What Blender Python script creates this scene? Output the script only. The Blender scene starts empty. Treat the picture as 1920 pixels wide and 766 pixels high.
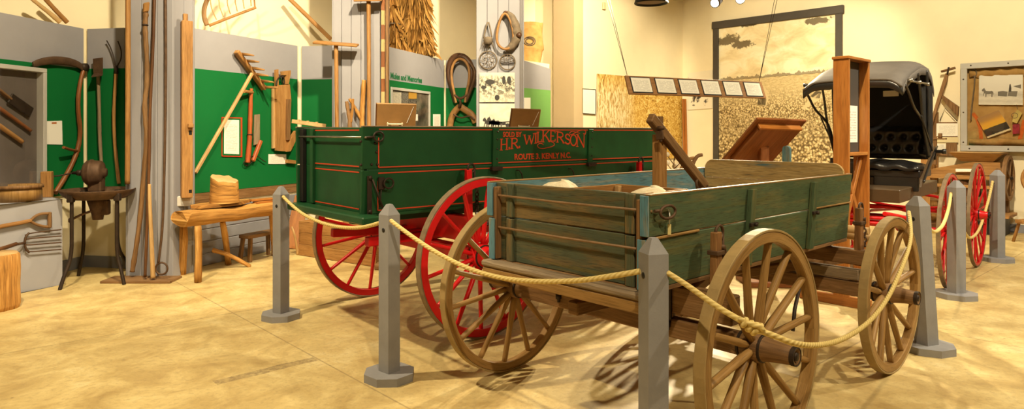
import bpy, bmesh, math, random
from mathutils import Vector, Matrix
random.seed(7)
S = bpy.context.scene
C = S.collection
V = Vector
PI = math.pi
# ------------------------------------------------------------------ camera
FPX, YH, CX, EYE = 1249.0, 248.4, 931.5, 1.55     # focal length in pixels, horizon row, principal column, eye height
cam = bpy.data.cameras.new('camera')
camo = bpy.data.objects.new('camera', cam)
C.objects.link(camo)
cam.sensor_width = 36.0
cam.lens = FPX / 1920 * 36
cam.shift_x = (960 - CX) / 1920
cam.shift_y = -(383 - YH) / 1920
cam.clip_start = 0.05
camo.location = (0, 0, EYE)
camo.rotation_euler = (PI / 2, 0, 0)
S.camera = camo
# ------------------------------------------------------------------ world, lights, exposure
wd = bpy.data.worlds.new('world')
S.world = wd
wd.use_nodes = True
wd.node_tree.nodes['Background'].inputs[0].default_value = (1, .85, .6, 1)
wd.node_tree.nodes['Background'].inputs[1].default_value = 0.3
S.view_settings.view_transform = 'Standard'
S.view_settings.look = 'None'
S.view_settings.gamma = 1
S.view_settings.use_curve_mapping = False
S.view_settings.exposure = 0.5

WARM = (1.0, .83, .53)
def spot(loc, target, watts, size=70, blend=.6, radius=.07, col=WARM):
    l = bpy.data.lights.new('spot_light', 'SPOT')
    l.energy = watts
    l.color = col
    l.spot_size = math.radians(size)
    l.spot_blend = blend
    l.shadow_soft_size = radius
    o = bpy.data.objects.new('spot_light', l)
    C.objects.link(o)
    o.location = loc
    o.rotation_euler = (V(target) - V(loc)).to_track_quat('-Z', 'Y').to_euler()
    return o
def area(loc, target, watts, sx, sy, col=WARM):
    l = bpy.data.lights.new('area_light', 'AREA')
    l.shape = 'RECTANGLE'
    l.size, l.size_y = sx, sy
    l.energy = watts
    l.color = col
    o = bpy.data.objects.new('area_light', l)
    C.objects.link(o)
    o.location = loc
    o.rotation_euler = (V(target) - V(loc)).to_track_quat('-Z', 'Y').to_euler()
    return o
# ceiling spots of the room, then one added fill
spot((-2.0, 4.6, 4.7), (-3.7, 7.8, 1.7), 620, 80)
spot((-0.6, 6.0, 4.7), (-2.4, 9.6, 2.2), 800, 80)
spot((1.0, 7.8, 4.7), (0.0, 11.4, 2.5), 700, 80)
spot((2.2, 9.0, 4.7), (1.9, 12.9, 2.5), 800, 62)
spot((3.4, 8.6, 4.7), (5.4, 13.0, 2.0), 720, 66)
spot((5.0, 7.0, 4.7), (7.4, 10.8, 1.5), 700, 75)
spot((-3.0, 3.8, 4.7), (-2.7, 4.6, 0.0), 640, 95)
spot((2.2, 4.2, 4.7), (4.3, 7.4, 1.2), 520, 55)
spot((4.4, 2.4, 4.7), (2.0, 3.9, 0.6), 400, 80)
spot((0.4, 0.4, 4.7), (0.3, 3.8, 0.8), 420, 80)
spot((6.2, 4.6, 4.7), (5.2, 6.4, 0.3), 700, 95, col=(1.0, .90, .68))
area((1.0, 6.0, 4.9), (1.0, 6.0, 0), 20, 9, 8)  # broad weak fill added to lift the whole room, no fixture there
# ------------------------------------------------------------------ pixel helpers: where things stand in the room
def at(px, py, d):
    return V(((px - CX) / FPX * d, d, EYE - (py - YH) / FPX * d))
def gr(px, py):
    d = FPX * EYE / (py - YH)
    return V(((px - CX) / FPX * d, d, 0))
def zat(py, d):
    return EYE - (py - YH) / FPX * d
TH = .7297
U = V((math.cos(TH), math.sin(TH), 0))
W_ = V((-math.sin(TH), math.cos(TH), 0))
Z = V((0, 0, 1))
# ------------------------------------------------------------------ mesh builder
def frame(x, up=Z):
    x = V(x).normalized()
    up = V(up)
    y = up.cross(x)
    if y.length < 1e-5:
        y = V((0, 1, 0)).cross(x)
        if y.length < 1e-5:
            y = V((1, 0, 0)).cross(x)
    y.normalize()
    z = x.cross(y)
    return x, y, z
class MB:
    def __init__(self):
        self.v = []; self.f = []; self.uv = []; self.sm = []; self.mi = []
        self.m = 0
    def face(self, ids, uvs, smooth=False):
        self.f.append(ids); self.uv.append(uvs); self.sm.append(smooth); self.mi.append(self.m)
    def poly(self, pts, uvs=None, smooth=False):
        n = len(self.v)
        self.v += [V(p) for p in pts]
        if uvs is None:
            uvs = [(0, 0), (1, 0), (1, 1), (0, 1)] if len(pts) == 4 else [(0, 0)] * len(pts)
        self.face(list(range(n, n + len(pts))), uvs, smooth)
    def box(self, c, s, fr=None, bev=.003, grain=None):
        ax = fr or (V((1, 0, 0)), V((0, 1, 0)), V((0, 0, 1)))
        h = [s[0] / 2, s[1] / 2, s[2] / 2]
        c = V(c)
        P = []
        for sx in (-1, 1):
            for sy in (-1, 1):
                for sz in (-1, 1):
                    P.append((sx * h[0], sy * h[1], sz * h[2]))
        self._hexa(P, lambda p: c + ax[0] * p[0] + ax[1] * p[1] + ax[2] * p[2], min(bev, min(s) * .3), grain)
        return self
    def hexa(self, P, bev=.003, grain=None):
        """eight corners in the order x-,x+ / y-,y+ / z-,z+ (binary)"""
        P = [V(p) for p in P]
        lo = P[0]
        ex = ((P[4] - P[0]).length + (P[7] - P[3]).length) / 2
        ey = ((P[2] - P[0]).length + (P[7] - P[5]).length) / 2
        ez = ((P[1] - P[0]).length + (P[7] - P[6]).length) / 2
        h = (ex / 2, ey / 2, ez / 2)
        def mp(p):
            a, b, g = (p[0] / h[0] + 1) / 2, (p[1] / h[1] + 1) / 2, (p[2] / h[2] + 1) / 2
            r = V((0, 0, 0))
            for i in range(8):
                wgt = (a if i & 4 else 1 - a) * (b if i & 2 else 1 - b) * (g if i & 1 else 1 - g)
                r += P[i] * wgt
            return r
        Q = [(sx * h[0], sy * h[1], sz * h[2]) for sx in (-1, 1) for sy in (-1, 1) for sz in (-1, 1)]
        self._hexa(Q, mp, min(bev, min(h) * .6), grain)
        return self
    def _hexa(self, P, mp, b, grain):
        h = (abs(P[0][0]), abs(P[0][1]), abs(P[0][2]))
        g = grain if grain is not None else max(range(3), key=lambda i: h[i])
        ru, rv = random.uniform(0, 40), random.uniform(0, 40)
        base = len(self.v)
        loc = {}
        for i, p in enumerate(P):
            for k in range(3):
                q = [p[j] - (math.copysign(b, p[j]) if j != k else 0) for j in range(3)]
                loc[(i, k)] = (len(self.v), q)
                self.v.append(mp(q))
        o = [j for j in range(3) if j != g]
        def uvof(q, k):
            if k == g:
                return (ru + q[o[0]] * .6, rv + q[o[1]])
            other = [j for j in range(3) if j != g and j != k][0]
            return (ru + q[g], rv + q[other] + (.37 if k == o[0] else 0))
        def add(keys, k):
            self.face([loc[a][0] for a in keys], [uvof(loc[a][1], k) for a in keys])
        for k in range(3):
            bit = 4 >> k
            bi, bj = [x for x in (4, 2, 1) if x != bit]
            for s in (0, bit):
                add([(s, k), (s | bi, k), (s | bi | bj, k), (s | bj, k)], k)
        for k in range(3):          # edges parallel to axis k
            bit = 4 >> k
            ks = [j for j in range(3) if j != k]
            b0, b1 = 4 >> ks[0], 4 >> ks[1]
            for c0 in (0, b0):
                for c1 in (0, b1):
                    i = c0 | c1
                    j = i | bit
                    add([(i, ks[0]), (j, ks[0]), (j, ks[1]), (i, ks[1])], ks[0])
        for i in range(8):
            add([(i, 0), (i, 1), (i, 2)], 0 if g != 0 else 1)
    def bar(self, p0, p1, w, h, up=Z, bev=.003):
        p0, p1 = V(p0), V(p1)
        x, y, z = frame(p1 - p0, up)
        return self.box((p0 + p1) / 2, ((p1 - p0).length, w, h), (x, y, z), bev, 0)
    def tube(self, pts, r, n=10, closed=False, caps=True, sx=1.0, up=None):
        """swept round bar; r a number or a list; sx flattens the section"""
        pts = [V(p) for p in pts]
        k = len(pts)
        R = r if isinstance(r, (list, tuple)) else [r] * k
        ru, rv = random.uniform(0, 40), random.uniform(0, 40)
        ts = []
        for i in range(k):
            a = pts[(i - 1) % k] if (closed or i > 0) else pts[i]
            b = pts[(i + 1) % k] if (closed or i < k - 1) else pts[i]
            ts.append((b - a).normalized())
        t = ts[0]
        nrm = V(up) if up is not None else (Z if abs(t.z) < .9 else V((1, 0, 0)))
        nrm = (nrm - t * nrm.dot(t)).normalized()
        rings = []
        L = 0
        Ls = []
        for i in range(k):
            if i:
                L += (pts[i] - pts[i - 1]).length
            Ls.append(L)
            t = ts[i]
            nrm = (nrm - t * nrm.dot(t)).normalized()
            bn = t.cross(nrm)
            ring = []
            for j in range(n):
                a = 2 * PI * j / n
                ring.append(len(self.v))
                self.v.append(pts[i] + nrm * (math.cos(a) * R[i]) + bn * (math.sin(a) * R[i] * sx))
            rings.append(ring)
        per = 2 * PI * max(R)
        for i in range(k if closed else k - 1):
            A, B = rings[i], rings[(i + 1) % k]
            u0 = ru + Ls[i]
            u1 = ru + (Ls[i + 1] if i + 1 < k else L + (pts[0] - pts[-1]).length)
            for j in range(n):
                j2 = (j + 1) % n
                v0, v1 = rv + per * j / n, rv + per * (j + 1) / n
                self.face([A[j], A[j2], B[j2], B[j]], [(u0, v0), (u0, v1), (u1, v1), (u1, v0)], True)
        if caps and not closed:
            for ring, c in ((rings[0], 0), (rings[-1], k - 1)):
                self.face(list(ring), [(ru + .3 * R[c] * math.cos(2 * PI * j / n), rv + R[c] * math.sin(2 * PI * j / n)) for j in range(n)])
        return self
    def lathe(self, o, axis, prof, n=24, closed=False, jag=0):
        """prof: (distance along axis, radius)"""
        o = V(o)
        x, y, z = frame(axis)
        ru, rv = random.uniform(0, 40), random.uniform(0, 40)
        rings = []
        for (t, r) in prof:
            if r < 1e-6:
                rings.append([len(self.v)])
                self.v.append(o + x * t)
            else:
                ring = []
                for j in range(n):
                    a = 2 * PI * j / n
                    rr = r
                    if jag:
                        rr = r * (1 + jag * (math.sin(3 * a + .7) * .5 + math.sin(7 * a) * .35 + math.sin(13 * a + 2) * .3))
                    ring.append(len(self.v))
                    self.v.append(o + x * t + y * (rr * math.cos(a)) + z * (rr * math.sin(a)))
                rings.append(ring)
        m = len(prof)
        rmax = max(p[1] for p in prof)
        for i in range(m if closed else m - 1):
            A, B = rings[i], rings[(i + 1) % m]
            flat = False
            p, q = prof[i], prof[(i + 1) % m]
            u0, u1 = ru + p[0] + p[1] * .3, ru + q[0] + q[1] * .3
            for j in range(n):
                j2 = (j + 1) % n
                v0, v1 = rv + 2 * PI * rmax * j / n, rv + 2 * PI * rmax * (j + 1) / n
                if len(A) == 1 and len(B) == 1:
                    continue
                if len(A) == 1:
                    self.face([A[0], B[j2], B[j]], [(u0, v0), (u1, v1), (u1, v0)], True)
                elif len(B) == 1:
                    self.face([A[j], A[j2], B[0]], [(u0, v0), (u0, v1), (u1, v0)], True)
                else:
                    self.face([A[j], A[j2], B[j2], B[j]], [(u0, v0), (u0, v1), (u1, v1), (u1, v0)], True)
        return self
    def annulus(self, o, axis, r0, r1, w, n=48):
        """felloe or tyre: rectangular ring, wood grain running round it"""
        o = V(o)
        x, y, z = frame(axis)
        ru, rv = random.uniform(0, 40), random.uniform(0, 40)
        b = min(.004, w * .2, (r1 - r0) * .2)
        prof = [(-w / 2, r0 + b), (-w / 2 + b, r0), (w / 2 - b, r0), (w / 2, r0 + b), (w / 2, r1 - b), (w / 2 - b, r1), (-w / 2 + b, r1), (-w / 2, r1 - b)]
        m = len(prof)
        acc = [0]
        for i in range(m):
            p, q = prof[i], prof[(i + 1) % m]
            acc.append(acc[-1] + math.hypot(p[0] - q[0], p[1] - q[1]))
        rings = []
        for j in range(n):
            a = 2 * PI * j / n
            dr = y * math.cos(a) + z * math.sin(a)
            rings.append([len(self.v) + i for i in range(m)])
            self.v += [o + x * p[0] + dr * p[1] for p in prof]
        for j in range(n):
            A, B = rings[j], rings[(j + 1) % n]
            u0, u1 = ru + r1 * 2 * PI * j / n, ru + r1 * 2 * PI * (j + 1) / n
            for i in range(m):
                i2 = (i + 1) % m
                self.face([A[i], A[i2], B[i2], B[i]], [(u0, rv + acc[i]), (u0, rv + acc[i + 1]), (u1, rv + acc[i + 1]), (u1, rv + acc[i])], False)
        return self
    def prism(self, pts, thick, grain=None):
        """planar outline pts (3D) pushed out by the vector thick"""
        pts = [V(p) for p in pts]
        th = V(thick)
        n = len(pts)
        b = len(self.v)
        self.v += pts + [p + th for p in pts]
        g = V(grain).normalized() if grain is not None else (pts[1] - pts[0]).normalized()
        s = th.cross(g).normalized()
        ru, rv = random.uniform(0, 40), random.uniform(0, 40)
        uv = [(ru + p.dot(g), rv + p.dot(s)) for p in pts]
        self.face(list(range(b, b + n)), uv)
        self.face(list(range(b + n, b + 2 * n)), uv)
        tl = th.length
        for i in range(n):
            j = (i + 1) % n
            self.face([b + i, b + j, b + n + j, b + n + i], [uv[i], uv[j], (uv[j][0], uv[j][1] + tl), (uv[i][0], uv[i][1] + tl)])
        return self
    def grid(self, fn, nu, nv, smooth=True, us=1.0, vs=1.0):
        b = len(self.v)
        for i in range(nu + 1):
            for j in range(nv + 1):
                self.v.append(V(fn(i / nu, j / nv)))
        for i in range(nu):
            for j in range(nv):
                k = b + i * (nv + 1) + j
                self.face([k, k + nv + 1, k + nv + 2, k + 1],
                          [(i / nu * us, j / nv * vs), ((i + 1) / nu * us, j / nv * vs), ((i + 1) / nu * us, (j + 1) / nv * vs), (i / nu * us, (j + 1) / nv * vs)], smooth)
        return self
    def build(self, name, mat, parent=None, solid=0, flip=None):
        pts = self.v
        off = V((0, 0, 0))
        if parent is None:
            lo = V([min(p[i] for p in pts) for i in range(3)])
            hi = V([max(p[i] for p in pts) for i in range(3)])
            off = V(((lo.x + hi.x) / 2, (lo.y + hi.y) / 2, lo.z))
        me = bpy.data.meshes.new(name)
        me.from_pydata([p - off for p in pts], [], self.f)
        uvl = me.uv_layers.new(name='UVMap')
        k = 0
        for fu in self.uv:
            for q in fu:
                uvl.data[k].uv = q
                k += 1
        for i, p in enumerate(me.polygons):
            p.use_smooth = self.sm[i]
            p.material_index = self.mi[i]
        bm = bmesh.new()
        bm.from_mesh(me)
        bmesh.ops.recalc_face_normals(bm, faces=bm.faces)
        bm.to_mesh(me)
        bm.free()
        for m in (mat if isinstance(mat, (list, tuple)) else [mat]):
            me.materials.append(m)
        o = bpy.data.objects.new(name, me)
        C.objects.link(o)
        o.location = off
        if parent is not None:
            o.parent = parent
        if solid:
            md = o.modifiers.new('thickness', 'SOLIDIFY')
            md.thickness = solid
            md.offset = 0
        return o
def tag(o, label=None, cat=None, group=None, kind=None):
    if label: o['label'] = label
    if cat: o['category'] = cat
    if group: o['group'] = group
    if kind: o['kind'] = kind
    return o
def thing(name, label, cat, loc=(0, 0, 0), rz=0, group=None):
    o = bpy.data.objects.new(name, None)
    C.objects.link(o)
    o.empty_display_size = .1
    o.location = loc
    o.rotation_euler = (0, 0, rz)
    return tag(o, label, cat, group)
def struct(mb, name, mat):
    return tag(mb.build(name, mat), kind='structure')
def dup(src, loc, rz=None, label=None):
    r = src.copy(); C.objects.link(r); r.location = loc
    if rz is not None: r.rotation_euler = (0, 0, rz)
    if label: r['label'] = label
    for ch in list(src.children):
        c = ch.copy(); C.objects.link(c); c.parent = r
        for g in list(ch.children):
            d = g.copy(); C.objects.link(d); d.parent = c
    return r
def textmesh(body, size, fr, origin, name, mat, parent=None, depth=.001, bold=0.0, align='LEFT', width=None, space=1.0):
    """lettering as a mesh lying in the plane fr=(x,y) at origin"""
    cu = bpy.data.curves.new(name, 'FONT')
    cu.body = body
    cu.size = size
    cu.extrude = depth
    cu.offset = bold
    cu.align_x = align
    cu.space_character = space
    cu.resolution_u = 3
    t = bpy.data.objects.new(name, cu)
    C.objects.link(t)
    bpy.context.view_layer.update()
    dg = bpy.context.evaluated_depsgraph_get()
    me = bpy.data.meshes.new_from_object(t.evaluated_get(dg))
    bpy.data.objects.remove(t)
    x, y = V(fr[0]).normalized(), V(fr[1]).normalized()
    z = x.cross(y)
    sc = 1.0
    if width and len(me.vertices):
        xs = [v.co.x for v in me.vertices]
        sc = width / (max(xs) - min(xs))
    for v in me.vertices:
        c = v.co.copy()
        v.co = V(origin) + x * (c.x * sc) + y * c.y + z * c.z
    me.materials.clear()
    me.materials.append(mat)
    o = bpy.data.objects.new(name, me)
    C.objects.link(o)
    if parent: o.parent = parent
    return o
# ------------------------------------------------------------------ materials
class NT:
    def __init__(self, name, rough=.6, metal=0.0, spec=None):
        self.m = bpy.data.materials.new(name)
        self.m.use_nodes = True
        self.t = self.m.node_tree
        self.b = self.t.nodes['Principled BSDF']
        self.b.inputs['Roughness'].default_value = rough
        self.b.inputs['Metallic'].default_value = metal
        if spec is not None: self.b.inputs['Specular IOR Level'].default_value = spec
    def n(self, typ, **kw):
        nd = self.t.nodes.new(typ)
        for k, v in kw.items():
            if k.startswith('i_'):
                nd.inputs[int(k[2:]) if k[2:].isdigit() else k[2:]].default_value = v
            else:
                setattr(nd, k, v)
        return nd
    def l(self, a, b):
        self.t.links.new(a, b)
    def coord(self, kind='UV', scale=(1, 1, 1), loc=(0, 0, 0), rot=(0, 0, 0)):
        tc = self.n('ShaderNodeTexCoord')
        mp = self.n('ShaderNodeMapping')
        mp.inputs['Scale'].default_value = scale
        mp.inputs['Location'].default_value = loc
        mp.inputs['Rotation'].default_value = rot
        self.l(tc.outputs[kind], mp.inputs[0])
        return mp.outputs[0]
    def noise(self, vec, scale, detail=4, rough=.55, dist=0.0):
        nd = self.n('ShaderNodeTexNoise')
        nd.inputs['Scale'].default_value = scale
        nd.inputs['Detail'].default_value = detail
        nd.inputs['Roughness'].default_value = rough
        nd.inputs['Distortion'].default_value = dist
        self.l(vec, nd.inputs['Vector'])
        return nd.outputs[0]
    def ramp(self, fac, stops):
        nd = self.n('ShaderNodeValToRGB')
        e = nd.color_ramp.elements
        while len(e) < len(stops):
            e.new(0.5)
        for el, (p, c) in zip(e, stops):
            el.position = p
            el.color = (c, c, c, 1) if isinstance(c, (int, float)) else (*c, 1)
        self.l(fac, nd.inputs[0])
        return nd.outputs[0]
    def mix(self, fac, a, b, mode='MIX'):
        nd = self.n('ShaderNodeMix', data_type='RGBA', blend_type=mode)
        for sock, val in ((nd.inputs[0], fac), (nd.inputs[6], a), (nd.inputs[7], b)):
            if isinstance(val, (int, float)): sock.default_value = val
            elif isinstance(val, tuple): sock.default_value = (*val, 1) if len(val) == 3 else val
            else: self.l(val, sock)
        return nd.outputs[2]
    def math(self, op, a, b=0.0, c=None):
        nd = self.n('ShaderNodeMath', operation=op)
        for i, val in enumerate((a, b, c)):
            if val is None: continue
            if isinstance(val, (int, float)): nd.inputs[i].default_value = val
            else: self.l(val, nd.inputs[i])
        return nd.outputs[0]
    def sep(self, vec):
        nd = self.n('ShaderNodeSeparateXYZ')
        self.l(vec, nd.inputs[0])
        return nd.outputs
    def col(self, c):
        if isinstance(c, tuple): self.b.inputs['Base Color'].default_value = (*c, 1)
        else: self.l(c, self.b.inputs['Base Color'])
    def bump(self, hgt, strength=.3, dist=.005):
        nd = self.n('ShaderNodeBump')
        nd.inputs['Strength'].default_value = strength
        nd.inputs['Distance'].default_value = dist
        self.l(hgt, nd.inputs['Height'])
        self.l(nd.outputs[0], self.b.inputs['Normal'])
def wood(name, dark, mid, light, rough=.6, sc=1.0, contrast=1.0, bump=.25, spec=.3):
    t = NT(name, rough, spec=spec)
    uv = t.coord('UV', (1.1 * sc, 16 * sc, 1))
    g = t.noise(uv, 2.2, 6, .6, .8)
    uv2 = t.coord('UV', (4 * sc, 120 * sc, 1))
    g2 = t.noise(uv2, 2.0, 2, .6, .2)
    uv3 = t.coord('UV', (.5, 1.3, 1))
    g3 = t.noise(uv3, 2.0, 2)
    f = t.math('ADD', t.math('MULTIPLY', g, .62), t.math('MULTIPLY', g3, .38))
    w = .17 / contrast
    c = t.ramp(f, [(.5 - w, dark), (.5, mid), (.5 + w, light)])
    c = t.mix(t.ramp(g2, [(.3, .55), (.5, 0.0)]), c, tuple(x * .5 for x in dark))
    t.col(c)
    t.bump(t.math('ADD', g, t.math('MULTIPLY', g2, .5)), bump, .004)
    return t.m
def paint(name, c, var=.12, rough=.45, bump=.1, scale=5, spec=.4, metal=0.0):
    t = NT(name, rough, metal, spec)
    n = t.noise(t.coord('Object'), scale, 5, .6)
    lo = tuple(x * (1 - var) for x in c); hi = tuple(min(1, x * (1 + var)) for x in c)
    t.col(t.ramp(n, [(.3, lo), (.7, hi)]))
    n2 = t.noise(t.coord('Object'), scale * 14, 3)
    t.bump(n2, bump, .002)
    return t.m
def plain(name, c, rough=.6, metal=0.0, spec=None):
    t = NT(name, rough, metal, spec)
    t.col(c)
    return t.m
# ------------------------------------------------------------------ shared materials
M = {}
M['cream'] = paint('cream_wall_paint', (.84, .75, .54), .05, .7, .15, 1.2, .2)
M['tan'] = paint('tan_wall_paint', (.50, .39, .24), .06, .7, .1, 1.2, .2)
M['grey'] = paint('grey_board_paint', (.30, .295, .325), .06, .6, .15, 2, .25)
M['grey_dark'] = paint('dark_grey_paint', (.17, .17, .19), .1, .6, .15, 3, .25)  # a darker, slightly mottled grey
M['plinth'] = paint('plinth_grey_paint', (.36, .36, .40), .04, .6, .1, 2, .25)
M['green'] = paint('display_green_paint', (.004, .135, .032), .05, .6, .05, 2, .2)
M['pale_green'] = paint('pale_green_paint', (.16, .36, .10), .05, .6, .05, 2, .2)
M['post'] = paint('barrier_grey_paint', (.27, .265, .275), .10, .6, .25, 6, .25)
M['base'] = paint('baseboard_grey', (.22, .22, .24), .08, .5, .05, 3, .3)
M['white'] = plain('white_card', (.86, .84, .78), .7)
M['black'] = paint('black_paint', (.012, .011, .01), .2, .5, .1, 8, .3)
M['iron'] = paint('dark_rusty_iron', (.035, .022, .015), .35, .55, .4, 14, .4, .4)
M['rust'] = paint('brown_rusty_iron', (.10, .055, .03), .3, .6, .4, 14, .35, .3)
M['steel'] = paint('worn_steel', (.35, .32, .27), .2, .35, .1, 14, .5, .9)
M['red'] = paint('bright_red_paint', (.62, .008, .010), .12, .35, .08, 7, .4)
M['wgreen'] = paint('dark_green_wagon_paint', (.010, .062, .020), .18, .4, .12, 4, .35)
M['line'] = plain('red_pinstripe', (.50, .05, .012), .5)
M['honey'] = wood('honey_wood', (.22, .10, .025), (.37, .185, .058), (.48, .265, .09), .6)
M['pale'] = wood('pale_dry_wood', (.36, .21, .08), (.52, .33, .14), (.64, .44, .21), .65)
M['bark'] = wood('log_bark_wood', (.20, .09, .02), (.46, .22, .05), (.66, .38, .12), .75, .9, 1.2, .6)
M['oldwood'] = wood('old_brown_wood', (.11, .055, .02), (.22, .115, .045), (.33, .19, .085), .65)
M['wheelwood'] = wood('oiled_wheel_wood', (.20, .10, .025), (.33, .185, .06), (.43, .26, .095), .5, .8, .9)
M['darkwood'] = wood('dark_stained_wood', (.06, .022, .008), (.12, .05, .018), (.18, .08, .03), .5)
M['redwood'] = wood('red_brown_wood', (.14, .045, .014), (.24, .085, .027), (.32, .125, .042), .4, .8, .9, .1)
M['orange'] = wood('orange_varnished_wood', (.24, .080, .014), (.37, .135, .027), (.45, .19, .042), .35, .8, .9, .08, .45)
M['grain_grey'] = wood('weathered_grey_wood', (.14, .10, .06), (.26, .19, .12), (.36, .28, .18), .75)
M['rope'] = None
def rope_mat():
    t = NT('yellow_rope', .75, spec=.2)
    uv = t.coord('UV', (1, 1, 1))
    s = t.sep(uv)
    tw = t.math('SINE', t.math('MULTIPLY', t.math('ADD', s[0], t.math('MULTIPLY', s[1], 1.14)), 210.0))
    t.col(t.ramp(t.math('MULTIPLY_ADD', tw, .5, .5), [(0, (.60, .44, .15)), (.5, (.74, .57, .22)), (1, (.80, .64, .28))]))
    t.bump(tw, .35, .003)
    return t.m
M['rope'] = rope_mat()
def floor_mat():
    t = NT('stained_concrete', .42, spec=.35)
    g = t.n('ShaderNodeNewGeometry').outputs['Position']
    mp = t.n('ShaderNodeMapping')
    mp.inputs['Rotation'].default_value = (0, 0, -TH)      # x runs along the wagons, y across
    t.l(g, mp.inputs[0])
    p = mp.outputs[0]
    s = t.sep(p)
    big = t.noise(p, .55, 5, .6, .6)
    mid = t.noise(p, 3.0, 8, .70, .5)
    fine = t.noise(p, 26, 4, .7)
    f = t.math('ADD', t.math('MULTIPLY', big, .34), t.math('MULTIPLY', mid, .66))
    c = t.ramp(f, [(.32, (.37, .245, .095)), (.45, (.54, .395, .165)), (.55, (.67, .52, .235)), (.68, (.79, .67, .37))])
    c = t.mix(t.ramp(fine, [(.35, .30), (.5, 0.0)]), c, (.30, .21, .11))
    spots = t.n('ShaderNodeTexVoronoi')
    spots.inputs['Scale'].default_value = 2.3
    t.l(p, spots.inputs['Vector'])
    c = t.mix(t.ramp(spots.outputs['Distance'], [(.012, .75), (.03, 0.0)]), c, (.16, .10, .05))
    def joint(axis, at0, period):
        a = t.math('SUBTRACT', s[axis], at0)
        a = t.math('DIVIDE', a, period)
        a = t.math('SUBTRACT', a, t.math('ROUND', a))
        a = t.math('MULTIPLY', t.math('ABSOLUTE', a), period)
        a = t.math('ADD', a, t.math('MULTIPLY', t.math('SUBTRACT', fine, .5), .006))
        return t.ramp(a, [(.003, .5), (.008, 0.0)])
    j = t.math('MAXIMUM', joint(0, 2.13, 3.9), joint(1, 1.89, 3.9))
    c = t.mix(j, c, (.20, .13, .07))
    # an old dark strip left on the concrete between the two left posts
    a = t.math('MULTIPLY', t.math('GREATER_THAN', s[0], 1.45), t.math('LESS_THAN', s[0], 2.12))
    wob = t.math('ADD', s[1], t.math('MULTIPLY', t.math('SUBTRACT', mid, .5), .05))
    b = t.math('MULTIPLY', t.math('GREATER_THAN', wob, 4.20), t.math('LESS_THAN', wob, 4.285))
    st = t.math('MULTIPLY', t.math('MULTIPLY', a, b), t.ramp(fine, [(.35, .8), (.6, .35)]))
    c = t.mix(st, c, (.22, .15, .08))
    t.col(c)
    t.l(t.ramp(mid, [(.3, .36), (.7, .55)]), t.b.inputs['Roughness'])
    t.bump(t.math('ADD', mid, t.math('MULTIPLY', fine, .3)), .12, .004)
    return t.m
M['floor'] = floor_mat()
def printed(name, lines=14, seed=0, paper=(.84, .81, .72), ink=(.30, .29, .27), margin=.1, title=True):
    """a card with rows of small print: rows of broken grey lines in the card's own UV"""
    t = NT(name, .7, spec=.2)
    uv = t.coord('UV')
    s = t.sep(uv)
    row = t.math('MULTIPLY', s[1], float(lines))
    fr_ = t.math('FRACT', row)
    on = t.math('MULTIPLY', t.math('GREATER_THAN', fr_, .35), t.math('LESS_THAN', fr_, .72))
    cb = t.n('ShaderNodeCombineXYZ')
    t.l(t.math('MULTIPLY', s[0], 22.0), cb.inputs[0]); t.l(t.math('MULTIPLY', t.math('FLOOR', row), 3.7 + seed), cb.inputs[1])
    wn = t.n('ShaderNodeTexWhiteNoise', noise_dimensions='2D')
    sn = t.n('ShaderNodeVectorMath', operation='SNAP'); sn.inputs[1].default_value = (1, .01, 1)
    t.l(cb.outputs[0], sn.inputs[0]); t.l(sn.outputs[0], wn.inputs[0])
    on = t.math('MULTIPLY', on, t.math('GREATER_THAN', wn.outputs[0], .2))
    for ax in (0, 1):
        on = t.math('MULTIPLY', on, t.math('MULTIPLY', t.math('GREATER_THAN', s[ax], margin), t.math('LESS_THAN', s[ax], 1 - margin * (1 if ax == 0 else 1.2))))
    t.col(t.mix(t.math('MULTIPLY', on, .55), paper, ink))
    return t.m
M['print'] = printed('printed_card')
M['print_fine'] = printed('finely_printed_card', 24, 1.3)
# ------------------------------------------------------------------ the room
def slab(p, q, z0, z1, thick):
    """an upright slab on the plan line p-q, thickness pushed to the left of p->q (negative: right)"""
    p, q = V((p[0], p[1], 0)), V((q[0], q[1], 0))
    d = (q - p).normalized()
    nl = V((-d.y, d.x, 0)) * thick
    return [p + Z * z0, q + Z * z0, q + Z * z1, p + Z * z1], nl
CEIL = 5.0
m = MB(); m.box((1.5, 6, -.1), (30, 28, .2), bev=0); struct(m, 'floor', M['floor'])
m = MB(); m.box((1.5, 6, CEIL + .1), (30, 28, .2), bev=0); struct(m, 'ceiling', paint('dark_ceiling', (.30, .25, .18), .1, .8))
CR = V((4.08, 14.62, 0))                       # far corner of the room
DL = V((.732, .681, 0)); DR = V((.681, -.732, 0))
NL = V((.681, -.732, 0)); NR = V((-.732, -.681, 0))   # into the room
CU = CR - NL * 1.15
L2 = CU - DL * 18; R2 = CR + DR * 15
L3 = V((-6, -4, 0)); R3 = V((12, -4, 0))
def wall(name, p, q, th=.2, z0=0, z1=CEIL, mat=None):
    m = MB()
    pts, n = slab(p, q, z0, z1, th)
    m.prism(pts, n)
    return struct(m, name, mat or M['cream'])
wall('wall_left', L2, CU + DL * .3)
wall('wall_right', CR - DR * 1.2, R2)
wall('wall_back', L3, L2)
wall('wall_front', R2, R3)
wall('wall_back.001', R3, L3)
def ray(a, b, px):
    """where the plan line a-b crosses the sight line through pixel column px"""
    r = (px - CX) / FPX
    a, b = V((a[0], a[1], 0)), V((b[0], b[1], 0))
    d = b - a
    k = (r * a.y - a.x) / (d.x - r * d.y)
    return a + d * k
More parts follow.
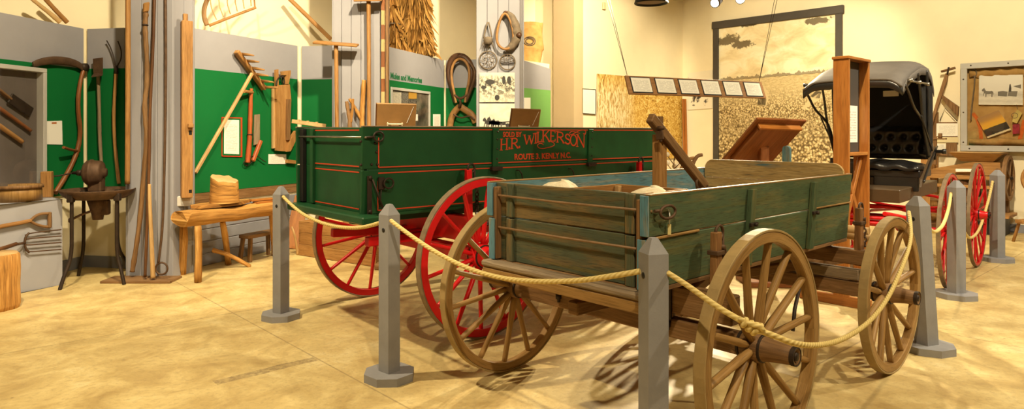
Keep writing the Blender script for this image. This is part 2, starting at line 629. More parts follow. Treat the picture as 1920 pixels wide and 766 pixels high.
# the bright bay of the left wall, standing forward of the rest
PB = ray(CR, CR - DL * 5, 1088)
m = MB(); pts, n = slab(PB, CR, 0, CEIL, 1.15); m.prism(pts, n); struct(m, 'wall_left.001', M['cream'])
pa = ray(CR, CR - DL * 5, 1091) + NL * .03
pb = ray(CR + NL * .03, CR - DL * 5 + NL * .03, 1076)
m = MB(); pts, n = slab(pb, pa, 0, CEIL, .5); m.prism(pts, n); struct(m, 'trim_1', M['tan'])
# the folded partition below, with a ledge on top
Q = [V(q) for q in ((-5.53, 3.5, 0), (-4.77, 7.72, 0), (-3.55, 7.5, 0), (-2.744, 9.25, 0), (-1.6, 9.1, 0), (-.871, 11.05, 0), (.25, 10.75, 0), (.917, 11.62, 0))]
HP = 2.745
plan = Q + [V((.45, 12.15, 0)), CU - DL * 14.5 + NL * .02]
m = MB(); m.prism(plan, Z * HP, grain=(1, 0, 0)); struct(m, 'wall_left.002', M['cream'])
def nrm(a, b):
    d = (b - a).normalized()
    return V((d.y, -d.x, 0))                   # towards the room
def panel(a, b, label, holes=None, zb=.855, zm=2.285, zt=HP, lower=None, lift=.004, zt2=None):
    n = nrm(a, b)
    a, b = a + n * (lift), b + n * (lift)
    m = MB()
    th = n * .022
    m.m = 0
    m.prism([a + Z * zm, b + Z * zm, b + Z * (zt2 or zt), a + Z * zt], th)
    m.m = 1
    m.prism([a + Z * zb, b + Z * zb, b + Z * zm, a + Z * zm], th)
    return tag(m.build('display_board', [M['grey'], lower or M['green']]), label, 'panel', 'grey and green display panels along the left wall')
PANEL = {}
def pan(k, pxa, pxb, label, **kw):
    a, b = Q[k], Q[k + 1]
    pa = a if pxa is None else ray(a, b, pxa)
    pb = b if pxb is None else ray(a, b, pxb)
    PANEL[k] = (pa, pb, nrm(a, b), (b - a).normalized())
    return panel(pa, pb, label, **kw)
pan(0, None, 153, 'grey over green display panel behind the scythe and glass case at left edge')
pan(1, 167, 236, 'narrow grey over green display panel behind the hoe and two-tined fork')
pan(2, 350, 555, 'wide grey over green display panel behind the wooden hay rake')
pan(3, 567, 640, 'grey over green display panel left of the T-shaped wooden pusher')
pan(4, 725, 830, 'grey over green display panel lettered Mules and Memories')
pan(5, 837, 900, 'narrow display panel behind the hanging collar left of the photo column')
pan(6, 975, None, 'grey over pale green display panel under the standing burlap sack', lower=M['pale_green'], zt2=2.66)
def onp(k, px, py, off=.03):
    """point on panel k's face at a pixel, off metres in front of the panel"""
    pa, pb, n, d = PANEL[k]
    p = ray(pa + n * off, pb + n * off, px)
    return V((p.x, p.y, zat(py, p.y)))
# board band and clapboards under the wide panel
a, b = ray(Q[2], Q[3], 352), Q[3]
n = nrm(a, b); d = (b - a).normalized(); L = (b - a).length
m = MB(); m.box(a + d * L / 2 + n * .014 + Z * .795, (L, .02, .115), (d, n, Z)); struct(m, 'trim_2', M['oldwood'])
m = MB()
for i in range(5):
    m.box(a + d * L / 2 + n * .014 + Z * (.07 + i * .142), (L, .02, .136), (d, n, Z), .006)
struct(m, 'trim_3', paint('grey_siding', (.24, .24, .27), .08, .6))
# baseboards
def base(name, p, q, off=.0):
    p, q = V(p), V(q)
    m = MB()
    pts, n = slab(p, q, 0, .13, -.02)
    m.prism(pts, n); struct(m, name, M['base'])
base('baseboard_left', Q[0], Q[1]); base('baseboard_left.001', Q[1], Q[2]); base('baseboard_right', CR, R2)
# ------------------------------------------------------------------ columns: boxed in with upright planks
def column(name, f1, f2, b2, b1, np_front):
    m = MB()
    f1, f2, b2, b1 = [V((*p, 0)) for p in (f1, f2, b2, b1)]
    c = (f1 + f2 + b1 + b2) / 4
    for (p, q, k) in ((f1, f2, np_front), (f2, b2, 2), (b2, b1, 1), (b1, f1, 2)):
        d = (q - p) / k
        n = V((d.y, -d.x, 0)).normalized()
        for i in range(k):
            x0, x1 = p + d * i, p + d * (i + 1)
            mid = (x0 + x1) / 2 - n * .02
            m.box(mid + Z * (CEIL / 2), (d.length - .004, .04, CEIL), (d.normalized(), n, Z), .004)
    return struct(m, name, M['grey'])
column('column', (-3.987, 7.15), (-3.478, 7.15), (-3.36, 7.42), (-3.9, 7.45), 3)
column('column.001', (-2.168, 8.75), (-1.531, 8.75), (-1.452, 9.02), (-2.12, 9.05), 5)
column('column.002', (-.314, 10.2), (.347, 10.2), (.429, 10.45), (-.30, 10.5), 4)
# ------------------------------------------------------------------ wagon materials
def worn_blue(name, base, base2, wear, light, amount=.5, sc=1.0, yel=None):
    """old paint worn through to the boards along the grain"""
    t = NT(name, .6, spec=.3)
    g = t.noise(t.coord('UV', (1.0 * sc, 9 * sc, 1)), 2.4, 6, .65, .7)
    g2 = t.noise(t.coord('UV', (.8, 2.4, 1)), 2.2, 3, .6)
    fine = t.noise(t.coord('UV', (5, 110, 1)), 2.0, 2)
    p = t.mix(t.ramp(g2, [(.35, 0.0), (.65, 1.0)]), base, base2)
    w = t.mix(t.ramp(g, [(.4, 0.0), (.6, 1.0)]), wear, light)
    f = t.ramp(t.math('ADD', t.math('MULTIPLY', g, .6), t.math('MULTIPLY', g2, .4)), [(.52 - .12 * amount, 0.0), (.62 - .12 * amount, 1.0)])
    c = t.mix(f, p, w)
    if yel:
        y = t.ramp(t.noise(t.coord('UV', (.5, 14, 1), (3, 1, 0)), 1.6, 4, .6), [(.56, 0.0), (.64, .8)])
        c = t.mix(y, c, yel)
    c = t.mix(t.ramp(fine, [(.32, .6), (.48, 0.0)]), c, (.03, .025, .015))
    t.col(c)
    t.bump(t.math('ADD', g, t.math('MULTIPLY', fine, .5)), .3, .004)
    return t.m
M['side_teal'] = worn_blue('worn_teal_side_paint', (.060, .100, .050), (.095, .135, .068), (.115, .115, .042), (.15, .145, .06), .05, 1, (.11, .115, .04))
M['side_blue'] = worn_blue('faded_blue_inside_paint', (.085, .19, .24), (.13, .25, .28), (.10, .12, .11), (.26, .27, .22), .15)
M['tail_worn'] = worn_blue('worn_tail_paint', (.075, .095, .058), (.105, .11, .06), (.13, .085, .033), (.20, .135, .055), .35, .8, (.17, .13, .035))
M['board_worn'] = worn_blue('bare_board_blue_traces', (.10, .20, .22), (.20, .25, .22), (.46, .30, .11), (.62, .44, .19), 1.6)
M['edge_blue'] = worn_blue('edge_blue_paint', (.10, .24, .32), (.13, .27, .33), (.2, .2, .14), (.3, .28, .2), .1)
M['rod'] = paint('rusty_tan_rod', (.26, .15, .07), .25, .5, .2, 14, .4)
M['tyre_tan'] = paint('dusty_tan_tyre', (.34, .235, .10), .18, .6, .3, 9, .25)
M['stakewood'] = wood('brown_stake_wood', (.14, .06, .02), (.26, .125, .045), (.35, .18, .07), .6)
M['tyre_rust'] = paint('rusty_grey_tyre', (.24, .17, .10), .3, .6, .4, 12, .35, .2)
def ss(o, i, name, mb, mat):
    return mb.build(name, mat, o)
def make_wheel(par, x, y, R, out, nsp, mrim, mtyre, mspoke, mhub, tread=.05, fel=.055, nose=.20, hub_r=.062, dish=.045, tilt=0.0, ph=0.0, cap=None, spr=.016, inner=.12):
    """wheel turning about the wagon's cross axis; out = +1/-1 outward side. Felloe ring is the part, the rest its sub-parts"""
    c = V((x, y, R))
    ax = V((0, out, 0))
    a = (ax + Z * (-tilt)).normalized()
    fx, fy, fz = frame(a)
    m = MB(); m.annulus(c, a, R - fel, R - .011, tread, 56)
    w = m.build('wheel', mrim, par)
    m = MB(); m.annulus(c, a, R - .011, R, tread + .004, 56); m.build('tire', mtyre, w)
    hc = c - a * dish
    m = MB()
    m.lathe(hc, a, [(-inner, 0), (-inner, hub_r * .72), (-.05, hub_r * .95), (-.035, hub_r * 1.12), (.035, hub_r * 1.12), (.05, hub_r * .95), (.07, hub_r * .86), (nose * .7, hub_r * .72), (nose, hub_r * .64), (nose, hub_r * .5), (nose - .012, hub_r * .42), (nose - .012, 0)], 20)
    m.build('hub', mhub, w)
    m = MB()
    for t in (-.055, .045): m.annulus(hc + a * t, a, hub_r * .9, hub_r * 1.05, .014, 24)
    m.annulus(hc + a * (nose - .008), a, hub_r * .6, hub_r * .70, .022, 24)
    m.lathe(hc, a, [(nose - .014, 0), (nose - .014, hub_r * .34), (nose + .002, hub_r * .30), (nose + .004, 0)], 12)
    m.build('hub_band', cap or M['iron'], w)
    for i in range(nsp):
        an = ph + 2 * PI * i / nsp
        dr = fy * math.cos(an) + fz * math.sin(an)
        p0 = hc + dr * (hub_r * .9) + a * (.010 if i % 2 else -.010)
        p1 = c + dr * (R - fel + .012)
        q = [p0 + (p1 - p0) * k for k in (0, .12, .5, .9, 1)]
        m = MB(); m.tube(q, [spr * 1.0, spr * 1.18, spr * 1.02, spr * .95, spr * .9], 8, sx=.80, up=a)
        m.build('spoke', mspoke, w)
    return w
def beam(par, name, p0, p1, w, h, mat, bev=.006, up=Z):
    m = MB(); m.bar(p0, p1, w, h, up, bev)
    return m.build(name, mat, par)
def ring_pts(c, r, n1, n2, k=18, a0=0, a1=2 * PI):
    return [V(c) + V(n1) * (r * math.cos(a0 + (a1 - a0) * i / k)) + V(n2) * (r * math.sin(a0 + (a1 - a0) * i / k)) for i in range(k if abs(a1 - a0) > 6.28 else k + 1)]
X, Y = V((1, 0, 0)), V((0, 1, 0))
class Side:
    """flared wagon side: y of the outer face at a height"""
    def __init__(s, W, zb, zt, fl): s.W, s.zb, s.zt, s.fl = W, zb, zt, fl
    def near(s, z): return -s.fl * (z - s.zb) / (s.zt - s.zb)
    def far(s, z): return s.W - s.near(z)
def side_board(m, sd, x0, x1, z0, z1, far=False, th=.024, bev=.004):
    P = []
    for x in (x0, x1):
        ys = [(sd.near(z0), sd.near(z1)), (sd.near(z0) + th, sd.near(z1) + th)]
        if far: ys = [(sd.far(z0) - th, sd.far(z1) - th), (sd.far(z0), sd.far(z1))]
        for (ya, yb) in ys:
            P += [(x, ya, z0), (x, yb, z1)]
    m.hexa(P, bev, 0)
def cross_board(m, sd, x, th, z0, z1, ins=.026, bev=.004):
    P = []
    for xx in (x, x + th):
        P += [(xx, sd.near(z0) + ins, z0), (xx, sd.near(z1) + ins, z1), (xx, sd.far(z0) - ins, z0), (xx, sd.far(z1) - ins, z1)]
    m.hexa(P, bev, 1)
# ------------------------------------------------------------------ BLUE WAGON (in front)
BO = V((.6707, 3.0269, 0))
BW, BL, BZB, BZM, BZT = 1.056, 2.334, .828, 1.070, 1.267
blue = thing('farm_wagon', 'small weathered blue green farm wagon with bare wooden wheels, nearest the camera', 'wagon', BO, TH)
bs = Side(BW, BZB, BZT, .032)
for far in (False, True):
    for (z0, z1) in ((BZB, BZM - .004), (BZM + .004, BZT)):
        m = MB(); side_board(m, bs, 0, BL, z0, z1, far)
        o = m.build('side_board', M['side_blue'] if far else M['side_teal'], blue)
        m = MB(); y = (bs.far if far else bs.near)((z0 + z1) / 2); sgn = 1 if far else -1
        yy = y - sgn * .012
        m.box((-.004, yy + sgn * (-.010), (z0 + z1) / 2), (.010, .046, z1 - z0 - .008), (X, Y, Z), .002)
        m.build('painted_end', M['edge_blue'], o)
m = MB()                                            # bare rubbed top edge of the near side
m.hexa([(0, bs.near(BZT) - .001, BZT - .004), (0, bs.near(BZT) - .001, BZT + .004), (0, bs.near(BZT) + .026, BZT - .004), (0, bs.near(BZT) + .026, BZT + .004), (BL, bs.near(BZT) - .001, BZT - .004), (BL, bs.near(BZT) - .001, BZT + .004), (BL, bs.near(BZT) + .026, BZT - .004), (BL, bs.near(BZT) + .026, BZT + .004)], .002, 0)
m.hexa([(0, bs.far(BZT) - .026, BZT - .004), (0, bs.far(BZT) - .026, BZT + .004), (0, bs.far(BZT) + .001, BZT - .004), (0, bs.far(BZT) + .001, BZT + .004), (BL, bs.far(BZT) - .026, BZT - .004), (BL, bs.far(BZT) - .026, BZT + .004), (BL, bs.far(BZT) + .001, BZT - .004), (BL, bs.far(BZT) + .001, BZT + .004)], .002, 0)
m.build('top_edge', M['wheelwood'], blue)
for x in (.915, 1.70):
    for far in (False, True):
        f = bs.far if far else bs.near
        sg = 1 if far else -1
        m = MB()
        m.hexa([(x + dx, f(z) + sg * e, z) for dx in (-.024, .024) for e in ((0, .022) if far else (.022, 0)) for z in (BZB + .0, BZT - .02)][:8], .003, 2)
        # keep the cleat proud of the board
        m = MB()
        P = []
        for dx in (-.026, .026):
            for e in (.001, .030):
                for z in (BZB, BZT - .022):
                    P.append((x + dx, f(z) + sg * e, z))
        m.hexa(P, .003, 2)
        c = m.build('cleat', M['side_teal'], blue)
        m = MB()
        m.box((x, f(BZM) + sg * .036, BZM - .015), (.078, .016, .020), None, .003)
        m.lathe((x, f(BZM), BZM - .015), (0, sg, 0), [(.04, 0), (.04, .011), (.056, .011), (.056, 0)], 6)
        m.build('strap', M['iron'], c)
m = MB()                                            # iron strip under the upper board, near side
m.bar((0, bs.near(BZM) - .004, BZM - .004), (.42, bs.near(BZM) - .004, BZM - .002), .012, .012, Z, .003)
m.build('edge_strip', M['wheelwood'], blue)
m = MB(); m.bar((1.75, bs.near(BZM) - .004, BZM + .004), (BL, bs.near(BZM) - .004, BZM + .004), .010, .010, Z, .003)
m.build('edge_strip', M['wheelwood'], blue)
# tailgate of two boards, set in between the side ends
tg = MB(); cross_board(tg, bs, .045, .022, BZB, BZM - .002)
tg1 = tg.build('tailgate_board', M['tail_worn'], blue)
tg = MB(); cross_board(tg, bs, .045, .022, BZM + .004, BZT - .002)
tg2 = tg.build('tailgate_board', M['tail_worn'], blue)
for y in (.105, BW - .125):
    for (z0, z1) in ((BZB, BZM - .003), (BZM + .006, BZT - .004)):
        m = MB(); m.box((.036, y, (z0 + z1) / 2), (.020, .052, z1 - z0), None, .003, 2); m.build('tailgate_cleat', M['tail_worn'], blue)
for y in (.034, BW - .030):
    m = MB(); m.box((.022, y, (BZB + BZT) / 2 - .01), (.04, .03, BZT - BZB - .03), None, .003, 2); m.build('corner_strip', M['oldwood'], blue)
for z in (1.015, 1.195):
    m = MB(); m.tube([(.014, -.030, z), (.014, BW * .5, z - .004), (.014, BW - .01, z)], .0060, 8); r = m.build('end_rod', M['rod'], blue)
    if z > 1.1:
        m = MB(); m.tube(ring_pts((.115, -.048, z - .01), .030, X * 2.0, Z, 20), .007, 8, True)
        m.tube([(.02, -.04, z), (.06, -.045, z)], .008, 8)
        m.build('eye_hook', M['rust'], r)
    else:
        m = MB(); m.lathe((.020, -.035, z), (0, -1, 0), [(0, 0), (0, .014), (.016, .014), (.016, 0)], 6); m.build('nut', M['iron'], r)
m = MB(); m.box((BL / 2, BW / 2, BZB - .012), (BL, BW - .002, .022), None, .002, 0); m.build('bed', M['oldwood'], blue)
m = MB(); m.box((-.012, BW / 2 - .02, BZB - .018), (.085, BW + .10, .034), None, .010, 1); m.build('tail_sill', M['grain_grey'], blue)
m = MB(); m.box((-.012, BW / 2 - .02, BZB - .066), (.07, BW + .09, .060), None, .008, 1); m.build('sill_rail', M['wheelwood'], blue)
for y in (.14, BW - .14):
    beam(blue, 'bed_sill', (.0, y, BZB - .045), (BL, y, BZB - .045), .06, .045, M['oldwood'])
# front endgate, taller than the sides, with rounded shoulders
def endgate_outline(x):
    za, zb_, r = 1.20, 1.338, .07
    y0, y1 = bs.near(1.2) + .03, bs.far(1.2) - .03
    P = [V((x, y0, za)), V((x, y1, za))]
    for k in range(7):
        a = PI / 2 * k / 6
        P.append(V((x, y1 - r + r * math.cos(a), zb_ - r + r * math.sin(a))))
    for k in range(7):
        a = PI / 2 * k / 6
        P.append(V((x, y0 + r - r * math.sin(a), zb_ - r + r * math.cos(a))))
    return P
m = MB(); m.prism(endgate_outline(BL - .06), (.026, 0, 0), (0, 1, 0)); eg = m.build('endgate_board', M['board_worn'], blue)
m = MB(); cross_board(m, bs, BL - .058, .024, 1.02, 1.197, .03); m.build('endgate_board', M['board_worn'], blue)
m = MB(); cross_board(m, bs, BL - .058, .024, BZB, 1.016, .03); m.build('endgate_board', M['board_worn'], blue)
m = MB()                                            # round-topped stake behind the endgate
sx, sy = BL + .03, .44
o2 = [V((sx, sy - .028, .80)), V((sx, sy + .028, .80))] + [V((sx, sy + .028 * math.cos(a), 1.425 + .028 * math.sin(a))) for a in [PI * k / 8 for k in range(9)]]
m.prism(o2, (.03, 0, 0), (0, 0, 1)); m.build('front_stake', M['side_blue'], blue)
# running gear
RR, RF, RX, FX_ = .552, .502, .455, 2.282
yN, yF = BW / 2 - .862, BW / 2 + .862
kw = dict(mrim=M['wheelwood'], mtyre=M['tyre_tan'], mspoke=M['wheelwood'], mhub=M['oldwood'], cap=M['iron'], spr=.0205, fel=.062)
make_wheel(blue, RX, yN, RR, -1, 14, ph=.12, nose=.20, **kw)
make_wheel(blue, RX, yF, RR, 1, 14, ph=.32, nose=.20, **kw)
yN2, yF2 = BW / 2 - .819, BW / 2 + .819
make_wheel(blue, FX_, yN2, RF, -1, 14, ph=.2, nose=.20, **kw)
make_wheel(blue, FX_, yF2, RF, 1, 14, ph=.1, nose=.20, **kw)
beam(blue, 'axle', (RX, yN + .03, RR), (RX, yF - .03, RR), .085, .095, M['oldwood'])
beam(blue, 'axle', (FX_, yN2 + .03, RF), (FX_, yF2 - .03, RF), .085, .095, M['oldwood'])
beam(blue, 'bolster', (RX, -.20, .70), (RX, BW + .20, .70), .085, .14, M['oldwood'])
beam(blue, 'bolster', (FX_, -.16, .715), (FX_, BW + .16, .715), .085, .10, M['oldwood'])
beam(blue, 'bolster', (FX_ - .02, -.11, .60), (FX_ - .02, BW + .11, .60), .075, .07, M['grain_grey'])
beam(blue, 'reach', (RX - .35, BW / 2, .63), (FX_ + .1, BW / 2, .60), .07, .07, M['oldwood'])
for s in (-1, 1):
    beam(blue, 'hound', (RX - .05, BW / 2 + s * .38, .635), (1.35, BW / 2 + s * .06, .625), .05, .06, M['oldwood'])
    beam(blue, 'hound', (1.75, BW / 2 + s * .10, .605), (FX_ + .55, BW / 2 + s * .34, .60), .05, .065, M['oldwood'])
for (x, zt) in ((RX, 1.065), (FX_, 1.045)):
    for s, y in ((-1, -.095), (1, BW + .095)):
        m = MB(); m.hexa([(x - .032, y - .022, .66), (x - .026, y - .018, zt), (x - .032, y + .022, .66), (x - .026, y + .018, zt), (x + .032, y - .022, .66), (x + .026, y - .018, zt), (x + .032, y + .022, .66), (x + .026, y + .018, zt)], .004, 2)
        st = m.build('stake', M['stakewood'], blue)
        m = MB()
        m.tube(ring_pts((x + .03, y, zt - .005), .034, X, Z, 18), .008, 8, True)
        m.tube([(x + .064, y, zt - .01), (x + .066, y, zt - .09), (x + .05, y, zt - .13)], .007, 8)
        m.lathe((x + .03, y - .03, zt - .075), (0, 1, 0), [(0, 0), (0, .012), (.06, .012), (.06, 0)], 8)
        m.box((x, y, zt - .10), (.075, .058, .022), None, .003)
        m.build('stake_iron', M['rust'], st)
        m = MB()
        for k in range(7):
            cz = zt - .10 - k * .030
            n1 = X if k % 2 else Y
            m.tube(ring_pts((x + .055 + .004 * k, y + s * .01, cz), .019, n1 * .62, Z, 12), .0045, 6, True)
        m.build('chain', M['rust'], st)
# irons under the bed
m = MB(); m.tube([(1.05, .05, .80), (1.00, .03, .68), (.98, .02, .52), (1.02, .0, .40)], .011, 8); m.build('brake_iron', M['iron'], blue)
m = MB(); m.tube([(1.95, .15, .55), (1.75, .10, .42), (1.68, .08, .30)], .012, 8); m.build('brake_iron', M['iron'], blue)
m = MB(); m.box((FX_ + .06, .28, .52), (.035, .02, .22), None, .003); m.lathe((FX_ + .06, .28, .39), -Z, [(0, 0), (0, .02), (.012, .024), (.03, .010), (.07, .006), (.07, 0)], 8); m.build('draw_bolt', M['iron'], blue)
for y in (.15, BW - .15):
    m = MB(); m.box((RX - .05, y, .72), (.012, .05, .24), None, .002); m.lathe((RX - .05, y, .59), -Z, [(0, 0), (0, .018), (.03, .018), (.03, .009), (.05, .009), (.05, 0)], 8); m.build('clip_iron', M['iron'], blue)
# tongue hounds and the two pale singletree poles carried across the front
for k, (x, z) in enumerate(((BL + .20, .86), (BL + .30, .80))):
    m = MB(); m.tube([(x, -.07, z), (x, .2, z + .004), (x, .5, z), (x, .85, z)], [.026, .032, .034, .030], 12); m.build('singletree', M['pale'], blue)
beam(blue, 'tongue', (FX_ + .10, BW / 2, .60), (FX_ + .75, BW / 2, .57), .075, .08, M['wheelwood'])
# ------------------------------------------------------------------ GREEN WAGON
GO = V((-.9587, 4.7101, 0))
THG = .7016
GU = V((math.cos(THG), math.sin(THG), 0)); GV = V((-math.sin(THG), math.cos(THG), 0))
GW, GL, GZB, GZM, GZT = 1.103, 3.52, .969, 1.285, 1.592
green = thing('farm_wagon', 'large dark green farm wagon with red wheels and red painted lettering', 'wagon', GO, THG)
gs = Side(GW, GZB, GZT, .021)
def side_at(px, py, off=.0):
    """(x, z) on the green wagon's near side through a pixel"""
    r = (px - CX) / FPX
    y0 = gs.near(1.4) - off
    b = GO + GV * y0
    a = (r * b.y - b.x) / (GU.x - r * GU.y)
    d = b.y + a * GU.y
    return a, zat(py, d)
def stripe(m, sd, x0, z0, x1, z1, w=.009, far=False):
    """a painted line on the near side"""
    n = .0015
    p0, p1 = V((x0, sd.near(z0) - n, z0)), V((x1, sd.near(z1) - n, z1))
    m.bar(p0, p1, .0022, w, Z if abs(x1 - x0) > .01 else X, .0002) if abs(x1 - x0) > .01 else m.box((p0 + p1) / 2, (w, .0022, abs(z1 - z0)), None, .0002)
for far in (False, True):
    for k, (z0, z1) in enumerate(((GZB, GZM - .004), (GZM + .004, GZT))):
        m = MB(); side_board(m, gs, 0, GL, z0, z1, far, .026)
        m.m = 1
        if not far:
            if k == 1:
                stripe(m, gs, .13, z1 - .018, GL - .05, z1 - .018); stripe(m, gs, .13, z0 + .012, GL - .05, z0 + .012); stripe(m, gs, .13, z0 + .012, .13, z1 - .018)
            else:
                stripe(m, gs, .13, z1 - .022, GL - .05, z1 - .022); stripe(m, gs, .13, z0 + .022, GL - .05, z0 + .022); stripe(m, gs, .13, z0 + .022, .13, z1 - .022)
        m.build('side_board', [M['wgreen'], M['line']], green)
m = MB()
for far in (False, True):
    f = gs.far if far else gs.near
    m.box((GL / 2, f(GZT) + (-.013 if far else .013), GZT + .003), (GL, .030, .008), None, .002, 0)
m.build('top_edge', M['grain_grey'], green)
# tailgate
tgm = []
for (z0, z1) in ((GZB, GZM - .002), (GZM + .002, GZT - .004)):
    m = MB(); cross_board(m, gs, .055, .024, z0, z1, .028)
    m.m = 1
    zs = (z0 + .025, z1 - .022) if z0 < GZM - .01 else (z0 + .016, z1 - .02)
    for z in zs: m.box((.0545, GW / 2 - .02, z), (.003, GW - .30, .009), None, .0003)
    m.build('tailgate_board', [M['wgreen'], M['line']], green)
for y in (.035, GW - .22):
    m = MB(); m.box((.042, y, (GZB + GZT) / 2), (.028, .05, GZT - GZB - .02), None, .004, 2); m.build('tailgate_cleat', M['wgreen'], green)
for y in (GW - .05,):
    m = MB(); m.box((.036, y, (GZB + GZT) / 2), (.034, .06, GZT - GZB - .02), None, .004, 2); m.build('corner_strip', M['black'], green)  # black upright strip at the far rear corner
m = MB(); m.tube([(.022, -.04, GZT - .075), (.022, GW + .02, GZT - .075)], .007, 8); r = m.build('end_rod', M['steel'], green)
m = MB(); m.tube(ring_pts((.115, -.045, GZT - .07), .034, X * 1.2, Z, 20), .007, 8, True); m.tube([(.022, -.035, GZT - .075), (.085, -.045, GZT - .072)], .008, 8); m.build('eye_hook', M['iron'], r)
m = MB(); m.tube(ring_pts((.20, -.040, GZM - .10), .036, X * 1.1, Z, 20), .007, 8, True); m.box((.15, -.02, GZM - .10), (.05, .02, .09), None, .004); m.tube([(.15, -.02, GZM - .14), (.14, -.018, GZM - .27)], .006, 6); m.build('ring_latch', M['iron'], green)
m = MB(); m.box((.055, -.020, GZB + .13), (.034, .016, .29), None, .003)
for z in (.02, .26): m.lathe((.055, -.02, GZB + z), (0, -1, 0), [(0, 0), (0, .014), (.018, .014), (.018, 0)], 8)
m.tube([(.07, -.035, GZB + .25), (.17, -.045, GZB - .01)], .008, 8); m.tube([(.17, -.045, GZB - .01), (.18, -.04, GZB - .05)], .012, 8)
m.build('corner_latch', M['iron'], green)
m = MB(); m.box((-.010, GW / 2 - .08, GZB - .025), (.14, GW + .17, .055), None, .010, 1); m.build('tail_sill', M['wgreen'], green)
m = MB(); m.box((GL / 2, GW / 2, GZB - .014), (GL, GW - .004, .024), None, .002, 0); m.build('bed', M['wgreen'], green)
m = MB(); cross_board(m, gs, GL - .05, .026, GZB, GZT - .004, .03); m.build('endgate_board', M['wgreen'], green)
for y in (.16, GW - .16): beam(green, 'bed_sill', (0, y, GZB - .055), (GL, y, GZB - .055), .06, .055, M['wgreen'])
# side cleats with bolts and lock brackets
for px in (927, 1105):
    a, _ = side_at(px, 300)
    for far in (False, True):
        f = gs.far if far else gs.near
        sg = 1 if far else -1
        P = []
        for dx in (-.030, .030):
            for e in (.001, .022):
                for z in (GZM - .05, GZT - .01): P.append((a + dx, f(z) + sg * e, z))
        m = MB(); m.hexa(P, .003, 2); c = m.build('cleat', M['wgreen'], green)
        m = MB()
        for z in (GZM + .05, GZM + .13, GZM + .21, GZT - .035): m.lathe((a + .012, f(z) + sg * .02, z), (0, sg, 0), [(0, 0), (0, .010), (.005, .008), (.008, 0)], 8)
        m.build('bolt', M['iron'], c)
        m = MB(); m.box((a, f(GZM) + sg * .03, GZM - .03), (.11, .045, .035), None, .006); m.build('lock_bracket', M['iron'], c)
for (px, py) in ((676, 265), (703, 268), (697, 308), (708, 308), (706, 285), (677, 309)):
    a, z = side_at(px, py)
    m = MB(); m.lathe((a, gs.near(z) - .001, z), (0, -1, 0), [(0, 0), (0, .011), (.006, .008), (.008, 0)], 8); m.build('bolt', M['iron'], green)
for (px, py) in ((972, 325), (1069, 322)):
    a, z = side_at(px, py)
    m = MB(); m.tube([(a - .03, -.02, z + .03), (a - .02, -.05, z + .03), (a, -.055, z), (a + .02, -.05, z - .05), (a + .02, -.02, z - .12)], .006, 8); m.build('chain_hook', M['iron'], green)
# lettering: serif capitals drawn stroke by stroke
def arc(cx, cy, rx, ry, a0, a1, k=10):
    return [(cx + rx * math.cos(a0 + (a1 - a0) * i / k), cy + ry * math.sin(a0 + (a1 - a0) * i / k)) for i in range(k + 1)]
GLYPH = {
    'H': [([(.2, 0), (.2, 1)], 1), ([(.8, 0), (.8, 1)], 1), ([(.2, .5), (.8, .5)], .6)],
    'R': [([(.2, 0), (.2, 1)], 1), ([(.2, .96)] + arc(.5, .73, .3, .23, PI / 2, -PI / 2) + [(.2, .5)], .8), ([(.45, .5), (.92, 0)], 1)],
    'W': [([(.1, 1), (.30, 0)], 1), ([(.30, 0), (.5, .8)], .6), ([(.5, .8), (.70, 0)], 1), ([(.70, 0), (.9, 1)], .6)],
    'I': [([(.5, 0), (.5, 1)], 1)],
    'L': [([(.25, 0), (.25, 1)], 1), ([(.25, .04), (.85, .04), (.85, .25)], .6)],
    'K': [([(.2, 0), (.2, 1)], 1), ([(.2, .42), (.85, 1)], .6), ([(.42, .62), (.92, 0)], 1)],
    'E': [([(.22, 0), (.22, 1)], 1), ([(.22, .04), (.85, .04), (.85, .22)], .6), ([(.22, .96), (.82, .96), (.82, .78)], .6), ([(.22, .5), (.65, .5)], .6)],
    'S': [(arc(.5, .74, .30, .23, .35, PI * 1.5 - .2, 12) + arc(.5, .26, .32, .24, PI / 2 - .2, -PI + .35, 12), .9)],
    'O': [(arc(.5, .5, .38, .48, 0, 2 * PI, 20), .9)],
    'N': [([(.15, 0), (.15, 1)], .7), ([(.15, 1), (.85, 0)], 1), ([(.85, 0), (.85, 1)], .7)],
    '.': [([(.5, 0), (.5, .14)], 1.2)],
}
SERIF = {'H': [(.2, 0), (.2, 1), (.8, 0), (.8, 1)], 'R': [(.2, 0), (.92, 0), (.16, 1)], 'W': [(.1, 1), (.9, 1), (.5, .85)], 'I': [(.5, 0), (.5, 1)], 'L': [(.25, 0), (.25, 1)], 'K': [(.2, 0), (.2, 1), (.85, 1), (.92, 0)], 'N': [(.15, 0), (.12, 1), (.85, 1)], 'E': [(.18, 0), (.18, 1)]}
def letter(m, ch, box, wgt):
    l, r, t, b, t2, b2 = box
    def mp(p):
        k = p[0]
        px = l + (r - l) * k
        py = (b + (b2 - b) * k) * (1 - p[1]) + (t + (t2 - t) * k) * p[1]
        a, z = side_at(px, py)
        return V((a, gs.near(z) - .002, z))
    for pts, wk in GLYPH[ch]:
        q = [mp(p) for p in pts]
        for i in range(len(q) - 1):
            d = (q[i + 1] - q[i]).normalized() * wgt * wk * .22
            m.bar(q[i] - d, q[i + 1] + d, .002, wgt * wk, V((0, 1, 0)).cross(q[i + 1] - q[i]), .0002)
    for p in SERIF.get(ch, []):
        c = mp(p)
        m.box(c, (wgt * 2.3, .002, wgt * .42), None, .0002)
m = MB()
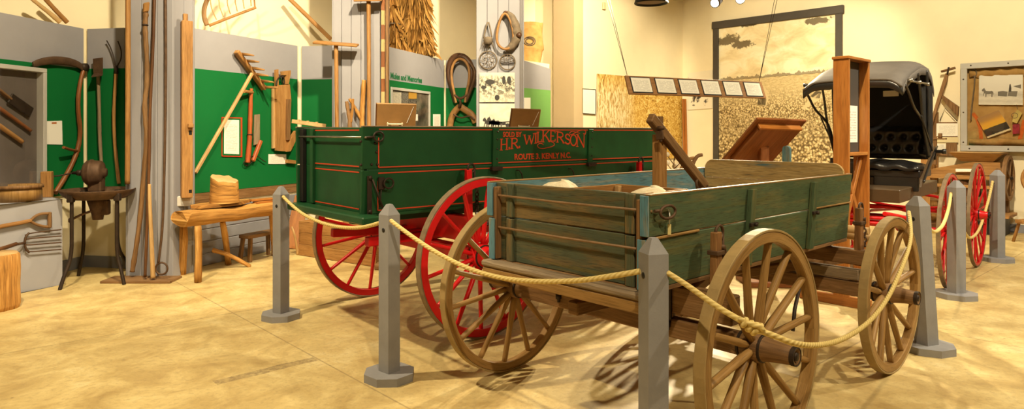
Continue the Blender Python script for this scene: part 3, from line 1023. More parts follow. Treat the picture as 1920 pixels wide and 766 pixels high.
for ch, bx in (('H', (936, 953, 261, 281.5, 259, 280)), ('.', (952, 957, 259, 279, 258, 279)), ('R', (956, 972, 259, 279, 257.5, 277)), ('.', (970, 977, 257, 277, 257, 276)),
               ('W', (980, 1003, 253, 270.5, 250, 269)), ('I', (1000, 1007, 250, 268.5, 249, 268)), ('L', (1005, 1016, 247.5, 267, 246.5, 266)), ('K', (1014, 1031, 244.5, 266, 243.5, 265)),
               ('E', (1029, 1042, 244, 265, 245, 265)), ('R', (1041, 1058, 246, 266, 248, 268)), ('S', (1057, 1070, 250, 269, 252, 271)), ('O', (1067, 1082, 251, 272, 253, 274)), ('N', (1079, 1097, 252, 274, 250, 276))):
    letter(m, ch, bx, .0145)
def swash(m, pts, r=.004):
    q = []
    for (px, py) in pts:
        a, z = side_at(px, py); q.append(V((a, gs.near(z) - .002, z)))
    # smooth the hand-set points
    for _ in range(2):
        s = [q[0]]
        for i in range(len(q) - 1): s += [q[i] * .75 + q[i + 1] * .25, q[i] * .25 + q[i + 1] * .75]
        q = s + [q[-1]]
    m.tube(q, r, 6, sx=1.0, up=Y)
swash(m, [(1030, 264), (1040, 269), (1037, 274), (1025, 277), (1014, 279), (1007, 275), (1008, 270), (1014, 268), (1018, 271)], .0042)
swash(m, [(1096, 252), (1098, 245), (1090, 243), (1080, 247), (1070, 253), (1066, 250), (1070, 246), (1077, 247), (1086, 250)], .004)
m.build('lettering', M['line'], green)
def sidetext(s, pxl, pxr, pyl, name='lettering'):
    a0, z0 = side_at(pxl, pyl); a1, _ = side_at(pxr, pyl)
    return a0, z0, a1
a0, z0, a1 = sidetext('SOLD BY', 942, 977, 256.5)
textmesh('SOLD BY', .060, (X, Z), (a0, gs.near(z0) - .003, z0), 'lettering', M['line'], green, .0012, .0022, width=a1 - a0)
a0, z0, a1 = sidetext('ROUTE', 964, 1070, 299)
textmesh('ROUTE 3. KENLY N.C.', .068, (X, Z), (a0, gs.near(z0) - .003, z0), 'lettering', M['line'], green, .0012, .0022, width=a1 - a0)
# running gear in red
GR_, GX1, GX2 = .608, .892, 3.03
gN, gF = GW / 2 - .84, GW / 2 + .84
kw = dict(mrim=M['red'], mtyre=M['tyre_rust'], mspoke=M['red'], mhub=M['red'], cap=M['iron'], fel=.07, tread=.055, spr=.019, hub_r=.085, nose=.19)
make_wheel(green, GX1, gN, GR_, -1, 14, ph=.16, **kw)
make_wheel(green, GX1, gF, GR_, 1, 14, ph=.30, **kw)
make_wheel(green, GX2, gN, .54, -1, 12, ph=.1, **kw)
make_wheel(green, GX2, gF, .54, 1, 12, ph=.2, **kw)
beam(green, 'axle', (GX1, gN + .04, GR_), (GX1, gF - .04, GR_), .095, .10, M['red'])
beam(green, 'axle', (GX2, gN + .04, .54), (GX2, gF - .04, .54), .095, .10, M['red'])
beam(green, 'bolster', (GX1, -.19, .80), (GX1, GW + .19, .80), .09, .20, M['red'])
beam(green, 'bolster', (GX2, -.19, .80), (GX2, GW + .19, .80), .09, .20, M['red'])
beam(green, 'reach', (GX1 - .35, GW / 2, .70), (GX2 + .1, GW / 2, .66), .075, .08, M['red'])
for s in (-1, 1):
    beam(green, 'hound', (.19, GW / 2 + s * .29, .726), (1.95, GW / 2 + s * .07, .68), .06, .07, M['red'])
    beam(green, 'hound', (2.3, GW / 2 + s * .10, .64), (GX2 + .5, GW / 2 + s * .35, .63), .06, .07, M['red'])
for x in (GX1, GX2):
    for s, y in ((-1, -.085), (1, GW + .085)):
        m = MB(); m.hexa([(x - .03, y - .024, .78), (x - .024, y - .02, 1.26), (x - .03, y + .024, .78), (x - .024, y + .02, 1.26), (x + .03, y - .024, .78), (x + .024, y - .02, 1.26), (x + .03, y + .024, .78), (x + .024, y + .02, 1.26)], .004, 2)
        st = m.build('stake', M['red'], green)
        m = MB(); m.tube(ring_pts((x + .028, y, 1.27), .034, X, Z, 18), .009, 8, True); m.tube([(x + .062, y, 1.265), (x + .062, y, 1.12)], .008, 8); m.build('stake_iron', M['iron'], st)
        m = MB()
        for k in range(8):
            n1 = X if k % 2 else Y
            m.tube(ring_pts((x + .07, y + s * .02, 1.10 - k * .036), .023, n1 * .62, Z, 12), .0055, 6, True)
        m.build('chain', M['iron'], st)
# ------------------------------------------------------------------ barrier posts and ropes
def barrier_post(p, rot, label, a=.094, base=.15, lean=(0, 0), hole=True, foot=True, H=1.10, first=[None]):
    t = thing('barrier_post', label, 'post', (p[0], p[1], 0), rot, 'grey wooden barrier posts')
    m = MB()
    h = a / 2
    ch = .012
    lx, ly = lean
    def ring(z, k, c):
        o = V((lx * z, ly * z, z))
        pts = []
        for (sx, sy) in ((1, -1), (1, 1), (-1, 1), (-1, -1)):
            pts.append(o + V((sx * h * k, sy * h * k, 0)))
        return pts
    zb = .05
    R0, R1, R2 = ring(zb, 1, 0), ring(H - .065, 1, 0), ring(H, .30, 0)
    b = len(m.v)
    m.v += R0 + R1 + R2
    for i in range(4):
        j = (i + 1) % 4
        m.face([b + i, b + j, b + 4 + j, b + 4 + i], [(0, i * .1), (0, i * .1 + .1), (1, i * .1 + .1), (1, i * .1)])
        m.face([b + 4 + i, b + 4 + j, b + 8 + j, b + 8 + i], [(1, i * .1), (1, i * .1 + .1), (1.1, i * .1 + .1), (1.1, i * .1)])
    m.face([b + 8 + i for i in range(4)], [(0, 0)] * 4)
    m.face([b + i for i in range(4)], [(0, 0)] * 4)
    m.build('shaft', M['post'], t)
    m = MB()
    w = base
    c = w * .42
    o8 = [V(q) for q in ((w, -c, 0), (w, c, 0), (c, w, 0), (-c, w, 0), (-w, c, 0), (-w, -c, 0), (-c, -w, 0), (c, -w, 0))]
    m.prism(o8, (0, 0, .05)); m.build('base_slab', M['post'], t)
    m = MB()
    zz = H - .16
    o = V((lx * zz, ly * zz, zz))
    for d in (X, -X, Y, -Y)[:2]:
        m.lathe(o + d * (h - .004), d, [(0, 0), (0, .014), (.0055, .014), (.0055, .0)], 12)
    if hole: m.build('rope_hole', M['black'], t)
    return t
def spot_on(px, py): return gr(px, py)
PA, PB_, PC, PD, PE, PF = gr(530, 597), gr(730, 709), V((.672, 2.86, 0)), gr(1738, 656), V((4.325, 6.27, 0)), gr(1870, 489)
P532 = barrier_post((PA.x - .02, PA.y + .02), TH + .30, 'grey barrier post at left, by the green wagon tail and the log bench')
P730 = barrier_post(PB_, TH + .12, 'grey barrier post in front of the green wagon, before its red wheels')
P1225 = barrier_post(PC, TH - .48, 'tall looking grey barrier post at the near rear corner of the blue wagon')
P1712 = barrier_post(PD, TH - .40, 'leaning grey green barrier post behind the front wheel of the blue wagon', .105, .165, (-.085, 0))
P1783 = barrier_post(PE, TH - .55, 'grey barrier post covering the front red wheel of the buggy', .105, .165)
P1872 = barrier_post(PF, TH - .55, 'far right grey barrier post beside the rear red wheel of the buggy', .108, .165)
def rope(pts, label, r=.0125, k=14, extra=None):
    q = [V(p) for p in pts]
    for _ in range(3):
        s = [q[0]]
        for i in range(len(q) - 1): s += [q[i] * .75 + q[i + 1] * .25, q[i] * .25 + q[i + 1] * .75]
        q = s + [q[-1]]
    m = MB(); m.tube(q, r, 10)
    t = m.build('barrier_rope', M['rope'])
    return tag(t, label, 'rope', 'yellow barrier ropes')
def rp(px, py, d): return at(px, py, d)
rope([rp(531, 368, 5.50), rp(540, 378, 5.44), rp(570, 404, 5.25), rp(620, 424, 4.95), rp(670, 428, 4.62), rp(706, 420, 4.30), rp(722, 412, 4.20)], 'yellow rope hanging between the two left barrier posts', .013)
rope([rp(733, 413, 4.11), rp(741, 420, 4.07), rp(800, 463, 3.85), rp(870, 501, 3.62), rp(940, 522, 3.42), rp(1010, 528, 3.22), rp(1090, 526, 3.05), rp(1160, 515, 2.90), rp(1200, 508, 2.86)], 'yellow rope drooping behind the blue wagon between second and third post from left', .0125)
R3a = [rp(1249, 509, 2.84), rp(1290, 535, 2.74), rp(1345, 575, 2.58), rp(1385, 598, 2.50), rp(1420, 618, 2.46), rp(1450, 628, 2.47), rp(1490, 645, 2.50), rp(1535, 648, 2.70), rp(1580, 637, 3.00), rp(1630, 605, 3.35), rp(1665, 560, 3.62), rp(1690, 505, 3.88), rp(1708, 455, 4.20), rp(1708, 420, 4.45), rp(1704, 397, 4.58)]
rope(R3a, 'long knotted yellow rope drooping past the two near wheels of the blue wagon', .0115)
m = MB()
for k, (px, py, r) in enumerate(((1396, 604, .017), (1406, 611, .019), (1416, 616, .021), (1424, 615, .017))):
    p = rp(px, py, 2.475); d = (rp(px + 10, py + 6, 2.47) - p).normalized()
    x, y, z = frame(d)
    m.tube(ring_pts(p, r * .75, y, z, 12), r * .62, 8, True)
m.tube([rp(1385, 596, 2.48), rp(1405, 606, 2.455), rp(1426, 612, 2.45), rp(1432, 619, 2.45)], .010, 8)
kn = tag(m.build('rope_knot', M['rope']), 'lumpy knot tied in the long yellow rope above the near wheel hub', 'knot')
rope([rp(1738, 424, 4.75), rp(1748, 434, 4.95), rp(1757, 434, 5.2), rp(1770, 420, 5.6), rp(1779, 390, 6.0), rp(1783, 362, 6.26)], 'yellow rope looped between the leaning post and the post at the buggy front wheel', .0135)
rope([rp(1797, 392, 6.42), rp(1802, 420, 6.7), rp(1812, 443, 7.0), rp(1822, 447, 7.3), rp(1836, 432, 7.6), rp(1848, 395, 7.8), rp(1857, 360, 7.95), rp(1861, 339, 7.98)], 'yellow rope looped across the rear red buggy wheel between the last two posts', .0145)
# two more posts behind, only their tops in view
barrier_post((2.62, 8.35), TH, 'grey post top just left of the blue wagon endgate, behind the wagon', .11, .16)
barrier_post((3.72, 8.20), TH, 'small pale post top right of the tilted lectern, behind the endgate', .10, .16)
# ------------------------------------------------------------------ what lies in the blue wagon
def bp(a, b, z): return BO + U * a + W_ * b + Z * z
crate = thing('wooden_crate', 'pale wooden crate inside the rear of the blue wagon bed', 'crate', bp(.27, .30, BZB), TH)
cw, cl, chh = .46, .40, .435
for s in (-1, 1):
    for k in range(3):
        m = MB(); m.box((s * (cl / 2), 0, .075 + k * .146), (.016, cw, .136), None, .003, 1); m.build('end_board', M['honey'], crate)
    for k in range(3):
        m = MB(); m.box((0, s * (cw / 2 - .01), .075 + k * .146), (cl - .02, .016, .136), None, .003, 0); m.build('side_board', M['honey'], crate)
for sx in (-1, 1):
    for sy in (-1, 1):
        m = MB(); m.box((sx * (cl / 2 - .025), sy * (cw / 2 - .035), chh / 2), (.03, .03, chh - .012), None, .003, 2); m.build('corner_post', M['pale'], crate)
m = MB(); m.box((0, 0, .006), (cl - .03, cw - .03, .012), None, .002); m.build('crate_bottom', M['honey'], crate)
cot = NT('raw_cotton', .9, spec=.1)
cot.col(cot.ramp(cot.noise(cot.coord('Object'), 18, 4), [(.3, (.70, .58, .38)), (.7, (.86, .78, .60))]))
cot.bump(cot.noise(cot.coord('Object'), 40, 4), .8, .01)
def blob(name, c, sx, sy, sz, rot, label, cat, mat, seed=0, n=28):
    c = V(c)
    m = MB()
    def fn(u, v):
        a = 2 * PI * u; b = PI * v
        x, y, z = math.sin(b) * math.cos(a), math.sin(b) * math.sin(a), math.cos(b)
        k = 1 + .07 * math.sin(3 * a + seed) * math.sin(b) + .05 * math.sin(5 * a + 2 * b + seed * 2) * math.sin(b) + .04 * math.sin(4 * b + a + seed)
        p = V((x * sx * k, y * sy * k, z * sz * k))
        p.rotate(Matrix.Rotation(rot, 3, 'Z'))
        return c + p
    m.grid(fn, n, n // 2, True)
    o = m.build(name, mat)
    return tag(o, label, cat)
blob('cotton_pile', bp(.235, .13, 1.14), .165, .12, .145, TH, 'white heap of raw cotton showing over the crate by the near rear corner', 'cotton', cot.m, 1.0)
blob('stuffed_sack', bp(.29, .78, 1.055), .17, .19, .222, TH, 'pale stuffed sack showing above the middle of the blue tailgate', 'sack', cot.m, 2.3)
# wagon jack: upright with a long lever
jk = thing('wagon_jack', 'old wooden wagon jack with a slanting lever standing in the blue wagon', 'jack', bp(.92, .55, BZB + .001), TH)
m = MB(); m.box((0, 0, .03), (.34, .12, .06), None, .006, 0); m.build('foot', M['oldwood'], jk)
m = MB()
for s in (-1, 1): pass
m.box((-.022, .0, .385), (.036, .055, .65), None, .004, 2); m.build('upright', M['honey'], jk)
m = MB(); m.box((.022, .0, .385), (.036, .055, .65), None, .004, 2); m.build('upright', M['honey'], jk)
m = MB(); m.box((.0, -.0, .74), (.030, .040, .16), None, .004, 2); m.build('head', M['oldwood'], jk)
jo = bp(.92, .55, BZB)
def jl(px, py, d):
    p = at(px, py, d) - jo
    return V((p.dot(U), p.dot(W_), p.z))
m = MB(); m.bar(jl(1219, 220, 3.93), jl(1322, 350, 4.32), .045, .062, Z, .006); lv = m.build('lever', M['oldwood'], jk)
m = MB(); m.bar(jl(1238, 262, 3.93), jl(1236, 246, 3.93), .05, .014, X, .003)
m.bar(jl(1239, 266, 3.95), jl(1239, 236, 3.95), .010, .022, X, .003)
m.lathe(jl(1239, 240, 3.93), (0, -1, 0), [(-.03, 0), (-.03, .012), (.02, .012), (.02, 0)], 10)
m.build('pivot_iron', M['rust'], jk)
m = MB()
e = jl(1313, 343, 4.26)
m.tube(ring_pts(e, .045, X, Z, 16), .009, 8, True); m.tube([e + V((.03, -.03, -.02)), e + V((.07, -.04, -.05))], .010, 8)
m.build('lever_iron', M['rust'], jk)
m = MB(); m.bar(jl(1322, 350, 4.32), V((jl(1322, 350, 4.32).x + .02, jl(1322, 350, 4.32).y, .03)), .04, .04, X, .004); m.build('rear_leg', M['oldwood'], jk)
m = MB(); m.bar((.0, 0, .012), (jl(1322, 350, 4.32).x + .04, jl(1322, 350, 4.32).y, .012), .06, .024, Z, .004); m.build('skid', M['oldwood'], jk)
# string tag on the eye hook
tp = at(1254, 392, 3.10)
tg_ = thing('paper_tag', 'small yellow paper tag hanging by white string from the blue wagon hook', 'tag', tp - Z * .12)
m = MB(); m.tube([(0, 0, .120), (.003, -.004, .09), (.002, -.002, .052)], .003, 6); m.build('string', M['white'], tg_)
m = MB(); m.box((.002, -.002, .026), (.016, .004, .050), None, .001); m.build('card', paint('tag_yellow', (.70, .58, .25), .1, .7), tg_)
# ------------------------------------------------------------------ tall sign stand
so = V((3.10, 5.99, 0))
st = thing('sign_stand', 'tall narrow varnished wooden stand holding a dark text panel', 'sign', so, TH)
ln = .47
for x in (0, ln):
    m = MB(); m.box((x, 0, 1.12), (.034, .135, 2.18), None, .004, 2); m.build('upright', M['orange'], st)
    m = MB(); m.box((x, .06, .045), (.04, .62, .09), None, .006, 1); m.build('foot', M['orange'], st)
m = MB(); m.box((ln / 2, 0, 2.222), (ln + .06, .15, .026), None, .004, 0); m.build('top_rail', M['orange'], st)
m = MB(); m.box((ln / 2, 0, 1.355), (ln - .034, .125, .03), None, .004, 0); m.build('cross_rail', M['orange'], st)
m = MB(); m.box((ln / 2, .02, 1.79), (ln - .034, .014, .84), None, .002); pn = m.build('panel', plain('charcoal_panel', (.060, .052, .045), .6), st)
m = MB(); m.poly([(.10, .010, 1.46), (.40, .010, 1.46), (.40, .010, 1.80), (.10, .010, 1.80)]); m.build('text_sheet', M['print'], pn)
m = MB(); m.bar((.017, 0, .62), (ln - .03, 0, 1.31), .05, .03, Y, .004); m.build('brace', M['orange'], st)
m = MB(); m.bar((ln - .02, .0, .66), (.04, 0, 1.30), .05, .028, Y, .004); m.build('brace', M['orange'], st)
m = MB(); m.box((ln / 2, .0, .64), (ln - .034, .12, .026), None, .004, 0); m.build('cross_rail', M['orange'], st)
# ------------------------------------------------------------------ tilted lectern seen from behind
def lectern(TL, TR, BL, label, boxed=True, mat=None, foot=True, panelmat=None, marks=False):
    TL, TR, BL = V(TL), V(TR), V(BL)
    ex = (TR - TL).normalized()
    ey = (BL - TL); ey = (ey - ex * ey.dot(ex)); L = ey.length; ey.normalize()
    n = ex.cross(ey)
    if n.z < 0: n = -n
    w = (TR - TL).length
    c = TL + ex * w / 2 + ey * L / 2
    g = V((c.x, c.y, 0))
    t = thing('lectern', label, 'lectern', g)
    mat = mat or M['redwood']
    def q(a, b, k): return TL + ex * a + ey * b + n * k - g
    m = MB(); m.box(q(w / 2, L / 2, 0), (w, L, .026), (ex, ey, n), .004, 1); b = m.build('reading_board', panelmat or mat, t)
    if boxed:
        m = MB()
        for (a0, b0, sa, sb) in ((w / 2, .06, w - .10, .022), (w / 2, L - .06, w - .10, .022), (.06, L / 2, .022, L - .12), (w - .06, L / 2, .022, L - .12)):
            pass
        m.box(q(w / 2, L / 2, -.045), (w - .11, L - .13, .055), (ex, ey, n), .004, 1); m.build('tray', mat, t)
        m = MB(); m.box(q(w / 2, .075, -.04), (w - .09, .024, .07), (ex, ey, n), .004, 0); m.build('tray_edge', M['orange'], t)
    z = q(w / 2, L / 2, -.08).z
    m = MB(); m.box((0, 0, z / 2), (.09, .09, z), None, .005, 2); m.build('post', mat, t)
    m = MB(); m.box((0, 0, .03), (.42, .42, .06), None, .008, 0); m.build('foot', mat, t)
    return t, q, w, L, (ex, ey, n)
lectern(at(1420, 221, 6.5), at(1512, 225, 6.75), at(1352, 301, 6.95), 'red brown wooden lectern tilted away, seen from below beyond the endgate')
# two more seen over the green wagon
M['tanboard'] = paint('tan_fibreboard', (.30, .16, .055), .12, .6, .2, 7)
for (x0, x1, y0, lab) in ((703, 781, 193, 'plain brown lectern back showing over the green wagon, left one'), (957, 1014, 203, 'plain brown lectern back showing over the green wagon by the horse photos')):
    d = 7.6 if x0 < 800 else 8.6
    t, q, w, L, F = lectern(at(x0 + 2, y0, d), at(x1, y0 + 2, d + .1), at(x0 - 2, 262, d + .16), lab, False, M['oldwood'], panelmat=M['tanboard'])
    m = MB(); m.box(q(w * .48, L * .53, -.03), (w * .40, .012, .02), F, .002)
    for k in (.30, .66): m.box(q(w * k, L * .56, -.03), (.014, .06, .02), F, .002)
    m.build('handle', plain('ivory_bracket', (.75, .66, .45), .5), t)
    m = MB(); m.box(q(.006, L / 2, .0), (.014, L, .032), F, .003, 1); m.build('edge_strip', M['darkwood'], t)
    m = MB(); m.bar(q(w * .93, L * .06, -.016), q(w * .78, L * .5, -.016), .006, .003, F[2], .0005); m.build('pull_cord', M['white'], t)
# ------------------------------------------------------------------ hanging text rail
d0, d1 = 5.2, 5.86
tl, tr, bl_, br = at(1172, 141, d0), at(1428, 153, d1), at(1165, 174, d0 - .09), at(1420, 184.5, d1 - .09)
ex = (tr - tl).normalized(); hh = ((bl_ - tl) + (br - tr)) / 2; ey = (hh - ex * hh.dot(ex)); hgt = ey.length; ey.normalize(); n = ex.cross(ey)
if n.y > 0: n = -n
rl = (tr - tl).length
ro = (tl + br) / 2
M['railwood'] = wood('brown_rail_wood', (.20, .085, .025), (.32, .15, .045), (.40, .20, .07), .5)
rail = thing('hanging_text_rail', 'long brown board of six printed cards hanging over the blue wagon', 'sign', ro)
def rq(a, b, k=0): return tl + ex * a + ey * b + n * k - ro
m = MB(); m.box(rq(rl / 2, hgt / 2, -.008), (rl, hgt, .016), (ex, ey, n), .003, 0); m.build('board', M['railwood'], rail)
for i in range(6):
    a0 = rl * (.030 + i * .1635)
    wv = rl * .125
    m = MB(); m.box(rq(a0 + wv / 2, hgt * .5, .002), (wv + .014, hgt * .86, .004), (ex, ey, n), .001); c = m.build('card_mount', M['black'], rail)
    m = MB(); m.poly([rq(a0, hgt * .88, .0055), rq(a0 + wv, hgt * .88, .0055), rq(a0 + wv, hgt * .12, .0055), rq(a0, hgt * .12, .0055)])
    m.build('printed_card', M['print'], c)
for (a, px) in ((.0, 1143), (.02, 1138)):
    m = MB(); e = tl + ex * .02; up = at(px, 0, d0 - .02); dd = (up - e); k = (CEIL - e.z) / dd.z
    m.tube([e - ro, e + dd * k - ro], .0022, 5); m.build('wire', M['steel'], rail)
for px in (1452, 1457):
    m = MB(); e = tr - ex * .03; up = at(px, 0, d1); dd = (up - e); k = (CEIL - e.z) / dd.z
    m.tube([e - ro, e + dd * k - ro], .0022, 5); m.build('wire', M['iron'], rail)
# ------------------------------------------------------------------ left side: things on and before the folded display wall
def smooth(pts, k=2, closed=False):
    q = [V(p) for p in pts]
    for _ in range(k):
        if closed:
            s = []
            for i in range(len(q)):
                a, b = q[i], q[(i + 1) % len(q)]
                s += [a * .75 + b * .25, a * .25 + b * .75]
        else:
            s = [q[0]]
            for i in range(len(q) - 1): s += [q[i] * .75 + q[i + 1] * .25, q[i] * .25 + q[i + 1] * .75]
            s.append(q[-1])
        q = s
    return q
def pole_mesh(pts, r0, r1=None, n=10, wob=0.0, k=2):
    q = smooth(pts, k)
    r1 = r0 if r1 is None else r1
    m = MB()
    L = len(q) - 1
    R = [(r0 + (r1 - r0) * i / L) * (1 + wob * math.sin(i * 2.1 + r0 * 900) + wob * .6 * math.sin(i * .9)) for i in range(L + 1)]
    m.tube(q, R, n)
    return m
glass = NT('clear_glass')
tr_ = glass.n('ShaderNodeBsdfTransparent'); gl_ = glass.n('ShaderNodeBsdfGlossy'); gl_.inputs['Roughness'].default_value = .02
mx_ = glass.n('ShaderNodeMixShader'); mx_.inputs[0].default_value = .07
glass.l(tr_.outputs[0], mx_.inputs[1]); glass.l(gl_.outputs[0], mx_.inputs[2])
glass.l(mx_.outputs[0], glass.t.nodes['Material Output'].inputs[0])
M['glass'] = glass.m
M['alu'] = paint('grey_case_frame', (.44, .43, .41), .05, .4, .05, 5, .4)
M['case_dark'] = paint('case_backing', (.12, .10, .09), .15, .8, .1, 4)
def display_case(k, px_r, width, py_t, py_b, label, back, dp=.09, fw=.045):
    """shallow glazed case on panel k: right edge at px_r, running width metres to the left"""
    pa, pb, n, d = PANEL[k]
    pr = onp(k, px_r, py_t, .026)
    zt, zb = pr.z, zat(py_b, pr.y)
    c = V((pr.x, pr.y, 0)) - d * (width / 2)
    ang = math.atan2(d.y, d.x)
    t = thing('display_case', label, 'display case', (c.x, c.y, zb), ang)
    h = zt - zb
    m = MB(); m.box((0, .0, h / 2), (width - .02, .006, h - .02), None, .001); m.build('back_panel', back, t)
    for (x, z, sx, sz) in ((0, h - fw / 2, width, fw), (0, fw / 2, width, fw)):
        m = MB(); m.box((x, -dp / 2, z), (sx, dp, sz), None, .004, 0); m.build('frame_rail', M['alu'], t)
    for x in (-width / 2 + fw / 2, width / 2 - fw / 2):
        m = MB(); m.box((x, -dp / 2, h / 2), (fw, dp, h - 2 * fw), None, .004, 2); m.build('frame_stile', M['alu'], t)
    m = MB(); m.box((0, -dp + .008, h / 2), (width - 2 * fw, .004, h - 2 * fw), None, .0005); m.build('glass_pane', M['glass'], t)
    return t, h
display_case(0, 75, 1.75, 129, 352, 'grey framed glass case of old tools behind the scythe, cut by left edge', M['case_dark'])
def mk(name, label, cat, mesh, mat, group=None):
    return tag(mesh.build(name, mat), label, cat, group)
def lft(k, px, py, off):           # a point left of the frame edge along the panel, same slope
    return onp(k, px, py, off)
t = thing('wood_adze', 'dark flat tool blade inside the glass case, uppermost of three', 'tool', onp(0, 30, 190, .06))
o_ = onp(0, 30, 190, .06)
m = MB(); m.bar(onp(0, -40, 138, .06) - o_, onp(0, 20, 186, .06) - o_, .05, .02, Z, .004); m.build('handle', M['oldwood'], t)
m = MB(); m.bar(onp(0, 18, 183, .06) - o_, onp(0, 59, 211, .06) - o_, .11, .02, PANEL[0][2], .006); m.build('blade', M['iron'], t)
mk('tool_shaft', 'reddish tool handle inside the glass case, middle of three', 'tool', pole_mesh([onp(0, -40, 176, .06), onp(0, 10, 210, .06), onp(0, 58, 245, .06)], .022, .016), M['redwood'])
mk('tool_shaft', 'tan tool handle inside the glass case, lowest of three', 'tool', pole_mesh([onp(0, -40, 210, .06), onp(0, 0, 236, .06), onp(0, 42, 266, .06)], .026, .022), M['honey'])
# plinth
f0, f1 = V((-5.30, 5.14, 0)), V((-4.436, 6.802, 0))
dp = (f1 - f0).normalized(); np_ = V((-dp.y, dp.x, 0))
back = ray(PANEL[0][0] + PANEL[0][2] * .03, PANEL[0][1] + PANEL[0][2] * .03, 82)
m = MB(); m.prism([f0, f1, back, back - PANEL[0][3] * 2.2], Z * .872); mk('plinth', 'low pale grey plinth with a fork mounted on its face, at left edge', 'plinth', m, M['plinth'])
# scythe
sn = thing('scythe', 'old scythe hanging with its brown blade to the left of a curved wooden handle', 'scythe', onp(0, 150, 365, .07))
o_ = onp(0, 150, 365, .07)
def SP(px, py, off=.07, k=0): return onp(k, px, py, off) - o_
m = pole_mesh([SP(157, 130), SP(151, 150), SP(146, 185), SP(147, 215), SP(151, 245), SP(148, 272), SP(138, 302), SP(122, 332), SP(103, 362)], .022, .026, 10, .05); m.build('snath', M['redwood'], sn)
q = smooth([SP(62, 121, .075), SP(80, 115, .075), SP(105, 112.5, .075), SP(130, 115, .075), SP(150, 122, .075), SP(158, 131, .075)], 2)
m = MB(); L = len(q) - 1; m.tube(q, [.022 + .022 * math.sin(PI * min(1, (i + 2) / L * .9)) for i in range(L + 1)], 10, sx=.35); m.build('blade', M['rust'], sn)
m = MB(); m.lathe(SP(158, 126, .07), PANEL[0][2], [(-.03, 0), (-.03, .045), (.03, .045), (.03, 0)], 14); m.build('heel_ring', M['iron'], sn)
m = pole_mesh([SP(149, 283), SP(134, 281, .11), SP(119, 276, .15)], .014, .016); m.build('nib', M['redwood'], sn)
m = MB()
pp = [onp(0, x, y, .03) for (x, y) in ((81, 227), (116, 226), (117, 271), (82, 270))]
m.prism(pp, PANEL[0][2] * .003)
sh = mk('paper_notice', 'white paper notice on the green panel left of the scythe handle', 'notice', m, M['white'])
m = MB(); o2 = sh.location
m.prism([onp(0, x, y, .0335) - o2 for (x, y) in ((97, 229), (106, 229), (106, 232), (97, 232))], PANEL[0][2] * .0008); m.build('logo_mark', plain('orange_print', (.45, .12, .02), .6), sh)
# round wooden sieve box and a block
sv = V((-4.76, 6.62, .873))
sb_ = thing('grain_measure', 'round bent-wood box on the grey plinth, under the glass case', 'box', sv)
m = MB(); m.lathe((0, 0, 0), Z, [(.0, .205), (.155, .20), (.155, .185), (.02, .187), (.02, .02), (.0, .02)], 32, closed=True); m.build('wall', M['wheelwood'], sb_)
m = MB(); m.lathe((0, 0, .128), Z, [(0, .204), (0, .216), (.032, .216), (.032, .204)], 32, closed=True); m.build('hoop', M['oldwood'], sb_)
m = MB(); m.lathe((0, 0, .001), Z, [(0, 0), (0, .2), (.018, .2), (.018, 0)], 24); m.build('bottom', M['oldwood'], sb_)
m = MB(); m.box((0, 0, .135), (.10, .08, .27), None, .006, 2)
o = m.build('wood_block', M['honey']); o.location = (-4.72, 6.99, .873); o.rotation_euler = (0, 0, .3); tag(o, 'small upright wood block behind the round bent-wood box', 'block')
# D-handled fork handle and four-tined fork on the plinth face
def fp(px, py, off=.03):
    a = ray(f0 - np_ * off, f1 - np_ * off, px)
    return V((a.x, a.y, zat(py, a.y)))
t = thing('broken_spade', 'wooden D-handle of a spade mounted on the upper plinth face', 'tool', fp(40, 420)); o_ = fp(40, 420)
m = pole_mesh([fp(-30, 433) - o_, fp(0, 424) - o_, fp(40, 417) - o_, fp(58, 413) - o_], .020, .018); m.build('shaft', M['honey'], t)
m = MB()
for pts in (((57, 413), (68, 403), (80, 400), (90, 400)), ((57, 414), (66, 420), (80, 424), (90, 425))): m.tube(smooth([fp(*p) - o_ for p in pts], 2), [.018] * 13 if False else .014, 8)
m.build('yoke', M['oldwood'], t)
m = MB(); m.bar(fp(93, 397) - o_, fp(93, 427) - o_, .03, .035, X, .008); m.build('grip', M['oldwood'], t)
t = thing('digging_fork', 'rusty four-tined digging fork mounted low on the plinth face by the log', 'fork', fp(60, 455)); o_ = fp(60, 455)
for (y0, y1) in ((437, 430), (447, 442), (459, 454), (472, 467)):
    m = MB(); m.tube(smooth([fp(47, 455 + (y0 - 455) * .8) - o_, fp(55, y0) - o_, fp(85, y0 + (y1 - y0) * .55) - o_, fp(115, y1) - o_], 2), .0062, 8); m.build('tine', M['rust'], t)
m = MB(); m.tube(smooth([fp(55, 436) - o_, fp(48, 443) - o_, fp(46, 455) - o_, fp(48, 466) - o_, fp(55, 473) - o_], 2), .011, 8)
m.tube([fp(46, 455) - o_, fp(28, 458, .10) - o_], .013, 8); m.build('head', M['rust'], t)
m = pole_mesh([fp(30, 457, .09) - o_, fp(0, 467, .30) - o_, fp(-40, 478, .52) - o_], .019, .020); m.build('handle', M['darkwood'], t)
# log
lg = V((-4.44, 5.86, 0))
t = thing('chopping_log', 'short upright log with split yellow bark at the left edge of the floor', 'log', lg)
m = MB(); m.lathe((0, 0, 0), Z, [(0, 0), (0, .195), (.04, .205), (.2, .20), (.35, .205), (.47, .20), (.485, .19)], 40, jag=.035); m.build('trunk', M['bark'], t)
m = MB(); m.lathe((0, 0, .48), Z, [(0, .188), (.008, .186), (.010, 0)], 40, jag=.035); m.build('cut_face', M['pale'], t)
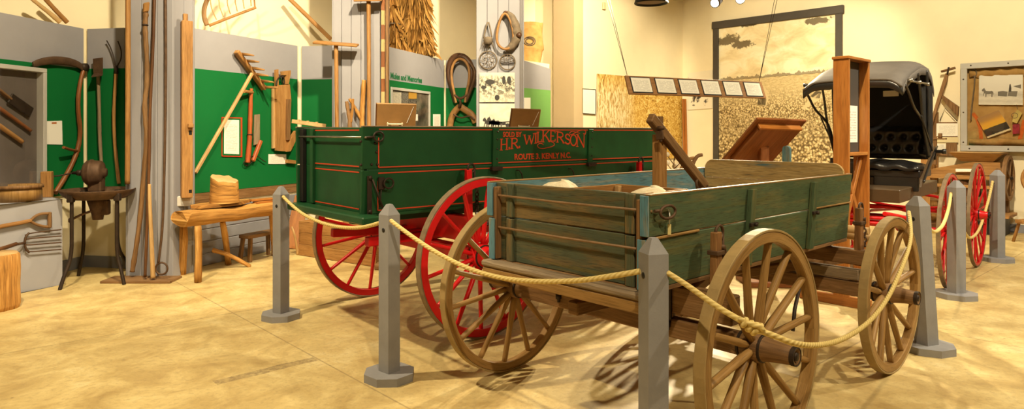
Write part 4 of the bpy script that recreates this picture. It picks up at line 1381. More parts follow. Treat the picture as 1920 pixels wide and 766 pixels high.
# ------------------------------------------------------------------ forge with hand blower
fc = V((-4.18, 6.98, 0))
fg = thing('blacksmith_forge', 'rusty round iron forge pan on four legs with a crank blower', 'forge', fc)
zp = .94
m = MB(); m.lathe((0, 0, zp), Z, [(-.075, 0), (-.075, .27), (-.03, .325), (.012, .352), (.020, .352), (.018, .338), (-.02, .312), (-.055, .26), (-.055, 0)], 40); m.build('pan', M['rust'], fg)
feet = [gr(112, 543), gr(147, 517), gr(233, 533), gr(241, 508)]
for i, ft in enumerate(feet):
    ft = ft - fc
    dr = V((ft.x, ft.y, 0)).normalized()
    a = V((dr.x * .30, dr.y * .30, zp - .02))
    m = MB(); m.tube(smooth([a, V((dr.x * .30, dr.y * .30, .62)), V((dr.x * .30, dr.y * .30, .30)), V((ft.x * .9, ft.y * .9, .12)), V((ft.x, ft.y, .0))], 2), .018, 8); lgm = m.build('leg', M['iron'], fg)
    m = MB(); m.box(a + V((0, 0, -.03)) + dr * .01, (.06, .06, .08), None, .008); m.build('leg_socket', M['iron'], lgm)
m = MB(); m.lathe((.0, 0, zp - .30), Z, [(0, 0), (0, .05), (.06, .06), (.14, .085), (.225, .11), (.225, 0)], 16); m.box((.07, .0, zp - .17), (.10, .08, .16), None, .015); m.build('tuyere', M['rust'], fg)
m = MB(); m.tube(smooth([(-.02, -.05, zp - .20), (-.10, -.10, zp - .23), (-.20, -.12, zp - .285)], 2), .012, 8); m.lathe((-.205, -.12, zp - .29), Z, [(-.03, 0), (-.02, .025), (.015, .025), (.03, 0)], 12); m.build('ash_lever', M['rust'], fg)
bc = V((-.165, .20, 1.12))
t2 = None
m = MB(); ax = V((.93, .25, .0)).normalized()
m.lathe(bc - ax * .11, ax, [(0, 0), (0, .05), (.02, .10), (.05, .132), (.075, .132), (.08, .142), (.10, .142), (.105, .132), (.18, .128), (.20, .11), (.21, .05), (.235, .045), (.235, 0)], 30); bl = m.build('blower_drum', M['rust'], fg)
m = MB(); m.lathe(bc - ax * .11, -ax, [(0, 0), (0, .035), (.05, .03), (.05, .018), (.09, .016), (.09, .0)], 14); m.tube([bc - ax * .19, bc - ax * .33 + V((0, -.03, -.03)), bc - ax * .46 + V((0, -.05, -.035))], .008, 8); m.build('crank', M['iron'], bl)
m = MB(); m.hexa([bc + V((x, y, z)) for x in (-.04, .10) for y in (-.05, .05) for z in (-.20, -.06)], .008); m.build('blower_bracket', M['rust'], fg)
# ------------------------------------------------------------------ hung on the narrow panel
t = thing('hoe', 'wooden handled hoe with flat brown blade on the narrow panel', 'hoe', onp(1, 186, 310, .06)); o_ = onp(1, 186, 310, .06)
m = pole_mesh([onp(1, 184, 140, .07) - o_, onp(1, 186, 200, .06) - o_, onp(1, 187, 260, .06) - o_, onp(1, 191, 318, .06) - o_], .019, .019, 10, .05); m.build('handle', M['grain_grey'], t)
m = MB(); a = [onp(1, x, y, .08) - o_ for (x, y) in ((175, 110), (193, 108), (193, 139), (176, 138))]
m.prism(a, PANEL[1][2] * .008)
m.prism([onp(1, 176, 138, .08) - o_, onp(1, 193, 139, .08) - o_, onp(1, 192, 142, .17) - o_, onp(1, 171, 145, .17) - o_], Z * .008); m.build('blade', M['rust'], t)
t = thing('hay_fork', 'long two-tined hay fork on the narrow panel beside the hoe', 'fork', onp(1, 218, 345, .06)); o_ = onp(1, 218, 345, .06)
m = pole_mesh([onp(1, 218, 128, .06) - o_, onp(1, 215, 180, .06) - o_, onp(1, 213, 225, .06) - o_, onp(1, 216, 280, .06) - o_, onp(1, 223, 344, .06) - o_], .018, .02, 10, .04); m.build('handle', M['honey'], t)
for pts in (((217, 125), (213, 105), (207, 88), (200, 76)), ((219, 125), (227, 112), (228, 95), (221, 77))):
    m = MB(); m.tube(smooth([onp(1, *p, .065) - o_ for p in pts], 2), .007, 8); m.build('tine', M['iron'], t)
m = MB(); m.lathe(onp(1, 218, 130, .06) - o_, Z, [(-.05, .0), (-.05, .022), (.04, .018), (.04, 0)], 10); m.build('ferrule', M['iron'], t)
# ------------------------------------------------------------------ poles at the first column
bd = thing('floor_board', 'flat brown board on the floor at the foot of the first column', 'board', (-3.72, 6.98, 0))
m = MB(); m.box((0, 0, .0125), (.72, .27, .025), None, .004, 0); m.build('plank', M['oldwood'], bd)
def stand(name, label, pts, r0, r1, mat, d0=7.08, d1=7.0, wob=0.0, cat='pole'):
    q = []
    y0, y1 = pts[0][1], pts[-1][1]
    for (px, py) in pts:
        k = (py - y0) / (y1 - y0)
        q.append(at(px, py, d0 + (d1 - d0) * k))
    if q[-1].z < .03: q[-1].z = .027
    m = pole_mesh(q, r0, r1, 10, wob)
    return mk(name, label, cat, m, mat), q
stand('wooden_pole', 'straight light brown pole along the left edge of the first column', [(240, -25), (240, 80), (240, 200), (239, 345)], .027, .026, M['honey'], 7.10, 7.10)
o, q = stand('knotty_staff', 'thick bent wooden staff with a carved knob, before the first column', [(274, 24), (272, 45), (273, 70), (276, 120), (276, 160), (271, 190), (273, 230), (276, 262), (269, 330), (264, 400), (256, 460), (248, 509)], .025, .024, M['oldwood'], 7.08, 7.02, .10)
m = MB(); m.hexa([at(268, 24, 7.10) - o.location, at(268, 6, 7.10) - o.location, at(268, 24, 7.05) - o.location, at(268, 6, 7.05) - o.location, at(279, 22, 7.10) - o.location, at(281, 3, 7.10) - o.location, at(279, 22, 7.05) - o.location, at(281, 3, 7.05) - o.location], .012); m.build('knob', M['honey'], o)
m = MB(); m.tube(ring_pts(at(272, 47, 7.075) - o.location, .027, X, Y, 14), .008, 6, True); m.build('binding', M['iron'], o)
stand('dark_rod', 'thin dark brown rod right beside the knotty staff', [(290, -25), (288, 60), (285, 130), (281, 210), (280, 300), (276, 420), (272, 519)], .016, .015, M['darkwood'], 7.085, 6.93, .05)
stand('tool_shaft', 'short yellow wooden shaft at the foot of the knotty staff', [(280, 345), (281, 390), (284, 450), (287, 521)], .016, .025, M['pale'], 6.98, 6.90)
o, q = stand('iron_poker', 'long brown iron rod ending in a ring, on the first column', [(310, -25), (311, 100), (310, 220), (308, 330), (305, 430), (297, 492)], .015, .012, M['rust'], 7.10, 6.95, .03)
m = MB(); m.tube(ring_pts(at(303, 503, 6.95) - o.location, .062, X, Z, 22), .010, 8, True); m.build('ring', M['rust'], o)
# square mortised timber and white box on the column's right flank
tt = at(350, 370, 7.20)
t = thing('mortised_timber', 'tall square timber with peg and mortise holes, beside the wide green panel', 'timber', tt, .55)
zt_ = zat(40, 7.2) - tt.z
m = MB(); m.box((0, 0, zt_ / 2), (.112, .112, zt_), None, .005, 2); m.build('beam', M['honey'], t)
m = MB(); m.box((-.015, -.012, zt_ + .035), (.05, .045, .085), None, .006, 2); m.build('tenon', M['honey'], t)
for z in (.07, .70):
    m = MB(); m.box((.030, -.0555, z), (.03, .004, .05 if z > .5 else .035), None, .001); m.build('mortise', M['black'], t)
m = MB(); m.box((.03, -.075, .775), (.055, .06, .045), None, .006); m.build('peg', M['honey'], t)
bx = at(347, 386, 7.25)
m = MB(); m.box((0, 0, .055), (.165, .06, .11), None, .008); m.box((.015, -.032, .055), (.09, .006, .06), None, .002)
o = m.build('outlet_box', paint('off_white_box', (.62, .60, .55), .05, .5)); o.location = bx; o.rotation_euler = (0, 0, .3); tag(o, 'small off-white electrical box under the square timber', 'outlet')
# ------------------------------------------------------------------ wide panel
k = 2
t = thing('hay_rake', 'wooden hay rake with six pegs hung slanting on the wide green panel', 'rake', onp(k, 420, 325, .06)); o_ = onp(k, 420, 325, .06)
N2 = PANEL[2][2]
def RP(px, py, off=.06): return onp(2, px, py, off) - o_
m = MB(); m.bar(RP(443, 96, .09), RP(496, 167, .09), .055, .07, N2, .008); m.build('head', M['honey'], t)
for (a, b) in (((453, 101), (476, 104)), ((462, 114), (486, 116)), ((471, 127), (496, 131)), ((479, 139), (503, 142)), ((488, 151), (513, 154)), ((495, 163), (522, 164))):
    m = MB(); m.tube([RP(*a, .10), RP((a[0] + b[0]) / 2, (a[1] + b[1]) / 2, .20), RP(*b, .30)], [.018, .017, .008], 8); m.build('peg_tooth', M['honey'], t)
m = MB(); m.bar(RP(473, 137, .13), RP(366, 324, .06), .042, .034, N2, .008); m.build('handle', M['pale'], t)
t = thing('flail', 'red brown jointed flail hanging on the green panel right of the framed text', 'flail', onp(k, 468, 308, .05)); o_ = onp(k, 468, 308, .05)
M['flailwood'] = wood('red_orange_flail_wood', (.25, .045, .012), (.42, .095, .026), (.52, .16, .045), .45); m = pole_mesh([RP(471, 166), RP(470, 190), RP(469, 230), RP(468, 265), RP(464, 305)], .022, .034, 10, .05); m.build('handle', M['flailwood'], t)
m = pole_mesh([RP(474, 173, .07), RP(466, 172, .10), RP(458, 171, .13)], .018, .02); m.build('cross_peg', M['honey'], t)
m = MB(); m.bar(RP(489, 263), RP(474, 302), .05, .045, N2, .010); m.build('swingle', M['flailwood'], t)
m = MB(); m.tube(smooth([RP(474, 302), RP(462, 312), RP(455, 305), RP(464, 296), RP(480, 290), RP(492, 300), RP(498, 303)], 2), .006, 6)
m.tube(ring_pts(RP(469, 252), .030, PANEL[2][3], N2, 14), .010, 6, True); m.build('strap', M['iron'], t)
m = MB(); m.prism([onp(2, x, y, .045) for (x, y) in ((476, 215), (486, 214), (486, 268), (475, 272))], N2 * .012, Z); mk('flat_saw', 'grey flat blade hung right of the red brown flail', 'blade', m, M['grain_grey'])
t = thing('wooden_clamp', 'tall plank tool with rope loop on the wide panel, by the green wagon tail', 'tool', onp(k, 528, 286, .05)); o_ = onp(k, 528, 286, .05)
def bd_(name, pts, off, th, mat):
    m = MB(); m.prism([onp(2, x, y, off) - o_ for (x, y) in pts], N2 * th, Z); return m.build(name, mat, t)
bd_('main_plank', ((514, 160), (538, 158), (541, 188), (536, 284), (515, 282)), .06, .05, M['honey'])
bd_('side_plank', ((509, 163), (517, 163), (522, 185), (520, 276), (509, 278)), .04, .03, M['pale'])
bd_('edge_plank', ((535, 186), (541, 186), (540, 262), (534, 262)), .10, .04, M['oldwood'])
bd_('tongue', ((514, 131), (519, 130), (520, 186), (515, 186)), .075, .03, M['honey'])
bd_('cap_block', ((525, 134), (540, 132), (540, 138), (536, 158), (531, 158), (532, 141), (526, 141)), .07, .05, M['honey'])
bd_('knee_brace', ((540, 262), (550, 245), (552, 258), (540, 283), (534, 284)), .10, .05, M['honey'])
m = MB(); m.tube(smooth([RP(526, 142, .10), RP(519, 150, .11), RP(518, 160, .11)], 2), .010, 8); m.tube(smooth([RP(532, 158, .11), RP(527, 150, .12), RP(529, 142, .11), RP(533, 146, .11), RP(533, 158, .11)], 2), .007, 8); m.build('loop', M['iron'], t)
def framed(name, label, k, x0, x1, y0, y1, layers, cat='sign', off=.028, skew=0):
    """a flat framed card on panel k: layers = [(inset px, material, thickness)]"""
    t = thing(name, label, cat, onp(k, (x0 + x1) / 2, y1, off))
    o_ = onp(k, (x0 + x1) / 2, y1, off)
    kk = 0
    for i, (ins, mat, th, nm) in enumerate(layers):
        pts = [onp(k, x0 + ins, y1 - ins, off + kk) - o_, onp(k, x1 - ins, y1 - ins + skew, off + kk) - o_, onp(k, x1 - ins, y0 + ins + skew, off + kk) - o_, onp(k, x0 + ins, y0 + ins, off + kk) - o_]
        m = MB()
        if mat in (M['print'], M['print_fine']):
            kk += .0015
            pts = [p + PANEL[k][2] * .0015 for p in pts]
            m.poly(pts)
        else:
            m.prism(pts, PANEL[k][2] * th); kk += th
        m.build(nm, mat, t)
    return t
framed('framed_text', 'text card in a red and green frame on the green panel under the rake handle', 2, 415, 453, 219, 293, [(0, M['line'], .012, 'outer_frame'), (2.2, M['green'], .004, 'inner_frame'), (5, M['white'], .003, 'mount'), (5.5, M['print_fine'], 0, 'printed_text')], skew=1)
framed('label_card', 'small white label on the green panel right of the flail', 2, 503, 536, 289, 307, [(0, M['white'], .008, 'card'), (1, M['print'], 0, 'printed_text')])
m = MB(); m.bar(onp(2, 536, 302, .05), onp(2, 553, 304, .05), .05, .05, Z, .006); mk('wood_block', 'small wood block on the green panel below the plank tool', 'block', m, M['honey'])
# ------------------------------------------------------------------ bench of split log
bo = V((-3.31, 6.98, 0)); be = V((-2.64, 8.06, 0))
db = (be - bo).normalized(); nb = V((db.y, -db.x, 0)); Lb = (be - bo).length
ab = math.atan2(db.y, db.x)
bench = thing('log_bench', 'rough half-log bench with splayed stick legs below the green panel', 'bench', bo, ab)
m = MB()
n_ = 20
def slabfn(u, v):
    x = u * Lb
    a = PI * 2 * v
    w, h = .155 * (1 - .12 * u), .165
    wob = 1 + .05 * math.sin(6 * u + 3 * a) + .03 * math.sin(19 * u + a)
    cy, cz = math.cos(a) * w * wob, math.sin(a)
    cz = (cz * .035 if cz > 0 else cz * h * wob * .8)
    y = max(-w * 1.02, min(w * 1.02, cy * 1.15))
    return V((x + .02 * math.sin(3 * a), y, .69 + cz + .006 * math.sin(9 * u)))
m.grid(slabfn, 24, 24, True, Lb, 1.0)
for u in (0, 1): m.poly([slabfn(u, j / 24) for j in range(24)], [(slabfn(u, j / 24).y * .5 + 9, slabfn(u, j / 24).z) for j in range(24)])
m.build('half_log', M['bark'], bench)
def bl_(p): 
    v = V((p[0], p[1], 0)) - bo
    return V((v.dot(db), v.dot(V((-db.y, db.x, 0))), p[2]))
for (tp_, ft, r) in ((at(371, 434, 6.93), gr(371, 529), .038), (at(344, 432, 7.15), gr(341, 514), .044), (at(417, 424, 7.45), gr(428, 495), .036), (at(508, 405, 7.95), gr(514, 478), .034)):
    a, b = bl_(tp_), bl_((ft.x, ft.y, 0))
    a.z += .06
    m = pole_mesh([a, (a * .6 + b * .4) + V((.01, 0, 0)), b], r * .9, r, 8, .06, 1); m.build('leg', M['bark'], bench)
m = pole_mesh([bl_(at(398, 468, 7.55)), bl_(at(432, 478, 7.6)), bl_(at(469, 499, 7.7))], .026, .022, 8, .05); m.build('stretcher', M['bark'], bench)
# split slab with bark, chopping block, plank offcuts, little stool
bs0 = at(412, 394, 7.45)
m = MB()
out = [(-.40, -.05), (-.34, -.16), (-.20, -.19), (-.05, -.21), (.16, -.19), (.30, -.10), (.42, -.02), (.46, .06), (.26, .12), (.02, .15), (-.22, .10), (-.36, .03)]
pts = [V((0, 0, .738)) + V((bs0.x, bs0.y, 0)) + db * (a * .95) + nb * (-b * .9) for (a, b) in out]
m.prism(pts, Z * .035, db); mk('bark_slab', 'flat ragged bark slab on the log bench under the chopping block', 'slab', m, M['bark'])
cb = at(420, 386, 7.40); cb.z = .774
t = thing('stump_block', 'short cut log with slanting top standing on the bark slab of the bench', 'log', cb)
m = MB()
def stump(u, v):
    a = 2 * PI * u
    r = .155 * (1 + .04 * math.sin(3 * a) + .02 * math.sin(8 * a)) * (1 - .08 * v)
    top = .265 + .040 * math.cos(a - 2.7) + .006 * math.sin(5 * a) + .004 * math.sin(9 * a)
    return V((r * math.cos(a), r * math.sin(a), v * top))
m.grid(stump, 36, 4, True, 1, .3)
m.build('trunk', M['bark'], t)
m = MB(); b0 = len(m.v); m.v += [stump(j / 36, 1) for j in range(36)] + [V((0, 0, .265))]
for j in range(36): m.face([b0 + j, b0 + (j + 1) % 36, b0 + 36], [(m.v[b0 + j].x, m.v[b0 + j].y), (m.v[b0 + (j + 1) % 36].x, m.v[b0 + (j + 1) % 36].y), (0, 0)], True)
m.build('cut_face', M['pale'], t)
for (p, q, w, lab) in (((468, 381), (512, 392), .10, 'upper yellow plank offcut on the right end of the log bench'), ((478, 389), (520, 381), .09, 'lower yellow plank offcut on the right end of the log bench')):
    a, b = at(p[0], p[1], 7.75), at(q[0], q[1], 8.0)
    z = .735 if 'lower' in lab else .762
    m = MB(); m.bar((a.x, a.y, z), (b.x, b.y, z), w, .022, Z, .003); mk('plank_offcut', lab, 'plank', m, M['orange'])
sc_ = V((-2.93, 8.22, 0))
t = thing('milking_stool', 'low rough wooden stool behind the log bench against the grey boards', 'stool', sc_, ab + .1)
m = MB(); m.box((0, 0, .30), (.50, .17, .045), None, .008, 0); m.build('seat', M['oldwood'], t)
for (x, y) in ((-.2, -.06), (.2, -.06), (-.2, .06), (.2, .06)):
    m = MB(); m.bar((x, y, .28), (x * 1.15, y * 1.35, 0), .045, .04, X, .004); m.build('leg', M['oldwood'], t)
# wooden chest behind the green wagon, with ears of corn
c0, c1 = gr(560, 478), gr(705, 501)
dc = (c1 - c0).normalized(); ncb = V((-dc.y, dc.x, 0))
Lc = (c1 - c0).length
cc = c0 + dc * Lc / 2 + ncb * .17
t = thing('wooden_chest', 'weathered long wooden box on the floor behind the green wagon tail', 'box', cc, math.atan2(dc.y, dc.x))
for kz in range(3):
    for s in (-1, 1):
        m = MB(); m.box((0, s * .16, .075 + kz * .145), (Lc, .022, .142), None, .003, 0); m.build('side_board', M['honey'], t)
for s in (-1, 1):
    m = MB(); m.box((s * (Lc / 2 - .012), 0, .22), (.022, .30, .43), None, .003, 1); m.build('end_board', M['honey'], t)
m = MB(); m.box((0, 0, .02), (Lc - .05, .30, .03), None, .002); m.build('bottom', M['honey'], t)
m = MB(); m.box((0, .02, .395), (Lc - .06, .26, .016), None, .002, 0); m.build('shelf', M['honey'], t)
M['corn'] = paint('dry_corn', (.62, .40, .14), .25, .7, .6, 30)
corn0 = None
for i in range(7):
    p = cc + dc * (-.35 + .085 * (i % 4) + .03 * (i // 4)) - ncb * (.06 - .07 * (i // 4)) + Z * (.432 + .0 * (i // 4))
    lab = 'dry ear of corn heaped in the long wooden box behind the green wagon'
    if corn0 is None:
        m = MB(); m.lathe((-.09, 0, 0), X, [(0, 0), (.0, .018), (.03, .026), (.10, .028), (.16, .018), (.18, 0)], 12, jag=.05)
        corn0 = m.build('corn_ear', M['corn']); tag(corn0, lab, 'corn', 'ears of corn in the long box')
        corn0.location = p; corn0.rotation_euler = (0, 0, .4)
    else:
        dup(corn0, p, random.uniform(-1, 1))
m = MB(); a = gr(546, 468); m.bar(a + Z * .01 + V((-.02, .05, 0)), a + V((.06, .30, .68)), .20, .018, Y, .003); mk('leaning_board', 'yellow board leaning left of the long wooden box', 'board', m, M['orange'])
m = pole_mesh([gr(561, 476) + Z * .012 + V((0, -.06, 0)), at(553, 440, 8.35), at(547, 425, 8.4)], .018, .012, 8); mk('short_stick', 'short pale stick leaning by the long wooden box', 'stick', m, M['pale'])
# ------------------------------------------------------------------ middle: before and on the second and third columns
def t_tool(label, pxb, y_board, d, bl, bw, px_pole_top, px_pole_bot, tilt):
    p = at(pxb, y_board, d)
    t = thing('wooden_pusher', label, 'tool', (at(px_pole_bot, 236, d).x, d, 0))
    o_ = t.location.copy()
    m = MB(); x, y, z = frame(V((1, .06, tilt)), V((0, -.25, 1)))
    m.box(p - o_, (bl, bw, .028), (x, y, z), .006, 0); m.build('head_board', M['honey'], t)
    m = pole_mesh([p - o_ - Z * .01, V((at(px_pole_top, 160, d).x, d, zat(160, d))) - o_, V((0, 0, 0))], .027, .027, 10, .03); m.build('pole', M['honey'], t)
    return t
t_tool('wooden T-shaped pusher with its board at mid height before the second column', 630, 82, 8.55, .56, .17, 631, 634, -.07)
t_tool('taller wooden T-shaped pusher, its board cut by the top edge', 691, 0, 8.60, .36, .17, 692, 692, .03)
def col2(px, py, d=8.68): return at(px, py, d)
t = thing('forked_branch', 'forked pale branch with bark standing before the second column, right one', 'branch', V((at(684, 240, 8.62).x, 8.62, 0))); o_ = t.location.copy()
m = pole_mesh([col2(683, 150) - o_, col2(680, 190) - o_, col2(679, 215) - o_, col2(679, 240) - o_, V((0, 0, 0))], .030, .034, 9, .08); m.build('stem', M['bark'], t)
m = pole_mesh([col2(655, 185) - o_, col2(664, 200) - o_, col2(673, 215) - o_, col2(678, 224) - o_], .018, .026, 9, .08); m.build('fork_arm', M['bark'], t)
t = thing('forked_branch', 'smaller dark forked branch before the second column, left one', 'branch', V((at(658, 240, 8.60).x, 8.60, 0))); o_ = t.location.copy()
m = pole_mesh([col2(650, 190, 8.6) - o_, col2(653, 210, 8.6) - o_, col2(657, 232, 8.6) - o_, V((0, 0, 0))], .022, .032, 9, .10); m.build('stem', M['oldwood'], t)
m = pole_mesh([col2(662, 185, 8.6) - o_, col2(661, 205, 8.6) - o_, col2(657, 230, 8.6) - o_], .014, .022, 9, .08); m.build('fork_arm', M['bark'], t)
# banded measuring pole on the column's right edge
pz = at(719, 195, 8.70)
t = thing('measuring_pole', 'tall square pole of pale and brown bands on the second column edge', 'pole', (pz.x, 8.68, 0))
m = MB(); y0 = 0
seg = [(215, 195, 1), (195, 172, 0), (172, 148, 1), (148, 126, 0), (126, 97, 1), (97, 74, 0), (74, 47, 1), (47, 20, 0), (20, -8, 1), (-8, -40, 0)]
m.m = 1; zt0 = zat(215, 8.68)
m.box((0, 0, zt0 / 2), (.046, .05, zt0), None, .002, 2)
for (a, b, mi) in seg:
    m.m = mi; z0, z1 = zat(a, 8.68), zat(b, 8.68)
    m.box((0, 0, (z0 + z1) / 2), (.046, .05, z1 - z0), None, .001, 2)
m.build('banded_strip', [M['pale'], M['redwood']], t)
m = MB(); zt1 = zat(-40, 8.68); m.box((.05, .02, zt1 / 2), (.038, .05, zt1), None, .003, 2); m.build('plain_strip', M['oldwood'], t)
t = thing('notched_stick', 'pale notched wooden stick just above the green wagon tail corner', 'stick', at(578, 232, 9.0)); o_ = t.location.copy()
m = MB(); m.bar(at(547, 227, 8.92) - o_, at(611, 236, 9.06) - o_, .03, .055, Z, .004)
m.build('bar', M['pale'], t)
for px in (560, 577, 594):
    m = MB(); p = at(px, 225 + (px - 547) * .14, 8.92 + (px - 547) * .0022) - o_; m.box(p, (.035, .028, .045), None, .004); m.build('knob', M['pale'], t)
# ------------------------------------------------------------------ Mules and Memories panel
pa, pb, n4, d4 = PANEL[4]
o_ = onp(4, 732, 146.5, .028)
e_ = onp(4, 791, 152.5, .028)
M['sign_green'] = plain('dark_green_letters', (.01, .13, .05), .6)
tx = textmesh('Mules and Memories', .118, (d4, Z), (0, 0, 0), 'wall_lettering', M['sign_green'], None, .001, .0045, width=(e_ - o_).length)
tx.location = o_ - Z * .0
tag(tx, 'dark green lettering reading Mules and Memories on the grey panel', 'lettering')
M['case_photo'] = None
def blotch(name, dark, light, sc=5, lo=.4, hi=.6, tint=None, stretch=(1, 1, 1), seed=0):
    t = NT(name, .6, spec=.25)
    uv = t.coord('UV', stretch, (seed, seed * .7, 0))
    n = t.noise(uv, sc, 6, .65, .4)
    t.col(t.ramp(n, [(lo, dark), (hi, light)]))
    return t.m
cs, hh = display_case(4, 805, 1.23, 172, 262, 'grey framed glass case of photographs under the Mules and Memories lettering', blotch('dim_case_print', (.03, .025, .02), (.20, .17, .13), 3, .35, .65), .022, .04)
def incase(name, x0, x1, y0, y1, mat, label):
    m = MB(); pts = [onp(4, x, y, .031) for (x, y) in ((x0, y1), (x1, y1), (x1, y0), (x0, y0))]
    m.prism(pts, n4 * .004)
    m.poly([p + n4 * .0046 for p in pts])
    return tag(m.build(name, mat), label, 'picture')
incase('pinned_sheet', 735, 752, 173, 194, blotch('pale_sheet', (.45, .42, .36), (.62, .58, .48), 6), 'pale paper sheet pinned upper left inside the photograph case')
incase('pinned_photo', 753, 764, 174, 194, blotch('dark_photo', (.03, .03, .03), (.3, .28, .24), 9), 'narrow dark photograph beside the pale sheet inside the case')
incase('pinned_card', 766, 781, 168, 185, paint('mustard_card', (.50, .28, .04), .1, .6), 'mustard yellow card pinned upper right inside the photograph case')
incase('pinned_photo', 765, 781, 186, 214, blotch('dark_photo_b', (.02, .02, .02), (.22, .2, .17), 7), 'dark photograph below the mustard card inside the case')
incase('pinned_sheet', 776, 783, 214, 226, M['white'], 'tiny white slip low inside the photograph case')
framed('label_card', 'small white label on the green panel right of the photograph case', 4, 812, 825, 214, 240, [(0, M['white'], .008, 'card'), (.8, M['print_fine'], 0, 'printed_text')])
# ------------------------------------------------------------------ horse collars
M['cord'] = paint('grey_cord', (.16, .12, .08), .25, .8, .3, 20)
M['leather'] = paint('dark_brown_leather', (.075, .032, .014), .35, .5, .5, 9, .4)
M['leather_tan'] = paint('worn_tan_leather', (.28, .14, .045), .3, .55, .4, 10, .35)
c5 = lambda px, py, off=.10: onp(5, px, py, off)
t = thing('horse_collar', 'large brown leather horse collar hanging left of the photo column', 'horse collar', c5(864, 195)); o_ = t.location.copy()
q = smooth([c5(*p) - o_ for p in ((853, 191), (850, 175), (846, 160), (841, 140), (842, 122), (849, 109), (860, 104), (872, 108), (882, 120), (885, 137), (881, 158), (876, 175), (873, 190))], 2)
L = len(q) - 1
m = MB(); m.tube(q, [.028 + .028 * math.sin(PI * i / L) for i in range(L + 1)], 12); m.build('collar_pad', M['leather'], t)
for pts in (((855, 193), (851, 172), (847, 152), (846, 130), (853, 114), (862, 110)), ((872, 192), (876, 168), (880, 150), (880, 128), (872, 113), (862, 110))):
    m = MB(); m.tube(smooth([c5(*p, .17) - o_ for p in pts], 2), .022, 10, sx=.8); m.build('hame', M['leather_tan'], t)
m = MB(); m.tube(smooth([c5(882, 118, .16) - o_, c5(891, 132, .17) - o_, c5(890, 148, .17) - o_, c5(880, 176, .16) - o_, c5(874, 190, .15) - o_], 2), [.02] * 17 if False else .024, 10, sx=1.4); m.build('side_pad', M['rust'], t)
m = MB(); m.tube(smooth([c5(852, 178, .17) - o_, c5(863, 186, .19) - o_, c5(876, 178, .17) - o_], 2), .022, 8); m.tube(smooth([c5(862, 186, .18) - o_, c5(864, 195, .18) - o_, c5(861, 200, .16) - o_], 1), .02, 8); m.build('throat_strap', M['leather'], t)
m = MB(); m.tube(smooth([c5(858, 104, .14) - o_, c5(862, 100, .15) - o_, c5(868, 103, .15) - o_], 2), .016, 8); m.build('top_strap', M['leather'], t)
t = thing('harness_saddle', 'brown leather harness pads in an inverted V below the large horse collar', 'harness', c5(865, 240)); o_ = t.location.copy()
for pts in (((862, 199), (853, 208), (846, 220), (843, 240)), ((862, 199), (874, 207), (885, 214), (892, 230))):
    m = MB(); m.tube(smooth([c5(*p, .10) - o_ for p in pts], 2), .055, 10, sx=.6); m.build('pad', M['leather_tan'], t)
m = MB(); m.tube(smooth([c5(*p, .16) - o_ for p in ((850, 214), (864, 222), (880, 216), (890, 224))], 2), .012, 8); m.lathe(c5(862, 198, .12) - o_, Z, [(-.05, 0), (-.04, .03), (.02, .03), (.04, 0)], 10); m.build('strap', M['leather'], t)
c3 = lambda px, py, off=.06: at(px, py, 10.2 - off)
t = thing('horse_collar', 'ragged light brown horse collar hanging at the top of the photo column', 'horse collar', c3(952, 97)); o_ = t.location.copy()
m = MB(); m.tube(smooth([c3(*p, .10) - o_ for p in ((946, 24), (939, 33), (934, 50), (931, 66), (932, 80), (939, 90), (950, 93), (959, 87), (963, 74), (962, 58), (958, 42), (953, 30))], 2, True), .020, 10, True); m.build('collar_rim', M['leather_tan'], t)
m = MB(); q = smooth([c3(*p, .07) - o_ for p in ((949, 23), (958, 30), (964, 42), (967, 54), (970, 66), (966, 78), (958, 89), (948, 93))], 2); m.tube(q, [.03 + .045 * math.sin(PI * i / (len(q) - 1)) * (1 + .10 * math.sin(i * 1.3)) for i in range(len(q))], 12); m.build('collar_pad', M['cord'], t)
m = MB(); m.lathe(c3(973, 66, .12) - o_, V((0, -1, 0)), [(-.04, 0), (-.03, .04), (.02, .045), (.04, 0)], 12); m.build('buckle_pad', M['leather'], t)
m = MB(); m.tube(smooth([c3(944, 25, .1) - o_, c3(947, 21, .1) - o_, c3(952, 24, .1) - o_], 1), .014, 8); m.build('top_strap', M['leather'], t)
t = thing('muzzle_basket', 'small woven muzzle with cord loop and fringe high on the photo column', 'muzzle', c3(915, 92)); o_ = t.location.copy()
m = MB(); m.tube(smooth([c3(*p) - o_ for p in ((907, 72), (911, 52), (915, 38), (919, 52), (922, 70))], 1), .012, 8); m.build('cord_loop', M['cord'], t)
m = MB(); m.lathe(c3(915, 82, .07) - o_, Z, [(-.01, 0), (-.01, .055), (.05, .072), (.10, .065), (.10, .05), (.0, .04)], 16); m.build('pouch', M['cord'], t)
for i in range(9):
    m = MB(); x = 907 + i * 2; m.tube([c3(x, 79, .08) - o_, c3(x + (i % 3 - 1) * 1.5 + (x - 915) * .25, 87 + (i * 5) % 7, .07) - o_], [.009, .003], 6); m.build('fringe_strand', M['cord'], t)
